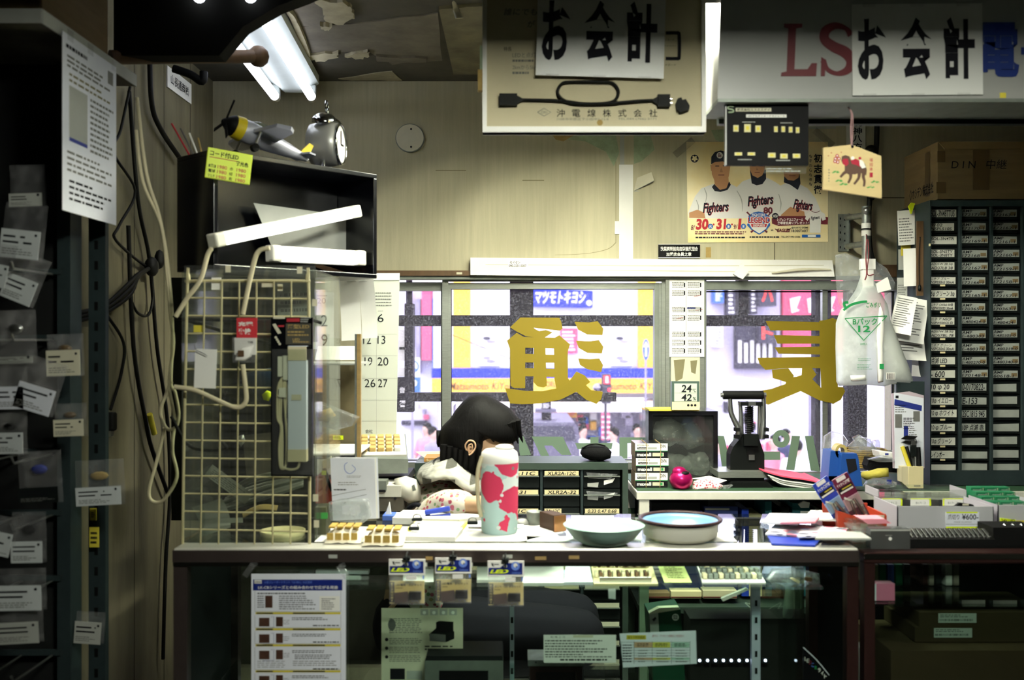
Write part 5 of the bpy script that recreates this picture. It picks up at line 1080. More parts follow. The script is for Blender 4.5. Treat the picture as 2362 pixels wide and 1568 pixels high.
for r in range(11):
    for c in range(5):
        x0 = gx1-13-(5-c)*93.5+5; x1 = x0+83; y0 = 1085+r*43.5; y1 = y0+41
        m = MB(); m.px(3.2); m.slab(x0, y0, x1, y1, -.18, -.012, 'drawer_dark'); m.slab(x0, y0+13, x1, y0+15, -.012, -.002, 'aluminium_dull'); d = m.build('drawer', t)
        if c == 4 and r < 2:
            m = MB(); m.px(3.2); m.grid(1, 1, 'bag_thin', lambda u, v: (0, 0, 0), 1, 1); m.v = []; m.f = []; m.mi = []; m.sm = []; m.ms = []
            m.poly([(x0+8, y0+30-14*r), (x0+34, y0+28-14*r), (x0+32, y0+40-14*r), (x0+8, y0+38-14*r)], 'paper_grey', -.008); m.poly([(x0+46, y0+24-10*r), (x0+72, y0+18-10*r), (x0+66, y0+28-10*r), (x0+46, y0+34-10*r)], 'paper', -.007); m.prism([(x0+5, y0+5), (x0+78, y0+9), (x0+60, y0+20), (x0+10, y0+18)], -.011, -.004, 'bag'); m.build('packet_inside', d)
        else:
            m = MB(); m.px(3.2); cab_label(m, x0+2, y0+1, x1-2 if (c, r) != (3, 2) else x1-42, y0+12, -.0015, LB.get((c, r), ['']), 'cream' if c < 4 or r == 2 else 'paper_old'); m.build('label', d)
t2 = thing('pouch', P(1376, 1062, 3.28), 'soft black pouch with handle lying on the green cabinet', 'pouch')
m = MB(); m.px(3.27); m.inflate([(1338, 1045), (1342, 1032), (1356, 1026), (1380, 1027), (1400, 1030), (1411, 1042), (1408, 1056), (1390, 1062), (1360, 1061), (1344, 1054)], .045, 'black_soft'); m.build('body', t2)
m = MB(); m.px(3.25); m.tube([(1345, 1034, 0), (1356, 1026, .01), (1375, 1023, .012), (1396, 1028, .005)], 1.8, 'black', 6, 4); m.build('handle', t2)
m = MB(); m.px(3.3); m.prism([(955, 1046), (1030, 1044), (1040, 1060), (980, 1062)], -.06, -.05, 'paper'); one(m, 'loose_sheets', 'white sheets at left end of the green cabinet behind woman', 'paper')
m = MB(); m.px(3.24); m.slab(978, 1056, 1042, 1065, -.12, 0, mat('orange_card', '#b07a38', .7)); m.text('Sunmate', 984, 1058, 1014, 1064, 'cream', .0006, .02); one(m, 'orange_box', 'flat orange-brown box under sheets at left end of green cabinet', 'box')
# ---- things on the desk
def onD(x, y, Y): return P(x, y, Y)
# battery boxes
mat('box_green', '#123c28', .5)
for i, (ox, yb) in enumerate(((0, 1124), (2, 1090), (0, 1056))):
    t = thing('battery_box', P(1500, yb, 3.24), ['bottom white and black battery box of the banded stack', 'middle white and black battery box of banded stack', 'top white and black battery box of the banded stack'][i], 'box', 'battery boxes in banded stack')
    m = MB(); m.px(3.26); x0, x1 = 1465+ox, 1540+ox; m.slab(x0, yb-33.5, x1, yb, -.11, 0, 'black_gloss'); m.slab(x0, yb-33.6, x1, yb-17, .0, .0006, 'white'); m.slab(x0-.3, yb-33.5, x0, yb, -.11, 0, 'cardboard'); m.rect(x0, yb-17, x1, yb-15.6, 'ink_green', .0009)
    m.text('maxell', x0+4, yb-12, x0+37, yb-4, 'white', .001, .03); m.rect(x0+40, yb-12, x0+66, yb-4, 'paper_old', .001); m.rect(x0+58, yb-11, x0+63, yb-5, 'ink_green', .0013); m.text('BF220BNV1B', x0+5, yb-31, x0+32, yb-27, 'ink_grey', .001, .01); m.rect(x0+5, yb-25, x0+27, yb-20, 'ink', .001); m.text('Technical', x0+6, yb-24, x0+26, yb-21, 'white', .0013); m.rect(x0+29, yb-25, x0+50, yb-20, 'paper_grey', .001); m.text('DVN', x0+58, yb-31, x0+70, yb-23, 'ink', .001, .02); m.build('carton', t)
m = MB(); m.px(3.26)
for x in (1490, 1522): m.tube([(x, 1022, .002), (x+2, 1024, .003), (x, 1124, .003)], .8, 'plaster_tan', 6, 0); m.tube([(x, 1022, .002), (x, 1021.5, -.11)], .8, 'plaster_tan', 6, 0)
one(m, 'rubber_bands', 'tan rubber bands around the white and black box stack', 'rubber bands')
# framed box with bags + thermometer
t = thing('framed_display', P(1572, 1120, 3.45), 'black framed glass display box holding crumpled clear bags', 'display box')
m = MB(); m.px(3.38); frame(m, 1496, 948, 1656, 1122, 10, -.16, 0, 'black_gloss', wt=10, wb=8); m.slab(1489, 947, 1496, 1122, -.16, -.002, 'acrylic'); m.slab(1496, 948, 1656, 1122, -.17, -.16, 'grey_steel'); m.build('frame', t)
m = MB(); m.px(3.38); m.slab(1506, 958, 1646, 1114, -.012, -.009, 'acrylic'); m.build('glass', t)
m = MB(); m.px(3.36); m.slab(1498, 944, 1612, 947.5, -.12, 0, 'yellow_card'); m.build('top_edge', t)
for (c, r, z) in (((1545, 1000), 46, -.06), ((1600, 1010), 42, -.08), ((1560, 1080), 44, -.07), ((1615, 1075), 40, -.06)):
    m = MB(); m.px(3.38); random.seed(c[0]); m.inflate([(c[0]+r*math.cos(a*.35)*random.uniform(.7, 1.05), c[1]+r*math.sin(a*.35)*random.uniform(.7, 1)*.85) for a in range(18)], .045, 'bag', None, 5, z, False); m.build('crumpled_bag', t)
t = thing('thermometer', P(1580, 945, 3.42), 'digital thermometer with cream base reading 24 and 42 on framed box', 'thermometer')
m = MB(); m.px(3.36); m.box((1580, 912, 0), (64, 66, .022), mat('thermo_green', '#3f5148', .4), None); m.build('case', t)
m = MB(); m.px(3.36); m.slab(1549, 926, 1612, 945, -.011, .0125, 'cream')
for x in (1586, 1594, 1602): m.disc(x, 934, 3, 'ink', .013, 10)
m.build('base_panel', t)
m = MB(); m.px(3.36); m.rect(1554, 884, 1606, 925, mat('lcd', '#b9c3b0', .3), .0115); m.text('24', 1570, 887, 1594, 904, 'ink', .0122, .02, .1); m.text('℃', 1596, 896, 1604, 904, 'ink', .0122, .01); m.text('42', 1570, 908, 1594, 924, 'ink', .0122, .02, .1); m.text('%', 1597, 915, 1604, 923, 'ink', .0122, .01); m.rect(1555, 905.5, 1605, 906, 'ink_grey', .0122); m.build('display', t)
# magenta ball
t = thing('magenta_speaker', P(1571, 1130, 3.24), 'round metallic magenta gadget with a dark slot on desk', 'speaker')
mat('magenta', '#b0125c', .28, .55); m = MB(); c = P(1571, 1106, 3.24); m.ball(c, (.0375, .037, .0345), 'magenta', None, 28); m.ball(c+Vector((-.006, 0, .026)), (.023, .022, .017), 'magenta', None, 20); m.build('shell', t)
m = MB(); m.ball(c+Vector((.006, -.016, .022)), (.018, .014, .0075), 'black', RY(-8), 16); m.build('slot', t)
# sweets
spots('sweets', '#e6ddd4', ['#b02c3c', '#e6ddd4', '#c85866', '#f0ece6'], 160, .5)
m = MB(); m.px(3.25); random.seed(4); m.inflate([(1595, 1128), (1600, 1110), (1622, 1104), (1650, 1108), (1668, 1120), (1664, 1130), (1630, 1131)], .03, 'sweets', None, 5, 0, False); m.prism([(1650, 1122), (1690, 1118), (1672, 1131), (1655, 1131)], -.01, .01, 'bag'); m.prism([(1600, 1106), (1640, 1100), (1680, 1110), (1664, 1116), (1620, 1108)], -.03, -.02, 'paper'); one(m, 'candy_bag', 'open bag of red and white wrapped sweets beside magenta gadget', 'sweets')
# hole punch
t = thing('hole_punch', P(1712, 1130, 3.3), 'large black desktop press with chromed lever arms before right window', 'hole punch')
mat('cast_black', '#151716', .35, .3); YP = 3.36
m = MB(); m.px(YP-.1); m.prism([(1670, 1131), (1690, 1112), (1772, 1112), (1790, 1131)], -.16, .0, 'cast_black'); m.slab(1660, 1090, 1772, 1104, -.16, -.02, 'aluminium'); m.slab(1664, 1104, 1768, 1112, -.15, -.03, 'cast_black'); m.build('base_plate', t)
m = MB(); m.px(YP); m.prism([(1680, 1090), (1680, 1045), (1687, 1028), (1700, 1012), (1700, 1000), (1747, 1000), (1747, 1012), (1752, 1028), (1758, 1045), (1758, 1090)], -.03, .03, 'cast_black'); m.slab(1709, 998, 1741, 1025, .03, .045, 'cast_black'); m.slab(1718, 1033, 1734, 1050, .03, .032, 'black'); m.slab(1722, 1046, 1735, 1058, .032, .034, 'steel'); m.build('body', t)
m = MB(); m.px(YP); m.tube([(1728, 930, 0), (1728, 1000, 0)], 5, 'steel', 12, 0)
k3 = YP/F; q = [(1728+8.5*math.cos(i*.7), 938+i*.52, .0125*math.sin(i*.7)) for i in range(115)]; m.tube(q, 1.9, 'black', 6, 0, flat=1)
m.build('spring', t)
for s in (-1, 1):
    m = MB(); m.px(YP); xs = [1679, 1681, 1688, 1700, 1696] if s < 0 else [1756, 1756, 1756, 1754, 1752]
    ys = [910, 945, 965, 990, 1010]; m.tube([(x, y, s*.0+.03) for x, y in zip(xs, ys)], [5, 6, 6, 8, 7], 'steel', 8, 4, False, .0012); m.build('lever_arm', t)
    m = MB(); m.px(YP); xi = 1704 if s < 0 else 1749; m.tube([(xi, 928, .02), (xi+2 if s < 0 else xi, 960, .02), (1706 if s < 0 else 1750, 1005, .02)], [4.5, 5, 7], 'steel', 8, 4, False, .0012); m.build('link_arm', t)
    for y in (988, 1004):
        m = MB(); m.px(YP); x = 1694 if s < 0 else 1760; m.cyl((x, y, .034), (x, y, .05), 5, 'black') if False else m.slab(x-5, y-4, x+5, y+4, .02, .05, 'black'); m.build('bolt', t)
m = MB(); m.px(YP); m.slab(1702, 925, 1752, 934, .0, .04, 'cast_black'); m.slab(1720, 924, 1736, 934, .0, .045, 'steel'); m.build('cross_bar', t)
m = MB(); a_ = P(1668, 911, YP-.03); b_ = P(1760, 911, YP-.03); m.tube([a_, b_], .0145, 'black', 16, 0); m.tube([a_-Vector((.008, 0, 0)), a_], .008, 'steel', 10, 0); m.tube([b_, b_+Vector((.01, 0, 0))], .008, 'steel', 10, 0); m.build('grip', t)
# magazines
mags = [('black_gloss', 1128), ('paper', 1123.5), ('paper_grey', 1119), ('paper', 1114.5), ('black_gloss', 1110), ('facade_pink', 1105.5)]
for i, (c, y) in enumerate(mags):
    m = MB(); m.px(3.3); d = i*3; q = [(1778-d*1.5, y-24), (1800, y-12), (1850, y-5), (1895-d, y+1), (1905-d, y)]
    m.tube([(x, yy, -.05) for x, yy in q], 2.2, c, 6, 4) if False else None
    vs = []; 
    qq = spline([Vector((x, yy, 0)) for x, yy in q], 4)
    for p in qq: vs += [(p.x, p.y, .04), (p.x, p.y, -.17), (p.x, p.y+3, .04), (p.x, p.y+3, -.17)]
    n = len(qq); fs = []
    for j in range(n-1): a0 = 4*j; fs += [(a0, a0+1, a0+5, a0+4), (a0+2, a0+6, a0+7, a0+3), (a0, a0+4, a0+6, a0+2), (a0+1, a0+3, a0+7, a0+5)]
    fs += [(0, 2, 3, 1), (4*n-4, 4*n-3, 4*n-1, 4*n-2)]
    m.add(vs, fs, c, False)
    one(m, 'magazine', ['bottom black magazine of the curling pile on desk', 'white magazine second from the bottom of curling pile', 'grey magazine third from bottom of the curling pile', 'white magazine fourth from bottom of curling pile', 'dark magazine just under the pink one on curling pile', 'pink glossy magazine on top of the curling pile'][i], 'magazine', 'curling pile of magazines on the desk')
# tape dispenser
mat('blue_enamel', '#1c4a94', .45, var=.15)
t = thing('tape_dispenser', P(1952, 1118, 3.2), 'blue tape dispenser with roll of tan tape on desk', 'tape dispenser')
m = MB(); m.px(3.2); m.prism([(1930, 1118), (1934, 1048), (1936, 1043), (1968, 1043), (1972, 1050), (1982, 1118)], -.0, .03, 'blue_enamel'); m.prism([(1910, 1110), (1916, 1040), (1938, 1040), (1932, 1112)], -.08, -.0, 'blue_enamel'); m.slab(1912, 1098, 1980, 1118, -.09, 0, 'blue_enamel'); m.poly([(1944, 1056), (1966, 1055), (1970, 1080), (1950, 1090)], 'ink', .0306); m.build('body', t)
m = MB(); m.px(3.22); q = [(1936+14*math.cos(a*math.pi/12), 1040+17*math.sin(a*math.pi/12)) for a in range(24)]; qi = [(1936+8*math.cos(a*math.pi/12), 1040+10*math.sin(a*math.pi/12)) for a in range(24)]
n = 24; m.add([(x, y, z) for z in (-.02, .02) for qq in (q, qi) for x, y in qq], [(i, (i+1) % n, n+(i+1) % n, n+i) for i in range(n)]+[(2*n+i, 2*n+(i+1) % n, 3*n+(i+1) % n, 3*n+i) for i in range(n)]+[(i, (i+1) % n, 2*n+(i+1) % n, 2*n+i) for i in range(n)]+[(n+i, n+(i+1) % n, 3*n+(i+1) % n, 3*n+i) for i in range(n)], mat('tape_tan', '#b09c5a', .4)); m.build('tape_roll', t)
m = MB(); m.px(3.25); m.inflate([(1908, 1040), (1912, 1010), (1930, 998), (1955, 1004), (1966, 1020), (1960, 1045), (1935, 1050)], .04, 'bag', None, 5, -.05, False); one(m, 'clear_bag', 'crumpled clear bag behind the blue tape dispenser', 'bag')
# wicker basket with plastic
mat('wicker', '#a08444', .8, var=.35, vs=60, bump=.6, bs=90)
t = thing('wicker_basket', P(2005, 1078, 3.42), 'tan wicker basket overflowing with clear packets on desk', 'basket')
m = MB(); m.px(3.42); x0, x1 = 1968, 2046
for r in range(10): m.tube([(x0, 1040+r*4.2, .0), (x0+(x1-x0)*.33, 1040+r*4.2, .003), (x1, 1040+r*4.2, .0), (x1, 1040+r*4.2, -.1), (x0, 1040+r*4.2, -.1)], 2.3, 'wicker', 6, 2, True, .0012)
m.build('woven_wall', t)
for i, q in enumerate(([(1960, 1030), (1985, 1008), (2010, 1012), (2030, 1045), (2000, 1055), (1970, 1050)], [(1975, 1012), (1990, 1004), (2030, 1035), (2040, 1058), (2000, 1050)], [(2026, 1045), (2030, 1020), (2040, 1018), (2042, 1040), (2036, 1052)])):
    m = MB(); m.px(3.4); m.inflate(q, .03, 'bag', None, 5, -.02-i*.02, False); m.build('packet', t)
m = MB(); m.px(3.3); m.prism([(2000, 1074), (2006, 1056), (2062, 1058), (2072, 1070), (2070, 1090), (2005, 1086)], -.05, .0, 'black_soft'); one(m, 'black_case', 'flat black soft case with plastic on top before basket', 'case')
m = MB(); m.px(3.3); m.prism([(2030, 1042), (2078, 1048), (2080, 1060), (2034, 1056)], -.08, -.01, 'white'); m.slab(2044, 1046, 2052, 1050, -.01, -.009, 'ink_blue'); one(m, 'white_box', 'white plastic box lying between basket and pen holder', 'box')
m = MB(); m.px(3.3); m.inflate([(1998, 1058), (2030, 1048), (2066, 1056), (2068, 1064), (2020, 1064)], .03, 'bag', None, 5, .01, False); one(m, 'clear_packet', 'clear packet lying on the flat black case', 'packet')
m = MB(); m.px(3.24); m.inflate([(1984, 1098), (1990, 1088), (2010, 1086), (2030, 1080), (2048, 1079), (2049, 1098), (2020, 1102), (1996, 1106)], .03, mat('rag_yellow', '#bdb04a', .9, var=.25, vs=30, bump=.5)); one(m, 'yellow_rag', 'rolled yellow cleaning cloth on the desk', 'cloth')
m = MB(); m.px(3.22); m.inflate([(1990, 1122), (2000, 1108), (2012, 1100), (2040, 1102), (2068, 1112), (2066, 1122), (2030, 1126)], .03, 'bag', None, 5, 0, False); m.slab(2040, 1104, 2050, 1114, .02, .024, 'ink_blue'); one(m, 'clear_bag', 'crumpled clear bag with blue label below yellow cloth', 'bag')
m = MB(); m.px(3.2); m.prism([(2018, 1124), (2024, 1120), (2050, 1128), (2085, 1134), (2084, 1142), (2050, 1140), (2018, 1136)], -.02, .03, 'black'); one(m, 'stapler', 'black stapler lying at the desk edge behind clear bins', 'stapler')
# pen box
t = thing('pen_holder', P(2105, 1126, 3.22), 'beige square pen holder with knife, calipers and markers', 'pen holder')
m = MB(); m.px(3.22); m.slab(2096, 1076, 2130, 1126, -.04, .0, 'cream'); m.prism([(2080, 1076), (2096, 1076), (2096, 1126), (2081, 1112)], -.04, -.002, 'beige'); m.lines(2108, 1118, 2124, 1123, 1, 'ink_grey', .0006); m.build('box', t)
for (a0, b0, r_, c, nm) in (((2098, 1076), (2084, 1030), 5, 'yellow_card', 'utility_knife'), ((2102, 1076), (2094, 1030), 4, 'black', 'marker'), ((2112, 1076), (2114, 1014), 3, 'steel', 'scale'), ((2120, 1076), (2120, 1032), 6, 'black', 'marker')):
    m = MB(); m.px(3.235); m.tube([(*a0, 0), (*b0, -.01)], r_, c, 8, 0, flat=.0014) ; m.build(nm, t)
t = thing('calipers', P(2103, 1075, 3.24), 'black and steel calipers standing in the beige pen holder', 'calipers')
m = MB(); m.px(3.24); m.slab(2100, 1012, 2108, 1074, -.003, .001, 'steel'); m.build('beam', t)
m = MB(); m.px(3.24); m.prism([(2078, 1012), (2090, 1004), (2116, 1006), (2108, 1012), (2092, 1014)], -.002, .003, 'black'); m.prism([(2078, 1020), (2090, 1016), (2116, 1018), (2104, 1024)], -.002, .003, 'black'); m.build('jaws', t)
m = MB(); m.px(3.235); m.slab(2100, 1026, 2112, 1052, -.002, .006, 'drawer_dark'); m.slab(2102, 1018, 2110, 1026, -.002, .006, 'steel'); m.build('slider', t)
# leaflets
def ex(m, z):
    m.poly([(2063, 920), (2126, 935), (2125, 948), (2062, 934)], 'ink_blue', z); m.rect(2065, 912, 2072, 918, 'ink', z); m.lines(2064, 932, 2090, 952, 4, 'ink_grey', z, .4, .3, 5); m.rect(2064, 955, 2080, 986, 'ink_grey', z); m.rect(2106, 948, 2121, 972, 'ink_grey', z); m.lines(2083, 962, 2110, 990, 7, 'ink', z, .4, .4, 5); m.rect(2084, 982, 2094, 1010, 'ink_blue', z); m.lines(2096, 990, 2114, 1020, 6, 'ink_grey', z, .4, .4, 5)
t = thing('leaflet_rack', P(2096, 1080, 3.32), 'stack of printed leaflets standing beside the grey drawer cabinet', 'leaflets')
m = MB(); m.px(3.25); m.prism([(2062, 905), (2130, 918), (2130, 1080), (2064, 1080)], -.0, .002, 'paper_blue'); ex(m, .0025); m.build('front_leaflet', t)
m = MB(); m.px(3.262); m.prism([(2059, 908), (2100, 903), (2132, 912), (2134, 1080), (2062, 1080)], -.012, -.004, mat('leaflet_side', '#b8a8b0', .8)); m.build('leaflet_stack', t)
m = MB(); m.px(3.275); m.slab(2072, 880, 2136, 1082, -.02, -.012, 'grey_steel'); m.build('backing', t)
# ================================================================== GREY DRAWER CABINET AT THE RIGHT
t = thing('drawer_cabinet', (1.6, 3.44, 1.017), 'tall grey cabinet of small labelled drawers at right on the desk', 'drawer cabinet')
CX0, CX1, CY0, CY1 = 2145, 2470, 462, 1119
m = MB(); m.px(3.3); m.slab(CX0, CY0, CX1, CY0+14, -.28, .004, 'grey_steel'); m.slab(CX0-1, CY0, CX0+2, CY1, -.28, .004, 'grey_steel'); m.slab(CX0, CY1-34, CX1, CY1, -.28, 0, 'grey_steel'); m.slab(CX0, CY0, CX1, CY1, -.28, -.27, 'grey_steel')
for c in range(1, 5): m.slab(CX0-2+c*72.5-2, CY0+14, CX0-2+c*72.5+3, CY1-34, -.27, .0, 'grey_steel')
m.slab(CX0-3, 562, CX0, 568, -.0, .005, 'cream'); m.build('body', t)
C1 = [['SOL-3N48TTUS'], ['9102', 'NSPL510S'], ['SOL-3N4TR', '赤'], ['SOL-5N5TY', 'SOL-3N8TY'], ['AD35W 28 3φ', 'AD37L8 38'], ['ニチア ブルー', 'NSPB50nS 30mA'], ['5φ グリーン 3φ'], ['ニチア CW3a3 30個', 'NSPW500BS 30mA'], ['ニチア NSCP', 'NSPW500CS 白'], ['AD57W 58 5φ', 'AD57BL 78'], ['ニチア グリーン', 'NSPG50nS 30mA'], ['点滅 LED'], ['- 600'], ['10 φ 20'], ['10φ イエロー'], ['10 φ ホワイト'], ['10 φ ブルー'], ['10φ グリーン'], ['レインボー'], ['']]
C2 = ['172171-1', '172170-1', '172169-1', '172168', '172167-1', '172166-1', '172165-1', '170365-1', '1-480424-0', '1-480303', '1-480316', '1-480270-0', '170148-1', '0-0170822-', 'E-153', '2SC1815 945', '10P 点滅 赤', '', '', '']
C3 = ['172163-1', '172162-1', '172161-1', '172160-1', '172159-1', '172158-1', '172157-1', '170363-1', '1-480424-', '1-480305-0', '1-480319-0', '1-480340-0', '60618-1', '', '', '', '', '', '', '']
mat('label_shaded', '#9fa39a', .8, var=.15, vs=30); mat('label_white', '#d0d0c2', .8, var=.15, vs=30)  # right columns get a darker copy that paints the light falling off
for c in range(4):
    for r in range(20):
        x0 = CX0+c*72.5+1; x1 = x0+66; y0 = 477+r*31; y1 = y0+29; random.seed(c*50+r)
        m = MB(); m.px(3.3); m.slab(x0, y0, x1, y1, -.25, -.012, 'drawer_dark'); m.slab(x0+8, y0+25, x1-8, y0+27, -.012, -.006, 'drawer_dark'); d = m.build('drawer', t)
        m = MB(); m.px(3.3); tx = (C1[r] if c == 0 else (['AMP', C2[r]] if r < 13 else [C2[r]]) if c == 1 else (['AMP', C3[r]] if r < 13 else [C3[r]]) if c == 2 else [''])
        w = 60+random.uniform(-3, 4); dy = random.uniform(-1.5, 1.5); h = 17
        m.poly([(x0+1, y0+5+dy+random.uniform(-1, 1)), (x0+w, y0+5+dy+random.uniform(-1, 1)), (x0+w, y0+5+h+dy), (x0+1, y0+5+h+dy)], 'label_white' if c == 0 else 'label_shaded', -.0105)
        n = len(tx)
        for i, s in enumerate(tx):
            if s: hh = h/n; m.text(s, x0+4, y0+5+dy+hh*i+1, x0+4+min(w-8, 5+len(s)*(6.0 if c else 5.4)), y0+5+dy+hh*i+hh-1, 'ink', -.0098, .012, .12)
        if c and r < 13: m.rect(x0+w-15, y0+11+dy, x0+w-2, y0+19+dy, 'cardboard', -.0099)
        if c == 0 and r > 4: m.rect(x0+24, y0+24, x0+36, y0+28, 'cream', -.0055)
        m.build('label', d)
t = thing('cardboard_box', P(2300, 446, 3.36), 'large brown carton with handwriting on top of grey drawer cabinet', 'box')
m = MB(); m.span((1.409, 3.3, 1.966), (2.0, 3.58, 2.156), 'cardboard'); m.px(3.3); m.slab(2162, 348, 2180, 374, 0, .001, 'brown_tape'); m.slab(2160, 420, 2182, 446, 0, .001, 'brown_tape'); m.slab(2244, 346, 2282, 438, 0, .0008, 'brown_tape')
m.text('D I N   中継', 2194, 368, 2322, 390, 'ink', .0014, .0, .1); m.build('carton', t)
m = MB(); m.px(3.3); m.prism([(2163, 327), (2178, 344), (2400, 344), (2400, 327)], .0, .004, mat('cardboard_light', '#8d7850', .85, var=.15)); m.build('flap', t)
m = MB(Matrix(((0, 0, -1, 1.408), (-1, 0, 0, 3.56), (0, 1, 0, 1.985), (0, 0, 0, 1)))); m.text('◇ホシデン株式会社', .03, .005, .23, .045, 'ink', .0008, .015); m.rect(.16, 0, .2, .15, 'brown_tape', .0004); m.build('printed_side', t)
# papers pinned to the cabinet side
sheet(2072, 485, 2110, 565, 3.43, 'paper', 'slip', 'white form clipped with yellow clip at upper left edge of grey cabinet', 'paper', 'papers pinned to the cabinet side', yaw=-20, rows=9, rot=2)
m = MB(); m.px(3.42); m.prism([(2094, 476), (2100, 468), (2108, 470), (2100, 494)], 0, .01, 'yellow_hi'); one(m, 'clip', 'bright yellow clip at the upper left edge of grey cabinet', 'clip')
sheet(2085, 573, 2112, 660, 3.41, 'paper', 'slip', 'blank tall white slip below the clipped form on grey cabinet', 'paper', 'papers pinned to the cabinet side', yaw=-20, rot=1)
m = MB(); m.px(3.45); m.slab(2078, 565, 2100, 590, 0, .002, 'yellow_card'); one(m, 'yellow_note', 'small yellow note between the two white slips on cabinet', 'note')
sheet(2070, 640, 2092, 715, 3.46, 'paper_grey', 'slip', 'grey sheet hanging left of the blank tall slip', 'paper', 'papers pinned to the cabinet side', yaw=-15, rows=10)
sheet(2072, 575, 2084, 622, 3.47, 'paper_grey', 'slip', 'narrow dim slip left of the yellow note', 'paper', 'papers pinned to the cabinet side')
for i, (x0, y0, x1, y1, r, lb) in enumerate(((2060, 682, 2106, 770, 12, 'front curling printed sheet beside clear bag'), (2078, 688, 2134, 790, 10, 'second curling printed sheet beside the clear bag'), (2066, 720, 2140, 830, 4, 'largest curling printed sheet, lowest beside the clear bag'), (2104, 828, 2132, 868, 2, 'small plain slip under the curling sheets'))):
    def ex(m, w, h): 
        for j in range(12):
            y = h*.42-j*h*.07; m.poly([(-w*.4, y, .022*((.5)**2)), (w*random.uniform(.1, .4), y, .02), (w*.3, y+h*.018, .02), (-w*.4, y+h*.018, .006)], 'ink_grey')
    k = (3.1-i*.02)/F; Y = 3.30+i*.03
    w, h = (x1-x0)*Y/F, (y1-y0)*Y/F; o = P((x0+x1)/2, (y0+y1)/2, Y); M = TR(o) @ RZ(-12) @ STAND @ Matrix.Rotation(math.radians(-r), 4, 'Z')
    m = MB(M); cz = lambda u, v: (0, 0, .03*(1-v)**2*(u))
    m.grid(w, h, 'paper', cz, 8, 8); random.seed(i)
    if i < 3:
        for j in range(13):
            v = .9-j*.06; u0, u1 = .1, random.uniform(.5, .9)
            pts = []
            for u in (u0, (u0+u1)/2, u1): pts.append((u, v))
            vs = []
            for u, vv in pts:
                for dv in (0, .022): vs.append(((u-.5)*w, (vv+dv-.5)*h, cz(u, vv+dv)[2]+.0008))
            m.add(vs, [(0, 2, 3, 1), (2, 4, 5, 3)], 'ink_grey')
    one(m, 'printed_sheet', lb, 'paper', 'papers pinned to the cabinet side')
m = MB(); m.px(3.34); m.slab(2114, 510, 2129, 682, -.004, .004, 'wood_dark'); m.disc(2121, 548, 1.6, 'ink', .0045, 8); m.tube([(2121, 548, .005), (2118, 600, .006), (2119, 660, .006)], 1, 'rubber', 6, 4); m.ball((2119, 664, .006), (4, 8, .008), 'drawer_dark', None, 10); one(m, 'wooden_ruler', 'old wooden ruler hanging on the left of grey cabinet', 'ruler')

# ================================================================== SIGNS AND HANGING THINGS OVER THE COUNTER
mat('acrylic_white', '#979792', .35, spec=.5); mat('sign_red', '#5c0f18', .5); mat('sign_navy', '#152a6a', .5); mat('laminate', '#d6d6d0', .3, coat=.3)
SY = 2.27
t = thing('shop_sign', P(2050, 232, SY), 'long white light-box sign with dark red letters hanging at upper right', 'sign')
m = MB(); m.px(SY); m.prism([(1664, -70), (3300, -70), (3300, 232), (1655, 232)], -.17, 0, 'acrylic_white'); m.slab(1655, 228, 3300, 236, -.172, .004, 'aluminium_dull'); m.build('box', t)
m = MB(); m.px(SY)
m.prism([(1808, 55), (1850, 55), (1850, 64), (1836, 66), (1832, 160), (1862, 160), (1872, 146), (1884, 146), (1882, 176), (1801, 176), (1802, 168), (1814, 165), (1818, 66), (1808, 64)], .0005, .002, 'sign_red')
m.ribbon([(1962, 82), (1950, 66), (1925, 60), (1904, 72), (1902, 92), (1922, 108), (1950, 122), (1962, 142), (1954, 162), (1930, 170), (1908, 160), (1898, 140)], [16, 10, 16, 22, 22, 24, 26, 22, 18, 10, 10, 14], 'sign_red', .0021)
m.prism([(1894, 132), (1904, 138), (1902, 176), (1893, 176)], .0005, .002, 'sign_red'); m.build('red_letters', t)
m = MB(); m.px(SY); m.text('電', 2256, 52, 2350, 178, 'sign_navy', .0021, .03); m.text('子', 2354, 60, 2430, 178, 'sign_navy', .0021, .03); m.build('blue_letters', t)
m = MB(); m.px(SY); m.slab(2306, 214, 2320, 226, 0, .0015, 'yellow_card'); m.build('tape_scrap', t)
def kaikei(M, w, h, name, label):
    t = MB(M); t.slab(-w/2, -h/2, w/2, h/2, -.0006, .0006, 'laminate')
    for c, x0, x1, y0, y1 in (('お', -.46, -.24, -.33, .34), ('会', -.13, .11, -.33, .35), ('計', .2, .44, -.33, .35)): t.text(c, x0*w, y0*h, x1*w, y1*h, 'ink', .0012, .036)
    for x in (-.42, -.05, .3): t.rect(x*w, h*.47, x*w+.03, h*.51, 'bag_thin', .0014); t.rect(x*w, -h*.51, x*w+.03, -h*.48, 'bag_thin', .0014)
    return one(t, name, label, 'sign', 'checkout notices')
kaikei(TR(P(2116, 114, SY-.006)) @ STAND @ Matrix.Rotation(math.radians(.5), 4, 'Z'), .296, .207, 'checkout_notice', 'white laminated notice taped over the red lettered shop sign')
kaikei(TR(P(1386, 74, 2.305)) @ STAND @ Matrix.Rotation(math.radians(-1.5), 4, 'Z'), .296, .207, 'checkout_notice', 'white laminated notice taped over the cable display board')
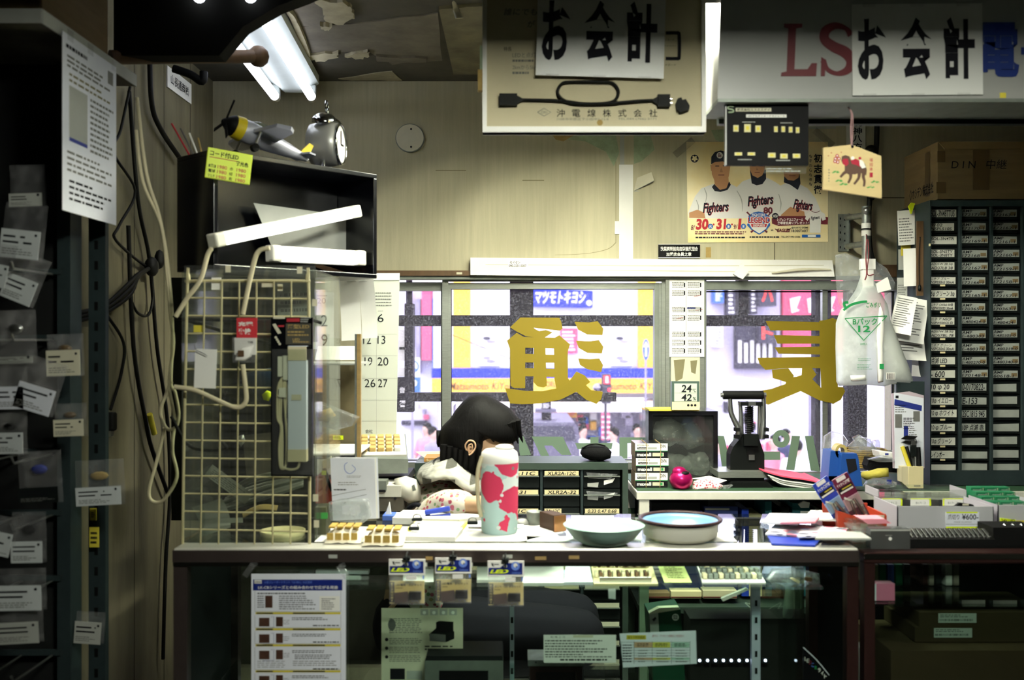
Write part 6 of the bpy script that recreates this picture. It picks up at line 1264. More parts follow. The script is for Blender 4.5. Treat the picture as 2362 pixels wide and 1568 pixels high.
# cable display board
BYD = 2.32
t = thing('cable_display_board', P(1370, 305, BYD), 'hanging framed beige board with a looped black cable on it', 'display board')
mat('board_beige', '#c2b897', .75, var=.12, vs=3)
m = MB(); m.px(BYD); m.prism([(1113, -80), (1630, -80), (1628, 305), (1113, 305)], -.03, -.004, 'board_beige')
m.text('誰にでもいたれ', 1162, 18, 1300, 34, 'ink_grey', -.0035, .01, .15); m.text('が', 1216, 46, 1234, 62, 'ink_grey', -.0035, .01, .15); m.text('特長', 1162, 107, 1180, 117, 'ink', -.0035); m.text('LEDと点灯', 1182, 120, 1236, 132, 'ink_grey', -.0035, 0); m.lines(1182, 134, 1236, 144, 1, 'ink_grey', -.0035); m.text('2kmから5km', 1182, 149, 1240, 159, 'ink_grey', -.0035); m.lines(1182, 162, 1236, 172, 1, 'ink_grey', -.0035)
m.ribbon([(1536, 75), (1562, 75), (1567, 80), (1567, 130), (1562, 134), (1536, 134)], [8, 8], 'ink', -.0034, 3); m.text('イボード', 1534, 88, 1556, 93, 'ink', -.0035); m.text('ファイバー', 1532, 102, 1560, 107, 'ink', -.0035); m.text('イボード', 1534, 146, 1560, 151, 'ink', -.0035)
m.text('沖電線株式会社', 1284, 252, 1516, 270, 'ink', -.0034, .01) if False else None
for i, c in enumerate('沖電線株式会社'): m.text(c, 1284+i*35.6, 251, 1303+i*35.6, 269, 'ink', -.0034, .008)
m.ribbon([(1240, 258), (1255, 249), (1271, 258), (1255, 267), (1240, 258)], [1.5, 1.5], 'ink_grey', -.0034, 1); m.text('OKI', 1248, 255, 1262, 261, 'ink_grey', -.0034)
m.text('川崎市中原区下小田中2-12-8', 1284, 271, 1404, 277, 'ink_grey', -.0034); m.text('TEL.044-(766)-3171', 1426, 271, 1514, 277, 'ink_grey', -.0034); m.disc(1384, 282, 7, 'plaster_tan', -.0036, 12); m.build('panel', t)
m = MB(); m.px(BYD); frame(m, 1113, -80, 1628, 305, 10, -.034, .004, 'white', wt=10, wb=13); m.build('frame', t)
m = MB(); m.px(BYD); m.tube([(1192, 231, .002), (1210, 231, .003), (1290, 233, .004), (1350, 240, .004), (1410, 236, .004), (1426, 215, .004), (1415, 194, .004), (1390, 190, .004), (1320, 190, .004), (1296, 194, .004), (1286, 214, .004), (1300, 232, .005), (1330, 240, .007), (1400, 240, .006), (1470, 234, .004), (1510, 232, .003)], 3.6, 'rubber', 8, 5); m.build('looped_cable', t)
m = MB(); m.px(BYD); m.slab(1152, 218, 1193, 245, -.004, .012, 'rubber'); m.prism([(1193, 222), (1206, 229), (1206, 234), (1193, 240)], -.002, .008, 'rubber'); m.build('socket', t)
m = MB(); m.px(BYD); m.slab(1516, 220, 1544, 248, -.004, .012, 'rubber'); m.prism([(1505, 230), (1517, 224), (1517, 243), (1505, 236)], -.002, .008, 'rubber'); m.slab(1544, 228, 1550, 230, .002, .004, 'steel'); m.slab(1544, 237, 1550, 239, .002, .004, 'steel'); m.build('plug', t)
m = MB(); m.px(BYD); m.prism([(1558, 240), (1562, 229), (1570, 227), (1572, 233), (1580, 231), (1589, 246), (1588, 255), (1568, 262), (1560, 255)], -.004, .012, 'rubber'); m.build('adapter', t)
m = MB(); m.px(BYD); m.slab(1102, 160, 1113, 208, -.02, 0, 'plaster_tan'); m.slab(1107, 105, 1113, 160, -.02, 0, 'plaster_green'); m.build('edge_tab', t)
for x in (1170, 1570):
    m = MB(); m.tube([P(x, -78, BYD+.015), Vector((P(x, 0, BYD).x, BYD+.015, ZC))], .002, 'steel', 6, 0); m.build('hanging_wire', t)
m = MB(); 
for x in (1700, 2300): m.tube([P(x, -68, SY+.1), Vector((P(x, 0, SY).x, SY+.1, ZC))], .006, 'steel', 8, 0)
m.build('hanger', bpy.data.objects['shop_sign.001'] if 'shop_sign.001' in bpy.data.objects and bpy.data.objects['shop_sign.001'].type == 'EMPTY' else bpy.data.objects['shop_sign'])
# black LED module panel
LY = 2.29; 
t = thing('led_module_panel', P(1770, 383, LY), 'black hanging panel with rows of small pale lamp chips', 'display panel')
m = MB(); m.px(LY); m.slab(1676, 238, 1865, 381, -.012, 0, 'black'); m.slab(1673, 238, 1676, 381, -.012, .0, 'acrylic_white'); 
m.ribbon([(1692, 246), (1682, 245), (1679, 250), (1690, 253), (1691, 258), (1680, 259)], [3, 3], 'plaster_green', .0004); m.rect(1697, 249, 1779, 257, 'paper_old', .0003); m.text('株式会社エスエスデイ', 1700, 250, 1776, 256, 'black', .0007, .02); m.rect(1721, 264, 1814, 271, 'paper', .0003); m.text('LED発光ダイオードモジュール', 1724, 265.5, 1811, 269.5, 'black', .0007, .02)
m.lines(1712, 280, 1742, 283, 1, 'paper_grey', .0004, .6, 0, 3); m.lines(1800, 282, 1828, 285, 1, 'paper_grey', .0004, .6, 0, 3); m.lines(1702, 366, 1734, 370, 1, 'paper_grey', .0004, .6, 0, 3); m.lines(1790, 368, 1822, 372, 1, 'paper_grey', .0004, .6, 0, 3); m.build('panel', t)
mat('chip', '#c8c088', .5)
for (x, y, w, h) in ((1691, 289, 12, 15), (1716, 287, 15, 18), (1742, 290, 12, 15), (1785, 292, 8, 13), (1802, 292, 8, 13), (1819, 293, 8, 13), (1835, 294, 8, 13), (1694, 352, 17, 7), (1724, 352, 17, 7), (1771, 353, 17, 11), (1799, 355, 17, 11), (1828, 355, 17, 10)):
    m = MB(); m.px(LY); m.slab(x, y, x+w, y+h, 0, .003, 'chip'); m.rect(x+w*.25, y+h*.25, x+w*.75, y+h*.75, 'yellow_card', .0034); m.build('lamp_chip', t)
for x in (1692, 1850):
    m = MB(); m.tube([P(x, 240, LY+.006), P(x, 225, LY-.0)+Vector((0, 0, .02))], .0015, 'steel', 6, 0); m.build('hanging_wire', t)
m = MB(); m.px(LY); m.slab(1765, 383, 1862, 398, -.012, -.008, 'acrylic'); m.lines(1770, 385, 1855, 396, 2, 'paper_grey', -.0075); m.build('clear_label', t)
# wooden plaque with painted monkey
EY = 2.3
t = thing('votive_plaque', P(1966, 457, EY), 'pale wooden five-sided plaque painted with a brown monkey', 'plaque')
mat('plaque_wood', '#d8c088', .6, var=.12, vs=5, stretch=(1, 1, 9)); mat('monkey_brown', '#5a4032', .7); mat('leaf_green', '#3f9a48', .7); mat('plaque_red', '#a81c34', .7)
m = MB(); m.px(EY); m.prism([(1899, 341), (1963, 333), (2033, 360), (2034, 457), (1900, 437)], -.008, 0, 'plaque_wood')
m.px(EY, 1560, 220, 3.734); z = .0004
m.poly([(1420, 560), (1425, 525), (1455, 514), (1490, 525), (1505, 560), (1490, 600), (1455, 600), (1430, 585)], 'monkey_brown', z); m.poly([(1425, 560), (1442, 545), (1478, 545), (1484, 590), (1462, 610), (1432, 590)], 'plaque_red', z+.0003)
m.poly([(1450, 600), (1500, 560), (1580, 560), (1625, 590), (1640, 640), (1635, 690), (1580, 665), (1540, 680), (1480, 680), (1450, 660)], 'monkey_brown', z+.0001)
for a_ in ([(1490, 650), (1450, 665), (1425, 690), (1412, 705)], [(1500, 670), (1500, 710), (1480, 755)], [(1575, 660), (1570, 710), (1530, 765)], [(1615, 650), (1610, 700), (1620, 740), (1615, 785)]): m.ribbon(a_, [34, 24, 18], 'monkey_brown', z+.0002)
m.poly([(1500, 560), (1545, 545), (1590, 570), (1588, 620), (1550, 600), (1510, 590)], 'plaque_red', z+.0004); m.poly([(1575, 545), (1610, 570), (1632, 620), (1600, 630), (1578, 600)], 'white', z+.0005); m.disc(1518, 540, 15, 'white', z+.0006, 14); m.disc(1580, 542, 13, 'plaque_red', z+.0006, 14)
for x, y in ((1385, 520), (1370, 545), (1400, 545), (1366, 568), (1390, 575)): m.disc(x, y, 15, 'plaque_red', z, 10); m.disc(x, y, 7, 'white', z+.0003, 8)
for x, y in ((1310, 520), (1335, 495), (1420, 490)): m.disc(x, y, 5, 'plaque_red', z, 8)
for c, n_ in (((1372, 660), 5), ((1400, 735), 5), ((1440, 765), 4), ((1710, 745), 4), ((1672, 792), 3)):
    for i in range(n_): a_ = math.pi*(i+.5)/n_; r = 36 if n_ > 4 else 42; q = (c[0]-r*math.cos(a_), c[1]-r*.6*math.sin(a_)+12); m.poly([c, ((c[0]+q[0])/2-5, (c[1]+q[1])/2+8), q, ((c[0]+q[0])/2+8, (c[1]+q[1])/2-8)], 'leaf_green', z+.0001*i)
for i, c in enumerate('福招来'): m.text(c, 1664, 540+i*40, 1692, 572+i*40, 'plaque_red', z, .01)
m.rect(1664, 664, 1692, 706, 'plaque_red', z); m.lines(1310, 630, 1322, 750, 5, 'ink_grey', z, .5, .3, 8); m.build('board', t)
m = MB(); m.px(EY-.003); m.tube([(1965, 338, 0), (1962, 300, .0), (1964, 262, .0), (1963, 236, -.03)], 1.6, mat('cord_pink', '#b08a8a', .8), 6, 4); m.tube([(1965, 338, 0), (1967, 300, .0), (1966, 262, .0), (1963, 236, -.03)], 1.2, 'cord_pink', 6, 4); m.ball((1966, 338, .002), (3, 3, .003), 'ink', None, 8); m.build('cord', t)
m = MB(); m.px(2.43); m.slab(2080, 236, 2108, 268, -.01, 0, 'bag_milky'); m.slab(1985, 244, 2000, 252, -.01, 0, 'paper_grey'); one(m, 'tape_piece', 'milky tape hanging under the shop sign at right', 'tape')
m = MB(); m.span((P(1655, 0, 2.46).x, 2.445, 2.03), (2.2, 2.47, 2.065), 'drawer_dark'); one(m, 'curtain_rail', 'dark rail under the long shop sign', 'rail')
# packs of plastic bags hanging from the bracket
BY = 3.3
t = thing('bag_pack', P(2010, 890, BY), 'hanging pack of white carrier bags with green print and triangle', 'bag pack')
m = MB(); m.px(BY); random.seed(9)
m.inflate([(1928, 745), (1938, 716), (1958, 692), (1974, 668), (1984, 640), (2012, 640), (2028, 668), (2046, 700), (2052, 735), (2078, 800), (2098, 850), (2106, 878), (2102, 888), (2055, 886), (2040, 891), (2000, 887), (1935, 890), (1929, 880), (1927, 800)], .035, 'bag_milky', (2005, 790), 5); bags = m
m = MB(); m.px(BY); m.inflate([(2040, 720), (2058, 745), (2084, 810), (2104, 872), (2102, 886), (2056, 886), (2044, 860), (2030, 780)], .04, 'white', (2060, 820), 4, -.02); m.inflate([(1955, 865), (1990, 864), (1992, 876), (1958, 878)], .012, 'white', None, 4, .024); m.inflate([(2012, 770), (2022, 700), (2034, 730), (2028, 800), (2030, 880), (2018, 882)], .012, 'white', None, 4, .028); m.build('folded_bags', t)
m = bags; m.px(BY); zt_ = .038
m.ribbon([(1940, 735), (2036, 729)], [1.8, 1.8], 'ink_green', zt_, 1); m.ribbon([(2036, 729), (1983, 785)], [1.8, 1.8], 'ink_green', zt_, 1); m.ribbon([(1983, 785), (1940, 735)], [1.8, 1.8], 'ink_green', zt_, 1)
m.text('Bパック', 1958, 734, 2014, 750, 'ink_green', zt_, .02); m.text('12', 1970, 751, 1998, 766, 'ink_green', zt_, .03); m.text('100枚入', 1975, 790, 1991, 796, 'ink_green', zt_, .01); m.ribbon([(1938, 716), (1955, 704), (1975, 698), (1992, 696)], [5, 6, 5], 'ink_green', zt_-.006); m.text('ごみポリ', 1990, 698, 2022, 710, 'ink_green', zt_-.004, .02); m.ribbon([(1944, 712), (1940, 700), (1950, 698)], [6, 6], 'ink_green', zt_-.008)
m.lines(1970, 825, 2004, 832, 2, 'ink_green', zt_, .3); m.lines(1968, 838, 2004, 852, 4, 'ink_green', zt_, .25); m.rect(2018, 838, 2028, 850, 'ink_green', zt_+.004)
m.rect(2035, 858, 2056, 874, 'white', .034)
for k in range(9): m.rect(2037+k*2, 860, 2037+k*2+random.choice((.7, 1.2)), 873, 'ink', .0345)
m.build('bags', t)
m = MB(); m.px(BY); m.inflate([(1926, 588), (1950, 584), (1985, 596), (2015, 598), (2045, 618), (2066, 655), (2060, 668), (2030, 690), (1990, 690), (1950, 720), (1934, 700), (1928, 650)], .02, 'bag', None, 4, 0, False); m.build('clear_sleeve', t)
m = MB(); m.px(BY); m.slab(1982, 598, 2014, 622, -.002, .022, 'white'); m.slab(1985, 622, 2010, 664, -.002, .02, 'paper'); m.prism([(2016, 655), (2042, 640), (2050, 668), (2020, 676)], .01, .022, 'white'); m.build('header', t)
m = MB(); m.px(BY-.03); m.tube([(1999, 552, .0), (1996, 590, .005), (1998, 630, .005), (1995, 646, .0)], 1.6, 'sign_red', 6, 4); m.tube([(2002, 552, 0), (2003, 585, .004), (1999, 632, .006), (2014, 633, .004)], 1.3, 'sign_red', 6, 4); m.at(Matrix.Identity(4)); m.tube([P(1999, 553, 3.27), P(1999, 545, 3.38), P(1998, 541, 3.486)], .002, 'sign_red', 6, 4); m.build('string', t)
# ================================================================== SHOW CASES FORMING THE COUNTER
ZT_ = 1.03; CY0_, CY1_ = 2.25, 2.70; CXL, CXR = -.764, .782
mat('rail_top', '#d6d4c8', .3, .3, var=.06, vs=20); mat('rail_front', '#453c39', .35, .45, var=.15, vs=20); mat('case_dark', '#17191a', .5, var=.2)
t = thing('glass_showcase', ((CXL+CXR)/2, (CY0_+CY1_)/2, 0), 'long glass showcase with metal rail, middle of the shop counter', 'showcase')
m = MB(); m.span((CXL, 2.25, .998), (CXR, 2.315, ZT_), 'rail_top', .004); m.build('top_rail', t)
m = MB(); m.span((CXL-.001, 2.246, .999), (CXR, 2.2505, 1.026), 'rail_front', .001); m.span((CXL, 2.247, .990), (CXR, 2.2555, .999), 'chrome'); m.build('rail_trim', t)
m = MB(); m.span((CXL, 2.315, 1.02), (CXR, CY1_, ZT_-.001), 'glass_green'); m.build('glass_top', t)
m = MB(); m.span((-.735, 2.258, .08), (.757, 2.263, .99), 'glass'); m.build('front_glass', t)
for nm, a_, b_, mm in (('corner_post', (CXL, 2.25, 0), (CXL+.03, 2.28, .998), 'rail_front'), ('corner_post', (CXR-.026, 2.25, 0), (CXR, 2.28, .998), 'brown_frame'), ('corner_post', (CXL, CY1_-.03, 0), (CXL+.03, CY1_, 1.02), 'rail_front'), ('corner_post', (CXR-.026, CY1_-.03, 0), (CXR, CY1_, 1.02), 'brown_frame'),
    ('base', (CXL, 2.25, 0), (CXR, CY1_, .08), 'case_dark'), ('end_panel', (CXL+.004, 2.28, .08), (CXL+.012, CY1_-.03, 1.0), 'case_dark'), ('back_rail', (CXL, CY1_-.02, 1.0), (CXR, CY1_, 1.02), 'rail_front')):
    m = MB(); m.span(a_, b_, mm); m.build(nm, t)
m = MB(); m.span((.66, 2.285, .08), (.672, CY1_-.03, 1.0), 'glass'); m.build('inner_glass', t)
m = MB(); m.span((-.536, 2.285, .928), (.713, 2.66, .934), 'glass_green'); m.build('glass_shelf', t)
m = MB(); m.span((-.735, 2.285, .640), (.755, 2.66, .646), 'glass_green'); m.build('glass_shelf', t)
mat('added_case_glow', '#f4f6ea', emit=30)
m = MB(); m.tube([(-.5, 2.302, .9915), (.68, 2.302, .9915)], .0045, 'added_case_glow', 8, 0); m.build('added_case_glow', t)  # glow tube added out of sight behind the rail to brighten the shelf
for x in (1744, 1181):
    m = MB(); m.px(2.43 if x > 1500 else 2.64); m.slab(x-10 if x > 1500 else x-5, 1290, x+10 if x > 1500 else x+5, 1594 if x > 1500 else 1590, -.015, 0, mat('post_pale', '#b4b8c6', .5))
    for i in range(6): m.rect(x-3, 1384+i*39, x+3, 1398+i*39, 'black', .0006)
    m.build('slotted_post', t)
for (x, y, w, c) in ((758, 1279, 20, 'paper_grey'), (982, 1283, 16, 'wood'), (1234, 1283, 26, 'wood'), (1312, 1281, 24, 'wood'), (1160, 1279, 22, 'paper_grey')): m = MB(); m.px(2.245); m.slab(x, y, x+w, y+8, 0, .0012, c); m.build('tape_strip', t)
t = thing('glass_showcase', (1.2, 2.47, 0), 'darker glass showcase with brown frame at the right end of counter', 'showcase')
RX0, RX1 = .795, 1.62
m = MB(); m.span((RX0, 2.25, .995), (RX1, 2.30, 1.02), 'brown_frame', .004); m.span((RX0, 2.248, 1.006), (RX1, 2.2505, 1.018), 'chrome'); m.build('top_rail', t)
m = MB(); m.span((RX0, 2.3, 1.008), (RX1, CY1_, 1.018), 'glass_green'); m.build('glass_top', t)
for nm, a_, b_, mm in (('corner_post', (RX0, 2.25, 0), (RX0+.024, 2.28, .995), 'brown_frame'), ('corner_post', (RX0, CY1_-.03, 0), (RX0+.024, CY1_, 1.008), 'brown_frame'), ('corner_post', (RX1-.024, 2.25, 0), (RX1, 2.28, .995), 'brown_frame'), ('base', (RX0, 2.25, 0), (RX1, CY1_, .08), 'case_dark'), ('back_panel', (RX0+.024, CY1_-.015, .08), (RX1, CY1_-.008, .99), 'case_dark'), ('front_glass', (RX0+.024, 2.258, .08), (RX1-.024, 2.263, .99), 'glass'), ('glass_shelf', (RX0+.026, 2.285, .889), (RX1-.026, 2.66, .895), 'glass_green'), ('glass_shelf', (RX0+.026, 2.285, .50), (RX1-.026, 2.66, .506), 'glass_green')):
    m = MB(); m.span(a_, b_, mm); m.build(nm, t)

# ---- things on the counter top
def top(x, y): Y = (CZ-ZT_)*F/(y-784); return P(x, y, Y)      # the point of the counter top seen at a pixel
def lay(pts, h, mm, name, label, cat, group=None, extra=None, z0=0):
    """flat thing lying on the counter: outline given where it is seen"""
    q = [top(*p) for p in pts]; m = MB(); n = len(q)
    vs = [(p.x, p.y, ZT_+z0) for p in q]+[(p.x, p.y, ZT_+z0+h) for p in q]
    m.add(vs, [tuple(range(n))[::-1], tuple(range(n, 2*n))]+[(i, (i+1) % n, n+(i+1) % n, n+i) for i in range(n)], mm)
    if extra: extra(m, ZT_+z0+h+.0004)
    return one(m, name, label, cat, group)
mat('pad_yellow', '#d9d86a', .7); mat('thin_blue', '#4a6ab8', .6)
lay([(725, 1250), (1010, 1250), (1010, 1215), (760, 1215)], .0008, 'paper', 'paper_sheet', 'white sheet lying under the biscuit packets on counter', 'paper', 'sheets on the counter')
lay([(1005, 1249), (1200, 1249), (1300, 1228), (1240, 1200), (1010, 1205)], .0008, 'paper', 'paper_sheet', 'white sheet lying under the flowered bottle', 'paper', 'sheets on the counter')
lay([(1490, 1249), (1700, 1249), (1680, 1228), (1490, 1230)], .0008, 'paper', 'paper_sheet', 'white sheet lying under the stacked bowls', 'paper', 'sheets on the counter')
lay([(1215, 1249), (1480, 1249), (1480, 1236), (1215, 1238)], .0008, mat('thin_green', '#cfe0d8', .6), 'paper_sheet', 'pale green sheet lying under the green bowl', 'paper', 'sheets on the counter')
def packet_food(x0, x1, y0, y1, lb):
    c = top((x0+x1)/2, y1); k = c.y/F; w = (x1-x0)*k; t = thing('biscuit_packet', c, lb, 'packet', 'biscuit packets on the counter')
    m = MB(TR(c+Vector((0, .03, .002)))); random.seed(x0); N = 10
    m.grid(w, .09, mat('packet_white', '#e8e2cc', .4, var=.1), lambda u, v: (0, 0, .001+.03*math.sin(3.14*u)**.4*math.sin(3.14*v)**.5+random.uniform(-.002, .002)), N, N); m.grid(w, .09, 'packet_white', lambda u, v: (0, 0, 0), 2, 2); m.build('wrapper', t)
    m = MB(TR(c+Vector((0, .03, .002))))
    for i in range(4): m.box((-w*.33+i*w*.22, .0, .033), (w*.17, .05, .004), mat('biscuit', '#c2a250', .7, var=.3, vs=60)); m.box((-w*.33+i*w*.22, -.046, .016), (w*.17, .003, .016), 'biscuit')
    m.build('biscuits', t)
packet_food(750, 834, 1206, 1252, 'left clear packet of golden biscuits at grid end of counter'); packet_food(836, 930, 1210, 1258, 'right clear packet of golden biscuits on the counter')
lay([(935, 1248), (1050, 1250), (1068, 1228), (960, 1225)], .012, 'paper', 'note_pad', 'white pad with yellow-green edge before the woman', 'note pad', None, lambda m, z: m.add([(top(940, 1246).x, top(940, 1246).y-.001, ZT_+.003), (top(1048, 1248).x, top(1048, 1248).y-.001, ZT_+.003), (top(1048, 1248).x, top(1048, 1248).y-.001, ZT_+.008), (top(940, 1246).x, top(940, 1246).y-.001, ZT_+.008)], [(0, 1, 2, 3)], 'pad_yellow'))
lay([(940, 1226), (1065, 1228), (1078, 1212), (960, 1208)], .010, 'pad_yellow', 'clipboard', 'yellow-edged white clipboard behind the note pad', 'clipboard', None, lambda m, z: m.add([tuple(Vector((top(x, y).x, top(x, y).y, z))) for x, y in ((944, 1224), (1060, 1226), (1072, 1213), (962, 1210))], [(0, 1, 2, 3)], 'paper'))
lay([(905, 1208), (1060, 1212), (1120, 1204), (1100, 1190), (930, 1190)], .016, 'paper', 'paper_pile', 'pile of white papers under the woman\'s arms', 'papers')
lay([(1080, 1220), (1200, 1222), (1220, 1204), (1100, 1202)], .006, 'paper_blue', 'paper_pile', 'bluish white papers beside the flowered bottle', 'papers')
for (x, y, lb) in ((962, 1216, 'left small dark metal clip on papers before the woman'), (1090, 1224, 'middle small dark metal clip on papers before the woman'), (1146, 1226, 'right small dark metal clip beneath the flowered bottle'), (955, 1238, 'small dark clip on the white note pad')):
    c = top(x, y)+Vector((0, 0, .02)); m = MB(); m.box(c, (.026, .012, .008), 'drawer_dark', None, .002); m.tube([c+Vector((-.01, 0, .004)), c+Vector((-.006, 0, .012)), c+Vector((.006, 0, .012)), c+Vector((.01, 0, .004))], .0015, 'steel', 6, 3); one(m, 'binder_clip', lb, 'clip', 'binder clips on the papers')
# clear stand with papers
def ex(m, z):
    m.ribbon([(826-14, 1072), (820, 1082), (808, 1092), (797, 1086), (795, 1072), (802, 1066)], [1, 1.4, 1], 'thin_blue', z); m.lines(800, 1096, 834, 1102, 2, 'ink_grey', z, .3); m.lines(780, 1110, 838, 1120, 2, 'ink_grey', z, .3); m.lines(770, 1126, 800, 1132, 1, 'ink', z, .5); m.ribbon([(762, 1144), (800, 1136), (844, 1128)], [.8, .8], 'ink', z); m.ribbon([(764, 1156), (800, 1150), (846, 1140)], [.8, .8], 'ink', z)
t = thing('document_stand', P(812, 1200, 2.46), 'stand of white printed forms with a blue ring stamp', 'documents')
for i, (dx, r) in enumerate(((0, 0), (6, 1.5), (12, 3))):
    m = MB(); m.px(2.44+i*.012); m.prism([(762+dx, 1056-i), (864+dx*.6, 1057-i), (868+dx*.6, 1195), (768+dx, 1200)], 0, .001, ['paper_blue', 'paper', 'paper_blue'][i])
    if i == 0: ex(m, .0014)
    m.build('form', t)
m = MB(); m.px(2.42); random.seed(2); m.inflate([(758, 1158), (790, 1150), (850, 1150), (858, 1190), (838, 1206), (800, 1204), (760, 1200)], .02, 'bag', None, 5, 0, False); m.build('plastic_sleeve', t)
m = MB(); m.px(2.5); m.prism([(728, 1100), (745, 1085), (768, 1142), (764, 1164), (728, 1160)], -.04, 0, mat('orange_red', '#a8412c', .5)); m.prism([(745, 1080), (752, 1078), (768, 1128), (764, 1134)], 0, .008, 'black'); m.slab(744, 1084, 754, 1094, .008, .01, 'yellow_hi'); one(m, 'box_cutter', 'orange-red case with yellow and black knife beside the white forms', 'tool')
m = MB(); m.px(2.4); m.slab(726, 1170, 752, 1245, -.06, 0, mat('olive_box', '#4a4c34', .6)); m.slab(740, 1182, 756, 1196, .0, .002, 'leaf_green' if 'leaf_green' in MT else 'ink_green'); one(m, 'olive_box', 'olive box with green sticker at edge of the clear case', 'box')
m = MB(); m.px(2.52); m.slab(726, 1062, 762, 1098, -.03, -.028, 'paper'); m.prism([(740, 1066), (760, 1054), (766, 1076), (742, 1092)], -.027, -.02, 'paper_old'); one(m, 'white_papers', 'small white papers beside the blue stamped forms', 'papers')
# register with keypad
t = thing('cash_register', P(870, 1080, 3.0), 'old beige keypad machine with tan keys below calendar', 'cash register')
m = MB(TR(P(872, 1082, 2.95)) @ RZ(8)); m.add([(-.06, -.1, 0), (.085, -.1, 0), (.085, .14, 0), (-.06, .14, 0), (-.06, -.1, .045), (.085, -.1, .04), (.085, .14, .09), (-.06, .14, .09)], [(0, 1, 2, 3), (4, 5, 6, 7), (0, 1, 5, 4), (1, 2, 6, 5), (2, 3, 7, 6), (3, 0, 4, 7)], 'aluminium_dull'); m.box((.012, .02, .066), (.138, .2, .012), 'edge_white', RX(12)); m.build('case', t)
for r in range(4):
    for c in range(5):
        m = MB(TR(P(872, 1082, 2.95)) @ RZ(8)); m.box((-.04+c*.024, -.04+r*.034, .066+r*.0075), (.019, .024, .014), mat('key_tan', '#b89a5c', .5) if not (c == 4 and r == 0) else 'white', RX(12), .003); m.build('key', t)
m = MB(); m.px(2.98); m.prism([(828, 1100), (940, 1098), (944, 1110), (916, 1130), (828, 1130)], -.2, .0, 'case_dark'); m.slab(828, 1130, 900, 1260, -.18, -.01, 'case_dark'); one(m, 'side_table', 'dark table carrying the old keypad machine', 'table')
t = thing('label_printer', P(905, 1172, 2.78), 'white and grey desktop label printer left of the woman', 'printer')
m = MB(); m.px(2.78); m.slab(868, 1120, 925, 1146, -.12, 0, 'edge_white'); m.slab(868, 1146, 930, 1180, -.12, -.01, 'ceiling_under'); m.inflate([(905, 1110), (930, 1104), (955, 1112), (966, 1130), (968, 1160), (940, 1166), (912, 1150)], .05, 'edge_white', None, 5, -.05); m.build('case', t)
m = MB(); m.px(2.78); m.slab(866, 1108, 892, 1130, -.04, .01, 'aluminium_dull'); m.slab(866, 1128, 890, 1133, -.04, .012, 'ink'); m.build('tray', t)
m = MB(); m.px(2.78); m.disc(912, 1149, 3, 'ink', .0006, 12); m.prism([(950, 1120), (956, 1116), (960, 1130), (952, 1132)], .0, .006, 'aluminium_dull'); m.build('button', t)
m = MB(); m.px(2.7); m.tube([(942, 1172, 0), (958, 1162, .01), (975, 1166, 0), (990, 1158, .01), (1004, 1164, 0), (975, 1178, .01), (950, 1182, 0), (985, 1180, .01)], 5, 'cloth_dark', 6, 4); one(m, 'bracelet_band', 'coiled dark patterned band lying on papers before the woman', 'band')
lay([(882, 1200), (985, 1202), (990, 1196), (890, 1190)], .012, 'thin_blue', 'blue_folder', 'thin blue and white folder lying left of the blue stapler', 'folder', None, lambda m, z: m.add([(top(912, 1199).x, top(912, 1199).y, z), (top(984, 1200).x, top(984, 1200).y, z), (top(986, 1196).x, top(986, 1196).y, z), (top(915, 1192).x, top(915, 1192).y, z)], [(0, 1, 2, 3)], 'paper'))
t = thing('stapler', P(1010, 1190, 2.6), 'bright blue stapler on papers in front of the woman', 'stapler')
mat('stapler_blue', '#1f3aa0', .35); Ms = TR(P(1010, 1184, 2.58)) @ RZ(4) @ RY(-9)
m = MB(Ms); m.box((0, 0, .008), (.066, .016, .012), 'stapler_blue', None, .003); m.build('top_arm', t)
m = MB(Ms @ RY(5)); m.box((0, 0, -.006), (.066, .018, .006), 'stapler_blue', None, .002); m.box((-.026, 0, .001), (.012, .01, .01), 'black'); m.build('base', t)
t = thing('marker_pen', P(1030, 1172, 2.62), 'white marker pen with green end lying over the blue stapler', 'pen')
m = MB(); m.tube([P(1003, 1180, 2.62), P(1040, 1166, 2.62)], .006, 'white', 10, 0); m.build('barrel', t)
m = MB(); m.tube([P(1038, 1167, 2.62), P(1046, 1161, 2.62)], .0068, 'ink_green', 10, 0); m.build('cap', t)
m = MB(); m.px(2.62); m.prism([(888, 1188), (898, 1158), (902, 1186), (896, 1190)], -.01, 0, 'paper'); m.slab(888, 1188, 902, 1196, -.012, .002, mat('teal', '#1a7f96', .5)); one(m, 'glue_bottle', 'small white glue bottle with teal base near the forms', 'bottle')
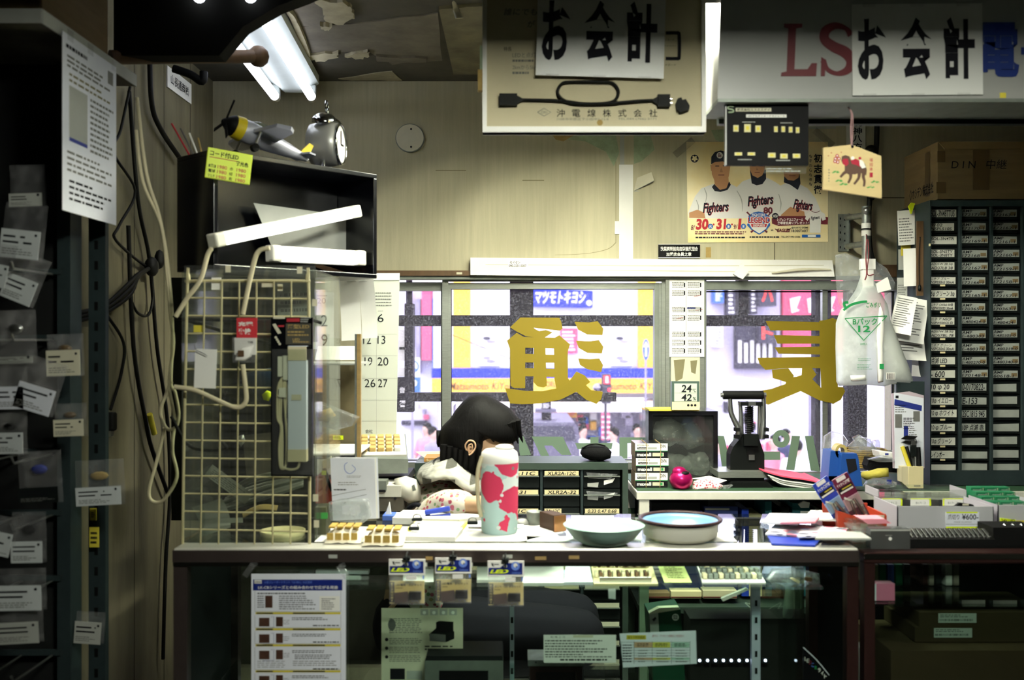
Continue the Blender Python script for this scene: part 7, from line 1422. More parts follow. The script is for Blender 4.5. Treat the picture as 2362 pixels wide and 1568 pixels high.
# flowered bottle
t = thing('bottle', top(1152, 1228), 'tall bottle in a pink and pale blue flowered cover', 'bottle')
c = top(1152, 1228); rb = 44*c.y/F
def flowers(name):
    m = mat(name, '#c0dedb', .85); nt = m.node_tree; N = nt.nodes.new; L = nt.links.new; b = nt.nodes['Principled BSDF']; tc = N('ShaderNodeTexCoord'); prev = None
    for i, (sc, th_, cl, off) in enumerate(((9, .42, '#e6efec', 3), (13, .5, '#d0375c', 0), (34, .18, '#e6f0ee', 9), (30, .16, '#d0375c', 5), (22, .12, '#7d7a76', 17))):
        mp = N('ShaderNodeMapping'); mp.inputs['Location'].default_value = (off*.37, off*.21, off*.13); L(tc.outputs['Object'], mp.inputs['Vector']); v = N('ShaderNodeTexVoronoi'); v.inputs['Scale'].default_value = sc; L(mp.outputs[0], v.inputs['Vector'])
        n = N('ShaderNodeTexNoise'); n.inputs['Scale'].default_value = 40; L(tc.outputs['Object'], n.inputs['Vector']); ad = N('ShaderNodeMath'); ad.operation = 'MULTIPLY_ADD'; ad.inputs[1].default_value = .25; L(n.outputs[0], ad.inputs[0]); L(v.outputs['Distance'], ad.inputs[2])
        lt = N('ShaderNodeMath'); lt.operation = 'LESS_THAN'; lt.inputs[1].default_value = th_+.1; L(ad.outputs[0], lt.inputs[0]); x = N('ShaderNodeMix'); x.data_type = 'RGBA'; L(lt.outputs[0], x.inputs[0]); x.inputs[7].default_value = lin(cl)
        if prev: L(prev.outputs[2], x.inputs[6])
        else: x.inputs[6].default_value = lin('#c0dedb')
        prev = x
    L(prev.outputs[2], b.inputs['Base Color']); return m
flowers('flower_cloth')
k = c.y/F
m = MB(); m.lathe([(rb*.86, .001), (rb*.95, .006), (rb*.97, 60*k), (rb, 160*k), (rb*1.0, 163*k)], c, 'flower_cloth', 32); m.build('cover', t)
m = MB(); m.lathe([(rb*1.0, 162*k), (rb*1.0, 170*k), (rb*.93, 186*k), (rb*.75, 192*k), (.001, 193*k)], c, 'white', 32); m.ball(c+Vector((.012, 0, 196*k)), (rb*.5, rb*.5, 8*k), 'white'); m.build('lid', t)
m = MB(); m.tube([c+Vector((-rb*.9, -.02, 178*k)), c+Vector((-rb*1.12, -.025, 140*k)), c+Vector((-rb*1.1, -.025, 80*k)), c+Vector((-rb*.95, -.02, 40*k))], .005, 'beige', 8); m.build('strap', t)
# small brown box, cup
t = thing('copper_box', top(1300, 1228), 'small brown box with a copper foil face beside the bowls', 'box')
m = MB(TR(top(1285, 1228)+Vector((0, .02, 0))) @ RZ(28)); m.box((0, .02, .021), (.036, .07, .042), mat('chocolate', '#3a2a1e', .5), None, .002); m.build('carton', t)
m = MB(TR(top(1285, 1228)+Vector((0, .02, 0))) @ RZ(28)); m.box((0, -.0165, .021), (.033, .003, .038), mat('copper', '#b07a50', .3, .6, bump=.4, bs=60)); m.build('foil_face', t)
m = MB(); c = top(1232, 1212); m.lathe([(.012, 0), (.016, .004), (.02, .035), (.019, .037), (.014, .006)], c, 'aluminium_dull', 20); m.ball(c+Vector((-.03, 0, .008)), (.02, .016, .01), 'paper_grey', None, 10); one(m, 'grey_cup', 'small grey cup behind the brown box', 'cup')
lay([(1215, 1238), (1290, 1240), (1250, 1208), (1205, 1210)], .003, 'paper', 'paper_sheet', 'white paper sheet sloping beside the brown box', 'paper', 'sheets on the counter')
lay([(1318, 1206), (1415, 1206), (1415, 1199), (1318, 1199)], .012, 'paper', 'paper_box', 'small white box behind the green bowl', 'box')
# bowls
mat('bowl_green', '#9dbfb2', .35); mat('bowl_white', '#e2e0d2', .35); mat('bowl_blue', '#6f97bd', .3); mat('rim_dark', '#3a2a2c', .3)
def bowl(x, yb, rpx, hpx, fr, mm, name, label, foot=.55):
    c = top(x, yb); k = c.y/F; c = c+Vector((0, rpx*k*foot, 0)); k = c.y/F; R = rpx*k; H = hpx*k; m = MB()
    m.lathe([(R*foot*.9, .0008), (R*foot, .002), (R*(foot+.2), H*.3), (R*.93, H*.8), (R*.985, H*.97), (R, H), (R*.985, H), (R*.9, H*.8), (R*(foot+.15), H*.3), (R*foot*.9, H*.1), (.001, H*.09)], c, mm, 48)
    return m, c, R, H
m, c, R, H = bowl(1398, 1264, 94, 44, .5, 'bowl_green', '', '', .55); m.ball(c+Vector((R*.5, -R*.2, H*.62)), (.006, .003, .003), 'ink', None, 8); one(m, 'green_bowl', 'wide pale green bowl on the counter', 'bowl')
m, c, R, H = bowl(1580, 1257, 92, 43, .7, 'bowl_white', '', '', .72); one(m, 'white_bowl', 'wide white bowl right of the green bowl', 'bowl')
m = MB(); m.lathe([(R*.6, H*.25), (R*.75, H*.4), (R*.9, H*.8), (R*.97, H*1.04), (R*.94, H*1.1), (R*.86, H*.9), (R*.7, H*.45), (.001, H*.4)], c, 'bowl_blue', 48); m.lathe([(R*.95, H*1.02), (R*1.04, H*1.06), (R*1.05, H*1.14), (R*1.0, H*1.2), (R*.93, H*1.12), (R*.95, H*1.02)], c, 'rim_dark', 48, cap=False); one(m, 'blue_bowl', 'blue bowl with dark rim nested in the white bowl', 'bowl')
# blister cards, fan of packets
cols = ['paper', 'shirt_pink', 'paper_blue', 'stapler_blue', 'paper', 'black_gloss', 'paper_grey', 'shirt_pink', 'paper']
spots('blister_print', '#d8d6da', ['#c06a80', '#d8d6da', '#8a9ab8', '#e6d6da', '#5a5a6a'], 38, .5)
fan = [([(1780, 1258), (1880, 1262), (1900, 1240), (1770, 1238)], 'stapler_blue', 'dark blue edged packet at front of the blister packet heap'), ([(1765, 1240), (1860, 1246), (1900, 1222), (1790, 1216)], 'blister_print', 'pink printed blister packet left in the heap'), ([(1840, 1252), (1940, 1250), (1960, 1230), (1850, 1228)], 'blister_print', 'wide clear blister packet in middle of the heap'), ([(1880, 1262), (2010, 1262), (1985, 1246), (1890, 1244)], 'paper_grey', 'long clear sleeve at front right of the blister packet heap'), ([(1760, 1228), (1840, 1232), (1880, 1208), (1775, 1206)], 'paper_blue', 'whitish blister packet at back of the heap'), ([(1850, 1226), (1940, 1228), (1950, 1206), (1870, 1204)], 'paper', 'white card packet behind the heap near red basket'), ([(1800, 1240), (1880, 1238), (1890, 1226), (1810, 1226)], 'shirt_pink', 'small pink packet on top of the blister packet heap')]
for i, (q, c, lb) in enumerate(fan): lay(q, .004, c, 'blister_packet', lb, 'packet', 'heap of blister packets', (lambda m, z: None), z0=.001+.0052*i)
m = MB(); m.px(2.66); m.prism([(1838, 1190), (1925, 1190), (1925, 1232), (1875, 1218)], 0, .002, mat('pink_film', '#d8a0b4', .25)); one(m, 'pink_card', 'pink glossy card standing between heap and red basket', 'card')
# red basket with tweezer packs
mat('basket_red', '#a63a20', .45)
t = thing('red_basket', top(1985, 1240), 'orange-red plastic basket holding two tweezer packs', 'basket')
m = MB(); m.px(2.42)
m.prism([(1932, 1178), (1968, 1190), (1970, 1236), (1934, 1228)], -.02, .0, 'basket_red')
def bx(y0, y1, x0, x1, z0, z1): m.slab(x0, y0, x1, y1, z0, z1, 'basket_red')
bx(1188, 1240, 1966, 2044, .0, .004); bx(1178, 1232, 1932, 2040, -.12, -.116); bx(1186, 1238, 2040, 2044, -.12, 0); bx(1232, 1236, 1934, 2042, -.12, 0); m.slab(1984, 1189, 2000, 1198, .004, .0046, 'paper_old'); m.slab(2020, 1187, 2038, 1196, .004, .0046, 'paper_old'); m.build('shell', t)
def tweezer(p0, p1, c1, c2, lb):
    a_, b_ = P(*p0, 2.44), P(*p1, 2.46); d = a_-b_; L = d.length; x = d.normalized(); zz = Vector((0, -1, 0)); y = zz.cross(x).normalized()
    M = Matrix(((y.x, x.x, zz.x, b_.x), (y.y, x.y, zz.y, b_.y), (y.z, x.z, zz.z, b_.z), (0, 0, 0, 1))); t = thing('tweezers_pack', b_, lb, 'packet', 'tweezer packs in the red basket'); w = .043
    m = MB(M); m.slab(-w/2, 0, w/2, L, -.001, .001, c2); m.rect(-w/2, L*.62, w/2, L, c1, .0013); m.rect(-w/2, 0, w/2, L*.4, c1, .0013); m.rect(-.012, L*.92, .012, L*.99, 'white', .0016); m.text('精密ピンセット', -w*.42, L*.84, w*.42, L*.9, 'white', .0018, .03); m.rect(-w*.44, L*.71, w*.44, L*.82, 'ink', .0016); m.lines(-w*.36, L*.77, w*.3, L*.8, 1, 'yellow_card', .0019, .7); m.rect(-w*.4, L*.72, w*.4, L*.75, 'paper', .0019); m.text('TWEEZERS', -w*.42, L*.2, -w*.26, L*.4, 'paper', .0018) ; m.build('card', t)
    m = MB(M); 
    for s in (-1, 1): m.tube([(s*.004, L*.56, .005), (s*.008, L*.35, .006), (s*.007, L*.1, .005), (0, L*.02, .005)], [.0035, .004, .003, .001], 'steel', 6, 4)
    m.prism([(-.006, L*.5), (.014, L*.66), (.017, L*.64), (0, L*.48)], .002, .005, 'paper'); m.build('tweezers', t)
    m = MB(M); m.slab(-w*.45, L*.02, w*.45, L*.62, .008, .009, 'acrylic'); m.build('blister', t)
tweezer((1890, 1108), (1962, 1222), 'stapler_blue', mat('pack_lightblue', '#8fb0dc', .4), 'blue tweezer pack on the left in the red basket'); tweezer((1936, 1098), (2000, 1218), mat('pack_plum', '#5c1a34', .4), mat('pack_pinkish', '#c8a0ac', .4), 'plum tweezer pack on the right in the red basket')
# clear cases
t = thing('clear_case_pile', top(2005, 1262), 'flat clear plastic wallets piled before the red basket', 'plastic wallets')
for i in range(5):
    m = MB(); m.px(2.33); m.prism([(1966+i*2, 1252-i*11), (2050-i*3, 1254-i*11), (2060-i*3, 1262-i*11), (1970+i*2, 1261-i*11)], -.08, .0, 'bag' if i % 2 else 'acrylic'); m.build('wallet', t)
m = MB(); m.px(2.33); m.prism([(1985, 1196), (2040, 1196), (2055, 1206), (2000, 1208)], -.05, .004, 'shirt_pink'); m.build('pink_insert', t)
t = thing('clear_pouch', top(2055, 1265), 'grey transparent pouch with a round snap at the counter edge', 'pouch')
m = MB(); m.px(2.285); m.slab(2008, 1219, 2099, 1266, -.03, .0, clear('pouch_film', '#8f9290', .3, '#8a8c8a', .1)); m.slab(2008, 1221, 2099, 1224, .0, .002, 'paper_grey'); m.build('body', t)
m = MB(); m.px(2.285); m.disc(2053, 1242, 4, 'paper', .0012, 16); m.lines(2042, 1233, 2064, 1236, 1, 'paper_grey', .001, .4); m.build('snap', t)
# acrylic bins with price cards
def bin_(x0, x1, yt, yb, Y, D, lb, fr):
    t = thing('acrylic_bin', P((x0+x1)/2, yb, Y), lb, 'bin', 'grey acrylic bins on the right counter'); m = MB(); m.px(Y)
    m.slab(x0, yt, x1, yb, -.003, 0, fr); m.slab(x0, yt, x1, yb-8, -D, -D+.003, 'acrylic'); m.slab(x0, yb-3, x1, yb, -D, 0, fr)
    m.build('front', t)
    for x in (x0, x1-2):
        m = MB(); m.px(Y); m.slab(x, yt, x+2, yb, -D, 0, 'bin_grey'); m.build('side', t)
    return t
mat('bin_grey', '#a9a4ac', .3); mat('bin_face', '#b4b4b6', .3)
t = bin_(2070, 2292, 1168, 1232, 2.45, .16, 'wide pale bin with handwritten price card on right counter', 'bin_face')
m = MB(); m.px(2.44); m.slab(2181, 1181, 2258, 1226, 0, .0012, 'paper_blue'); m.rect(2182, 1180, 2254, 1183, 'yellow_hi', .0016); m.text('爪切り', 2186, 1186, 2212, 1198, 'ink', .0018, .01); m.text('¥600-', 2218, 1185, 2256, 1198, 'ink', .0018, .015); m.text('MADE IN JAPAN', 2200, 1202, 2240, 1206, 'ink_grey', .0018); m.rect(2181, 1208, 2258, 1209, 'ink_grey', .0016); m.rect(2181, 1214, 2258, 1226, 'yellow_hi', .0016); m.build('price_card', t)
for i, x in enumerate((2034, 2100, 2174)):
    m = MB(); m.px(2.56); m.slab(x, 1149, x+47, 1166, 0, .0012, 'paper'); m.rect(x, 1149, x+47, 1151, 'yellow_hi', .0016); m.rect(x if i == 2 else x+43, 1149, x+4 if i == 2 else x+47, 1166, 'yellow_hi', .0016); m.text('B171コ', x+12, 1157, x+34, 1162, 'ink_grey', .0018); m.build('divider_card', t)
m = MB(); m.px(2.5); m.prism([(2200, 1166), (2210, 1158), (2240, 1162), (2245, 1168)], 0, .01, 'black'); m.slab(2216, 1160, 2230, 1164, .01, .011, 'paper_old'); m.build('contents', t)
t = bin_(2302, 2420, 1165, 1232, 2.45, .16, 'pale bin cut by the right picture edge, yellow label', 'bin_face')
m = MB(); m.px(2.44); m.prism([(2306, 1194), (2342, 1198), (2340, 1212), (2308, 1210)], 0, .002, 'yellow_hi'); m.text('24V LED', 2309, 1197, 2340, 1203, 'ink', .0026, .02); m.slab(2344, 1200, 2362, 1212, 0, .002, 'yellow_card'); m.build('label', t)
t = bin_(2026, 2230, 1130, 1150, 2.66, .1, 'low clear tray behind the price card bin', 'acrylic')
# nail clippers in a row, in front of the bins
tr = thing('black_rack', P(2200, 1266, 2.33), 'low black rack under the row of nail clippers', 'rack')
m = MB(); m.px(2.33); m.slab(2100, 1244, 2296, 1266, -.07, 0, 'black'); m.slab(2296, 1218, 2400, 1266, -.09, -.01, 'black'); m.build('tray', tr)
for i in range(17):
    x = 2106+i*11; c = P(x, 1239, 2.335); t = thing('nail_clipper', c-Vector((0, 0, .005)), 'chrome nail clipper standing in the row before price card bin', 'nail clipper', 'nail clippers in the black rack')
    m = MB(TR(c)); m.box((0, .02, 0), (.0085, .045, .003), 'chrome', RX(40), .001); m.box((0, .02, -.004), (.0085, .045, .003), 'chrome', RX(32), .001); m.build('body', t)
    m = MB(TR(c)); m.box((0, .014, .008), (.007, .04, .002), 'steel', RX(20), .0008); m.cyl((0, .0, -.006), (0, .0, .008), .002, 'chrome', 8); m.build('lever', t)
for i in range(9):
    x = 2318+i*6.5; c = P(x, 1212+(i % 3)*3, 2.37); m = MB(TR(c)); m.ball((0, 0, 0), .006, 'chrome', None, 10); m.cyl((0, 0, -.02), (0, 0, 0), .002, 'steel', 6); one(m, 'small_lamp', 'tiny silver lamp bulb in the cluster below the yellow label', 'bulb', 'silver bulbs at the right edge')
# green battery boxes, in a slanting stack
mat('battery_green', '#1f6e48', .45)
n = 0
for r in range(4):
    for q in range(3):
        x0 = 2240+r*12+q*33; y0 = 1124+r*11; wd = [30, 30, 24][q]
        m = MB(); Y = 2.66-r*.036; m.px(Y); m.slab(x0, y0, x0+wd, 784+.481*F/Y, -.03, 0, 'battery_green'); m.text('maxell', x0+4, y0+3, x0+wd-6, y0+8, 'paper_grey', .0006, .03); m.rect(x0+wd-4, y0+1, x0+wd-1, y0+10, 'plaster_green', .0006)
        one(m, 'battery_box', ['leftmost', 'middle', 'rightmost'][q]+' small green battery box in the '+['back (highest)', 'second', 'third', 'front (lowest)'][r]+' row of the slanting stack', 'box', 'green battery boxes')

# ---- hanging LED packs and papers on the show case front
mat('led_navy', '#15246e', .4); mat('led_glow', '#6a88d8', .4); mat('kraft', '#d4c070', .55); mat('parts_brown', '#4c3226', .5, var=.4, vs=60)
for i, (x, y, lb) in enumerate(((897, 1289, 'left blue headed LED kit packet hanging on the counter front'), (1004, 1286, 'middle blue headed LED kit packet hanging on counter front'), (1125, 1293, 'right blue headed LED kit packet hanging on counter front'))):
    t = thing('led_kit_packet', P(x+41, y+104, 2.225), lb, 'packet', 'LED kit packets on the counter front'); m = MB(); m.px(2.225)
    m.slab(x, y, x+84, y+36, -.001, .001, 'white'); m.prism([(x+2, y+16), (x+28, y+16), (x+42, y+5), (x+80, y+5), (x+80, y+32), (x+2, y+32)], .001, .0014, 'led_navy'); m.disc(x+64, y+12, 10, 'led_glow', .0018); m.disc(x+64, y+10, 5, 'white', .0022, 14); m.disc(x+66, y+13, 1.6, 'ink', .0025, 8)
    m.text('LED', x+4, y+20, x+48, y+29, 'yellow_hi', .0018, .05, .3); m.text('Linkman', x+56, y+25, x+76, y+30, 'led_glow', .0018, .01, .2); m.poly([(x+8, y+5), (x+14, y+6), (x+12, y+9), (x+16, y+13), (x+10, y+12)], 'ink', .0016); m.rect(x+14, y+7, x+26, y+9, 'ink', .0016); m.disc(x+41, y+12, 4, 'paper_grey', .0026, 14); m.build('header_card', t)
    m = MB(); m.px(2.227); m.slab(x+2, y+50, x+82, y+102, -.0, .0012, 'kraft'); m.rect(x+2, y+52, x+13, y+100, 'ink', .0016); 
    for j, c in enumerate('ECONOMY'): m.text(c, x+5, y+54+j*6.5, x+10, y+59+j*6.5, 'kraft', .002, .02)
    m.text(['LED電球・点滅キット', 'LED電球・調光キット', 'センサーLED 調光キット'][i], x+16, y+56, x+76, y+62, 'ink', .0018, .02); m.lines(x+16, y+65, x+34, y+68, 1, 'ink', .0018); m.build('insert_card', t)
    m = MB(); m.px(2.222); m.prism([(x+12, y+78), (x+44, y+74), (x+46, y+98), (x+14, y+102)], 0, .004, 'parts_brown'); m.slab(x+47, y+74, x+75, y+92, 0, .01, 'black'); m.tube([(x+52, y+92, .004), (x+56, y+98, .004), (x+64, y+94, .004), (x+70, y+100, .004)], .8, 'steel', 6, 3); m.build('parts', t)
    m = MB(); m.px(2.212); m.slab(x+1, y+36, x+83, y+105, -.0, .0006, 'bag_thin'); m.rect(x+40, y+38, x+64, y+48, 'white', .001); m.rect(x+78, y+38, x+81, y+46, 'led_glow', .001); m.build('bag', t)
    m = MB(); m.px(2.22); m.tube([(x+41, y-12, -.02), (x+41, y-8, .008), (x+41, y+8, .012), (x+41, y+14, .006)], 2, 'drawer_dark', 8, 4); m.slab(x+33, y-4, x+49, y+2, -.018, .004, 'drawer_dark'); m.build('hook_clip', t)
# large flyer
def ex(m, z):
    m.rect(584, 1336, 790, 1361, 'led_navy', z); m.rect(587, 1337, 604, 1345, 'paper', z+.0003); m.text('Linkman', 588, 1339, 603, 1343, 'ink', z+.0006, .02); m.text('小型スレーボードキット「LK-RB1」の応用例', 610, 1339, 720, 1345, 'led_glow', z+.0004); m.text('LK-CBシリーズとの組み合わせで広がる用途', 596, 1350, 780, 1358, 'white', z+.0004, .012)
    for y0, y1 in ((1362, 1410), (1418, 1447), (1455, 1484), (1492, 1544), (1552, 1600)): 
        for a_ in ((588, y0, 588.6, y1), (786, y0, 786.6, y1), (588, y1-.6, 786, y1)): m.rect(*a_, 'ink_grey', z)
    for y in (1411, 1448, 1485, 1545): m.rect(590, y, 786, y+5, 'yellow_card', z); m.rect(592, y+1, 630, y+4, 'ink', z+.0003); m.rect(676, y+1, 750, y+4, 'ink', z+.0003)
    m.rect(612, 1373, 629, 1401, 'parts_brown', z); m.lines(594, 1372, 610, 1402, 6, 'ink', z, .4, .2, 4); m.lines(644, 1372, 730, 1406, 7, 'ink', z, .35, .4, 7); m.rect(737, 1374, 784, 1408, 'paper', z); m.lines(742, 1378, 774, 1406, 6, 'ink', z+.0003, .35, .4, 5); m.lines(594, 1366, 714, 1370, 1, 'ink', z, .6, .2, 6)
    for y in (1422, 1460, 1498, 1556):
        m.rect(598, y+2, 622, y+22, 'parts_brown', z); m.rect(637, y, 653, y+22, 'parts_brown', z); m.ribbon([(626, y), (632, y-1), (632, y+24), (606, y+25)], [.8, .8], 'ink_blue', z, 1); m.lines(654, y+6, 668, y+18, 3, 'ink', z, .2, .1, 8); m.lines(674, y, 760, y+8, 2, 'ink', z, .4, .3, 6)
    for y in (1440, 1478, 1540): m.lines(722, y, 782, y+4, 1, 'ink', z, .6, .0, 8)
    m.lines(680, 1508, 776, 1520, 3, 'ink', z, .4, .3, 6); m.lines(594, 1522, 660, 1540, 4, 'ink_grey', z, .25, .1, 12); m.lines(676, 1522, 780, 1536, 3, 'ink_grey', z, .3, .1, 9)
flat(2.24, 580, 1323, 798, 1640, 'paper_blue', 'wall_flyer', 'long white flyer with navy heading hung on the counter front', 'flyer', .0012, ex)
for x, y, r_, lb in ((574, 1315, 35, 'clear tape at upper left corner of the long flyer'), (792, 1318, -35, 'clear tape at upper right corner of the long flyer')):
    m = MB(); m.px(2.236); m.box((x, y, 0), (14, 34, .0008), 'bag_thin', Matrix.Rotation(math.radians(r_), 4, 'Z')); one(m, 'tape_piece', lb, 'tape', 'tapes of the long flyer')
# brochure leaning behind the glass
def ex(m, z):
    m.lines(898, 1424, 974, 1460, 9, 'ink_grey', z, .4, .1, 9); m.disc(904, 1440, 9, 'ink_grey', z, 14, 14)
    for i, y in enumerate((1474, 1494, 1514)): m.disc(892, y, 4, 'ink', z, 12); m.lines(898, y-4, 974, y+12, 4, 'ink_grey', z, .35, .15, 8)
    m.rect(900, 1541, 934, 1566, 'ink', z); m.rect(938, 1546, 974, 1566, 'paper_grey', z); m.poly([(990, 1462), (1008, 1446), (1036, 1447), (1048, 1456), (1048, 1472), (1030, 1480), (992, 1477)], 'drawer_dark', z); m.poly([(1006, 1434), (1014, 1431), (1046, 1433), (1046, 1458), (1006, 1458)], 'black', z+.0002); m.poly([(991, 1460), (1028, 1463), (1028, 1480), (991, 1477)], 'ink_grey', z+.0004)
    m.lines(980, 1488, 1044, 1492, 1, 'ink', z, .7, 0, 18); m.lines(980, 1494, 1048, 1499, 1, 'ink', z, .6, .1, 8); m.lines(1010, 1500, 1058, 1505, 1, 'ink_red', z, .6, .0, 12)
    for k in range(4): m.rect(970+k*22, 1404, 988+k*22, 1418, 'paper_grey', z); m.disc(979+k*22, 1412, 4, 'paper', z+.0003, 10)
flat(2.42, 880, 1402, 1068, 1594, 'paper_old', 'brochure', 'open brochure with a black device picture inside the glass showcase', 'brochure', .0015, ex)
# silver device and brown case at the bottom
t = thing('silver_device', P(1070, 1640, 2.36), 'silver box with dark window at bottom of the glass showcase', 'device')
m = MB(); m.px(2.36); m.slab(980, 1524, 1160, 1615, -.12, 0, 'aluminium_dull'); m.prism([(984, 1513), (1158, 1513), (1160, 1524), (980, 1524)], -.12, -.002, 'case_dark'); m.build('case', t)
m = MB(); m.px(2.36); m.slab(1013, 1546, 1126, 1600, 0, .0015, 'black_gloss'); m.build('window', t)
t = thing('wooden_case', P(1285, 1640, 2.36), 'brown frame case with perforated metal top low in the showcase', 'case')
m = MB(); m.px(2.36); m.slab(1218, 1522, 1348, 1536, -.08, 0, 'galvanised')
for k in range(6): m.disc(1236+k*18, 1527, 2, 'ink', .0008, 8)
m.build('metal_top', t)
m = MB(); m.px(2.362); frame(m, 1222, 1536, 1344, 1614, 14, -.07, 0, 'brown_frame'); m.slab(1236, 1550, 1330, 1600, -.05, -.04, 'black'); m.build('frame', t)
def ex(m, z):
    m.rect(1275, 1466, 1330, 1468, 'ink', z) if False else m.text('利 用 上 注', 1270, 1466, 1304, 1471, 'ink', z)
    m.rect(1322, 1464, 1368, 1470, 'paper_old', z); m.lines(1257, 1474, 1416, 1512, 6, 'ink', z, .38, .45, 7); m.lines(1292, 1518, 1400, 1524, 1, 'ink', z, .6, .0, 9); m.lines(1258, 1512, 1412, 1516, 1, 'ink', z, .5, .1, 9)
flat(2.268, 1254, 1464, 1421, 1528, 'paper', 'instruction_sheet', 'white sheet of small print taped inside showcase front', 'paper', .001, ex)
def ex(m, z):
    m.rect(1445, 1464, 1490, 1474, 'yellow_card', z); m.text('省エネ照明器具', 1448, 1466, 1487, 1472, 'ink', z+.0004); m.text('廊下に、アクセント照明など多目的に!', 1504, 1463, 1578, 1469, 'ink_red', z, .0, .2)
    for x0, c in ((1463, mat('cell_tan', '#c8a27e', .8)), (1505, mat('cell_yellow', '#d2cc56', .8)), (1549, mat('cell_green', '#a9cbb8', .8))): m.rect(x0, 1480, x0+41, 1493, c, z); m.lines(x0+6, 1482, x0+34, 1491, 2, 'ink', z+.0004, .4, .1, 6); m.rect(x0, 1516, x0+41, 1521, c, z)
    for k in range(8): m.rect(1432, 1480+k*6.2, 1592, 1480.5+k*6.2, 'ink_grey', z+.0002)
    for x in (1432, 1462, 1504, 1548, 1591): m.rect(x, 1478, x+.7, 1530, 'ink', z+.0002)
    m.lines(1436, 1484, 1458, 1528, 7, 'ink', z+.0004, .35, .1, 5); m.lines(1472, 1496, 1500, 1528, 5, 'ink_grey', z+.0004, .3, .5, 4); m.lines(1514, 1496, 1544, 1528, 5, 'ink_grey', z+.0004, .3, .4, 4); m.lines(1558, 1496, 1586, 1528, 5, 'ink_grey', z+.0004, .3, .4, 4)
m = MB(); m.px(2.268); m.prism([(1429, 1461), (1605, 1454), (1607, 1530), (1437, 1539)], 0, .001, 'paper_blue'); ex(m, .0015); one(m, 'comparison_chart', 'white chart with tan, yellow and green cells taped inside showcase', 'paper')
# shelf items behind the front glass
ZS = .934
def shelfpt(x, y): Y = (CZ-ZS)*F/(y-784); return P(x, y, Y)
def tray(q, mm, h, name, label, cat):
    t = thing(name, shelfpt((q[0][0]+q[1][0])/2, q[0][1]), label, cat); m = MB(); n = len(q); w = [shelfpt(*p) for p in q]
    vs = [(p.x, p.y, ZS+.0008) for p in w]+[(p.x, p.y, ZS+h) for p in w]
    m.add(vs, [tuple(range(n)), tuple(range(n, 2*n))]+[(i, (i+1) % n, n+(i+1) % n, n+i) for i in range(n)], mm); m.build('tray', t); return t, w
t, w = tray([(1370, 1352), (1518, 1352), (1500, 1296), (1362, 1296)], 'cream', .006, 'component_tray', 'cream tray with rows of small dark components on glass shelf', 'tray')
for r in range(2):
    for i in range(13):
        u = (i+.7)/14; v = .28+r*.42; a_ = w[0].lerp(w[1], u); b_ = w[3].lerp(w[2], u); p = a_.lerp(b_, v); m = MB(TR((p.x, p.y, ZS+.013))); m.box((0, 0, 0), (.008, .03, .012), 'wood_dark' if i % 2 else 'beige', None, .002); m.build('component', t)
m = MB(); p = w[0].lerp(w[2], .5); m.box((p.x+.03, p.y+.05, ZS+.025), (.06, .05, .001), 'pad_yellow', RX(20)); m.build('note', t)
m = MB(); p = w[0].lerp(w[1], .5); m.box((p.x, p.y+.012, ZS+.012), (.12, .006, .012), 'white'); m.build('front_strip', t)
t, w = tray([(1620, 1348), (1766, 1348), (1738, 1296), (1604, 1296)], 'white', .005, 'key_block_tray', 'white tray filled with grey key blocks on the glass shelf', 'tray')
for r in range(4):
    for i in range(11):
        u = (i+.6)/11.4; v = .16+r*.22; a_ = w[0].lerp(w[1], u); b_ = w[3].lerp(w[2], u); p = a_.lerp(b_, v); m = MB(TR((p.x, p.y, ZS+.012))); m.box((0, 0, 0), (.0105, .02, .013), 'aluminium_dull' if (i+r) % 3 else 'beige', None, .002); m.build('key_block', t)
m = MB(); a_, b_ = shelfpt(1533, 1346), shelfpt(1596, 1346); m.box(((a_.x+b_.x)/2, a_.y+.07, ZS+.012), (b_.x-a_.x, .14, .001), mat('note_green', '#cfdc8c', .8), RX(8)); m.at(TR(((a_.x+b_.x)/2, a_.y+.07, ZS+.0135)) @ RX(8)); m.lines(-.02, -.05, .024, .05, 9, 'ink', .0008, .3, .4, .008); one(m, 'green_note', 'pale green handwritten note lying between two trays on glass shelf', 'note')
for (q, c, lb) in (([(1205, 1352), (1300, 1352), (1300, 1310), (1210, 1308)], 'paper', 'pale packet lying at left behind the right LED kit'), ([(1300, 1350), (1368, 1350), (1360, 1312), (1305, 1310)], 'paper_blue', 'bluish packet lying left of the component tray'), ([(1100, 1345), (1180, 1345), (1180, 1312), (1100, 1310)], 'paper_grey', 'grey packet lying between the middle and right LED kits'), ([(930, 1350), (1000, 1350), (1000, 1320), (930, 1320)], 'paper_grey', 'grey packet lying between the left and middle LED kits')):
    w = [shelfpt(*p) for p in q]; m = MB(); n = 4; vs = [(p.x, p.y, ZS+.0008) for p in w]+[(p.x, p.y, ZS+.008) for p in w]; m.add(vs, [(3, 2, 1, 0), (4, 5, 6, 7)]+[(i, (i+1) % n, n+(i+1) % n, n+i) for i in range(n)], c); one(m, 'flat_packet', lb, 'packet', 'flat packets on the glass shelf')
m = MB(); m.px(2.34); m.inflate([(1766, 1335), (1780, 1312), (1830, 1310), (1890, 1322), (1892, 1345), (1850, 1352), (1790, 1353)], .02, 'bag', None, 5, 0, False); m.prism([(1818, 1330), (1824, 1328), (1840, 1336), (1838, 1342)], .012, .02, 'cream'); m.prism([(1852, 1326), (1868, 1328), (1866, 1336), (1850, 1334)], .012, .02, 'wood_dark'); one(m, 'parts_bag', 'bluish clear bag with metal parts at right end of glass shelf', 'bag')
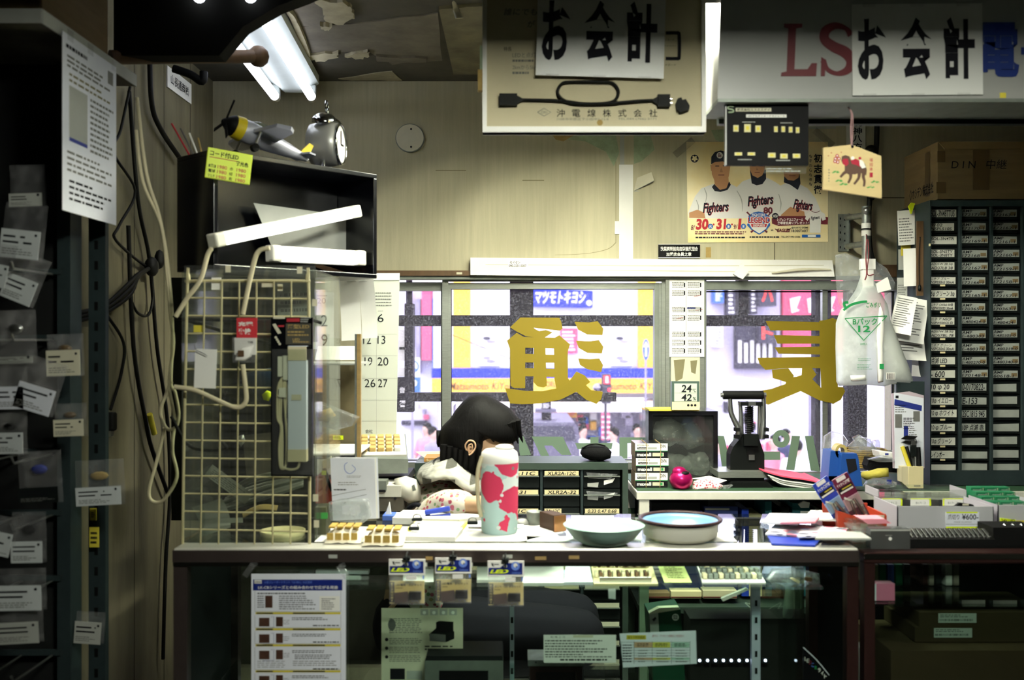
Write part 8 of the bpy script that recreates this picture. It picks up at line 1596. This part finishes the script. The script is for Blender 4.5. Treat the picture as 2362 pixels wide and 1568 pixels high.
for (x, y, x1, y1, lb) in ((690, 1320, 720, 1330, 'left dark metal bar over the flyer on glass shelf'), (728, 1316, 850, 1324, 'bright metal bar near the left LED kit on glass shelf')):
    m = MB(); m.px(2.4); m.slab(x, y, x1, y1, -.02, 0, 'steel' if x > 700 else 'drawer_dark'); m.slab(x+10, y1, x1-20, y1+16, -.03, -.01, 'paper_grey' if x > 700 else 'drawer_dark'); one(m, 'metal_bar', lb, 'metal bar')
m = MB(); m.px(2.28); m.prism([(1403, 1358), (1420, 1358), (1420, 1382), (1404, 1380)], -.002, .0, 'bag_milky'); one(m, 'tape_piece', 'crumpled tape end hanging from glass shelf under component tray', 'tape')
m = MB(); m.px(2.3); m.prism([(1664, 1380), (1722, 1356), (1728, 1360), (1668, 1387)], -.01, .0, 'edge_white'); one(m, 'white_stick', 'white plastic strip slanting under the glass shelf', 'strip')
m = MB(); m.px(2.30); m.prism([(1530, 1346), (1548, 1342), (1556, 1356), (1540, 1362)], .0, .001, 'bag_thin'); m.prism([(1700, 1346), (1722, 1344), (1722, 1356), (1702, 1358)], .0, .001, 'bag_thin'); one(m, 'clear_tape', 'clear tapes stuck on the glass shelf edge', 'tape')
# black and green carton inside
t = thing('toner_box', P(1536, 1565, 2.5), 'dark green carton with white circle mark inside the showcase', 'box')
m = MB(); m.px(2.5); m.prism([(1498, 1416), (1570, 1405), (1580, 1568), (1506, 1568)], -.1, 0, 'box_green'); m.prism([(1498, 1416), (1518, 1413), (1522, 1500), (1502, 1500)], 0, .001, 'paper_grey'); m.disc(1558, 1423, 8, 'paper', .001); m.text('調光', 1553, 1418, 1563, 1423, 'ink', .0015, .03); m.text('対応', 1553, 1423, 1563, 1428, 'ink', .0015, .03); m.poly([(1504, 1428), (1511, 1422), (1514, 1426), (1508, 1433)], 'ink', .0015); m.build('carton', t)
m = MB(); m.px(2.5); m.prism([(1497, 1414), (1520, 1402), (1566, 1400), (1568, 1406), (1500, 1417)], -.02, .0, 'paper_old'); m.build('flap', t)
for i in range(9):
    x = 1614+i*18.2+(6 if i > 6 else 0); m = MB(); m.ball(P(x, 1523, 2.45), .0035, mat('led_dot', '#dfe6ff', emit=5), None, 10)
    m.box(P(x, 1523, 2.455), (.016, .004, .012), 'case_dark'); one(m, 'led_light', 'lit white LED dot in the dotted row low in the showcase', 'led', 'LED dots in the showcase')
m = MB(); m.px(2.42); m.slab(1600, 1440, 1850, 1595, -.14, -.05, mat('grey_carton', '#1c1d1a', .8, var=.3)); one(m, 'grey_carton', 'dim grey carton behind the dotted LED row', 'box')
m = MB(); m.px(2.62); m.tube([(1660, 1440, 0), (1730, 1410, .02), (1720, 1390, 0), (1780, 1420, .02), (1770, 1436, 0), (1710, 1436, .02), (1760, 1450, 0)], 1.2, 'paper_grey', 6, 6); one(m, 'loose_wires', 'tangle of pale wires behind slotted post in the showcase', 'wires')
m = MB(); m.px(2.262); m.prism([(1852, 1492), (1880, 1520), (1912, 1556), (1912, 1720), (1852, 1720)], .0, .002, 'black_gloss'); m.ribbon([(1852, 1492), (1882, 1520), (1912, 1556)], [1.6, 1.6], 'paper_blue', .0025, 3)
for c, x, y, mm in (('L', 1855, 1514, 'paper_grey'), ('E', 1860, 1518, 'paper_grey'), ('D', 1865, 1522, 'sign_red'), ('こ', 1871, 1528, 'thin_blue'), ('れ', 1878, 1534, 'ink_green'), ('ラ', 1886, 1540, 'white'), ('イ', 1893, 1547, 'white'), ('ト', 1900, 1554, 'white')): m.text(c, x, y, x+6, y+9, mm, .0025, .02)
one(m, 'black_poster', 'black slanted sign with white and coloured letters at showcase corner', 'sign')
m = MB(); m.px(2.5); m.tube([(1826, 1309, 0), (1812, 1410, .02), (1818, 1440, .0)], [8, 12, 3], 'paper_grey', 8, 4); one(m, 'hanging_cloth', 'pale cloth corner hanging inside the showcase right side', 'cloth')
# notebooks and folders on the desk shelf, seen through the glass and under the desk edge
for i, (x0, x1, y0, c, lb) in enumerate(((1486, 1545, 1368, 'cardboard', 'closed notebook left on desk shelf behind showcase'), (1548, 1618, 1364, 'cream', 'cream notebook beside it on desk shelf behind showcase'), (1622, 1700, 1362, 'beige', 'wide beige carton on the desk shelf behind showcase'))):
    m = MB(); m.px(3.25); m.slab(x0, y0, x1, 1380, -.15, 0, c); m.slab(x0, 1376, x1, 1378, 0, .001, 'sign_red'); one(m, 'notebook', lb, 'notebook', 'notebooks on the desk shelf')
z_ = .64+.0
mat('folder_blue', '#1a2a5e', .5); mat('folder_teal', '#0f4a50', .5)
for i, (x0, x1, y0, c, nm, lb) in enumerate(((1494, 1620, 1178, 'folder_blue', 'parts_box', 'left dark blue box under the white desk edge'), (1625, 1702, 1168, 'folder_blue', 'parts_box', 'right dark blue box under the white desk edge'), (1711, 1727, 1174, 'stapler_blue', 'file', 'bright blue file with white letters under the desk'), (1728, 1758, 1188, 'cream', 'parts_box', 'cream carton right of the bright blue file'), (1765, 1780, 1156, 'folder_teal', 'file', 'dark teal file standing under desk, left one'), (1802, 1820, 1170, 'drawer_dark', 'file', 'dark grey file standing under the desk'), (1828, 1868, 1160, 'folder_teal', 'file', 'teal bag-like file under the desk, right one'), (1880, 1886, 1176, 'folder_teal', 'file', 'narrow teal book under desk near the tweezer packs'), (1888, 1896, 1176, 'paper_grey', 'file', 'narrow white book under desk near the tweezer packs'), (1906, 1912, 1176, 'ink_red', 'file', 'narrow red book under desk near the tweezer packs'))):
    m = MB(); m.px(3.3); m.slab(x0, y0, x1, 1375, -.15, 0, c)
    if lb.startswith('bright'): m.text('サ', x0+4, 1192, x1-4, 1202, 'white', .0006, .03); m.text('ト', x0+4, 1204, x1-4, 1214, 'white', .0006, .03)
    if i < 2: m.slab(x0+2, y0+4, x1-20, y0+8, 0, .003, 'paper_grey'); m.slab(x0+10, y0-18, x1-4, y0, -.12, -.01, 'case_dark')
    if 'bag-like' in lb: m.slab(1846, 1178, 1866, 1200, 0, .002, 'paper_grey'); m.prism([(1840, 1162), (1852, 1155), (1866, 1158), (1864, 1170), (1846, 1170)], 0, .01, 'paper')
    one(m, nm, lb, 'box' if nm == 'parts_box' else 'file', 'files and boxes under the desk')
# ---- right show case contents
for i, (x0, x1, c, lb) in enumerate(((2000, 2026, 'olive_box', 'olive book at left end of right showcase'), (2030, 2044, 'box_green', 'dark green book second in the right showcase'), (2048, 2062, 'folder_blue', 'navy book third in the right showcase'), (2066, 2082, 'box_green', 'tall green book fourth in right showcase'), (2086, 2100, 'drawer_dark', 'dark book fifth in the right showcase'), (2130, 2140, 'brown_frame', 'brown book right of the gap in right showcase'), (2144, 2154, 'ceiling_under', 'grey book right of the brown one in right showcase'), (2158, 2172, 'drawer_dark', 'black book near the pale one in right showcase'), (2182, 2196, 'paper_grey', 'pale tilted book in the right showcase'), (2200, 2212, 'ceiling_under', 'last grey book on the right showcase shelf'))):
    m = MB(); m.px(2.45); m.slab(x0, 1302, x1, 1350, -.14, 0, c); m.v = m.v; one(m, 'book', lb, 'book', 'books in the right showcase')
m = MB(); m.px(2.31); m.slab(1999, 1346, 2064, 1385, -.03, 0, mat('pink_box', '#c8708c', .4)); m.rect(2011, 1346, 2021, 1385, 'paper_blue', .0006); one(m, 'pink_box', 'pink box with pale stripe at left in the right showcase', 'box')
for i, (y0, y1, x0, lb) in enumerate(((1412, 1446, 2120, 'upper flat carton with barcode label in right showcase'), (1446, 1480, 2110, 'lower flat carton with barcode label in right showcase'))):
    m = MB(); m.px(2.42); m.slab(x0, y0, 2420, y1, -.2, 0, mat('carton_dark', '#3a2e1e', .8, var=.15)); lx = 2164-i*10; m.rect(lx, y0+2, lx+88, y0+24, 'paper_grey', .0006); m.lines(lx+4, y0+4, lx+70, y0+12, 2, 'ink', .001, .4, .3, 8)
    for k in range(26): m.rect(lx+3+k*3, y0+15, lx+3+k*3+random.choice((1, 1.8)), y0+20, 'ink', .001)
    one(m, 'flat_carton', lb, 'box', 'flat cartons in the right showcase')
m = MB(); m.px(2.36); m.slab(2055, 1500, 2420, 1750, -.26, 0, 'carton_dark'); m.slab(2000, 1510, 2018, 1750, -.1, 0, 'paper_grey'); one(m, 'large_carton', 'large brown carton at bottom of the right showcase', 'box')
bpy.data.scenes.remove(_ts)
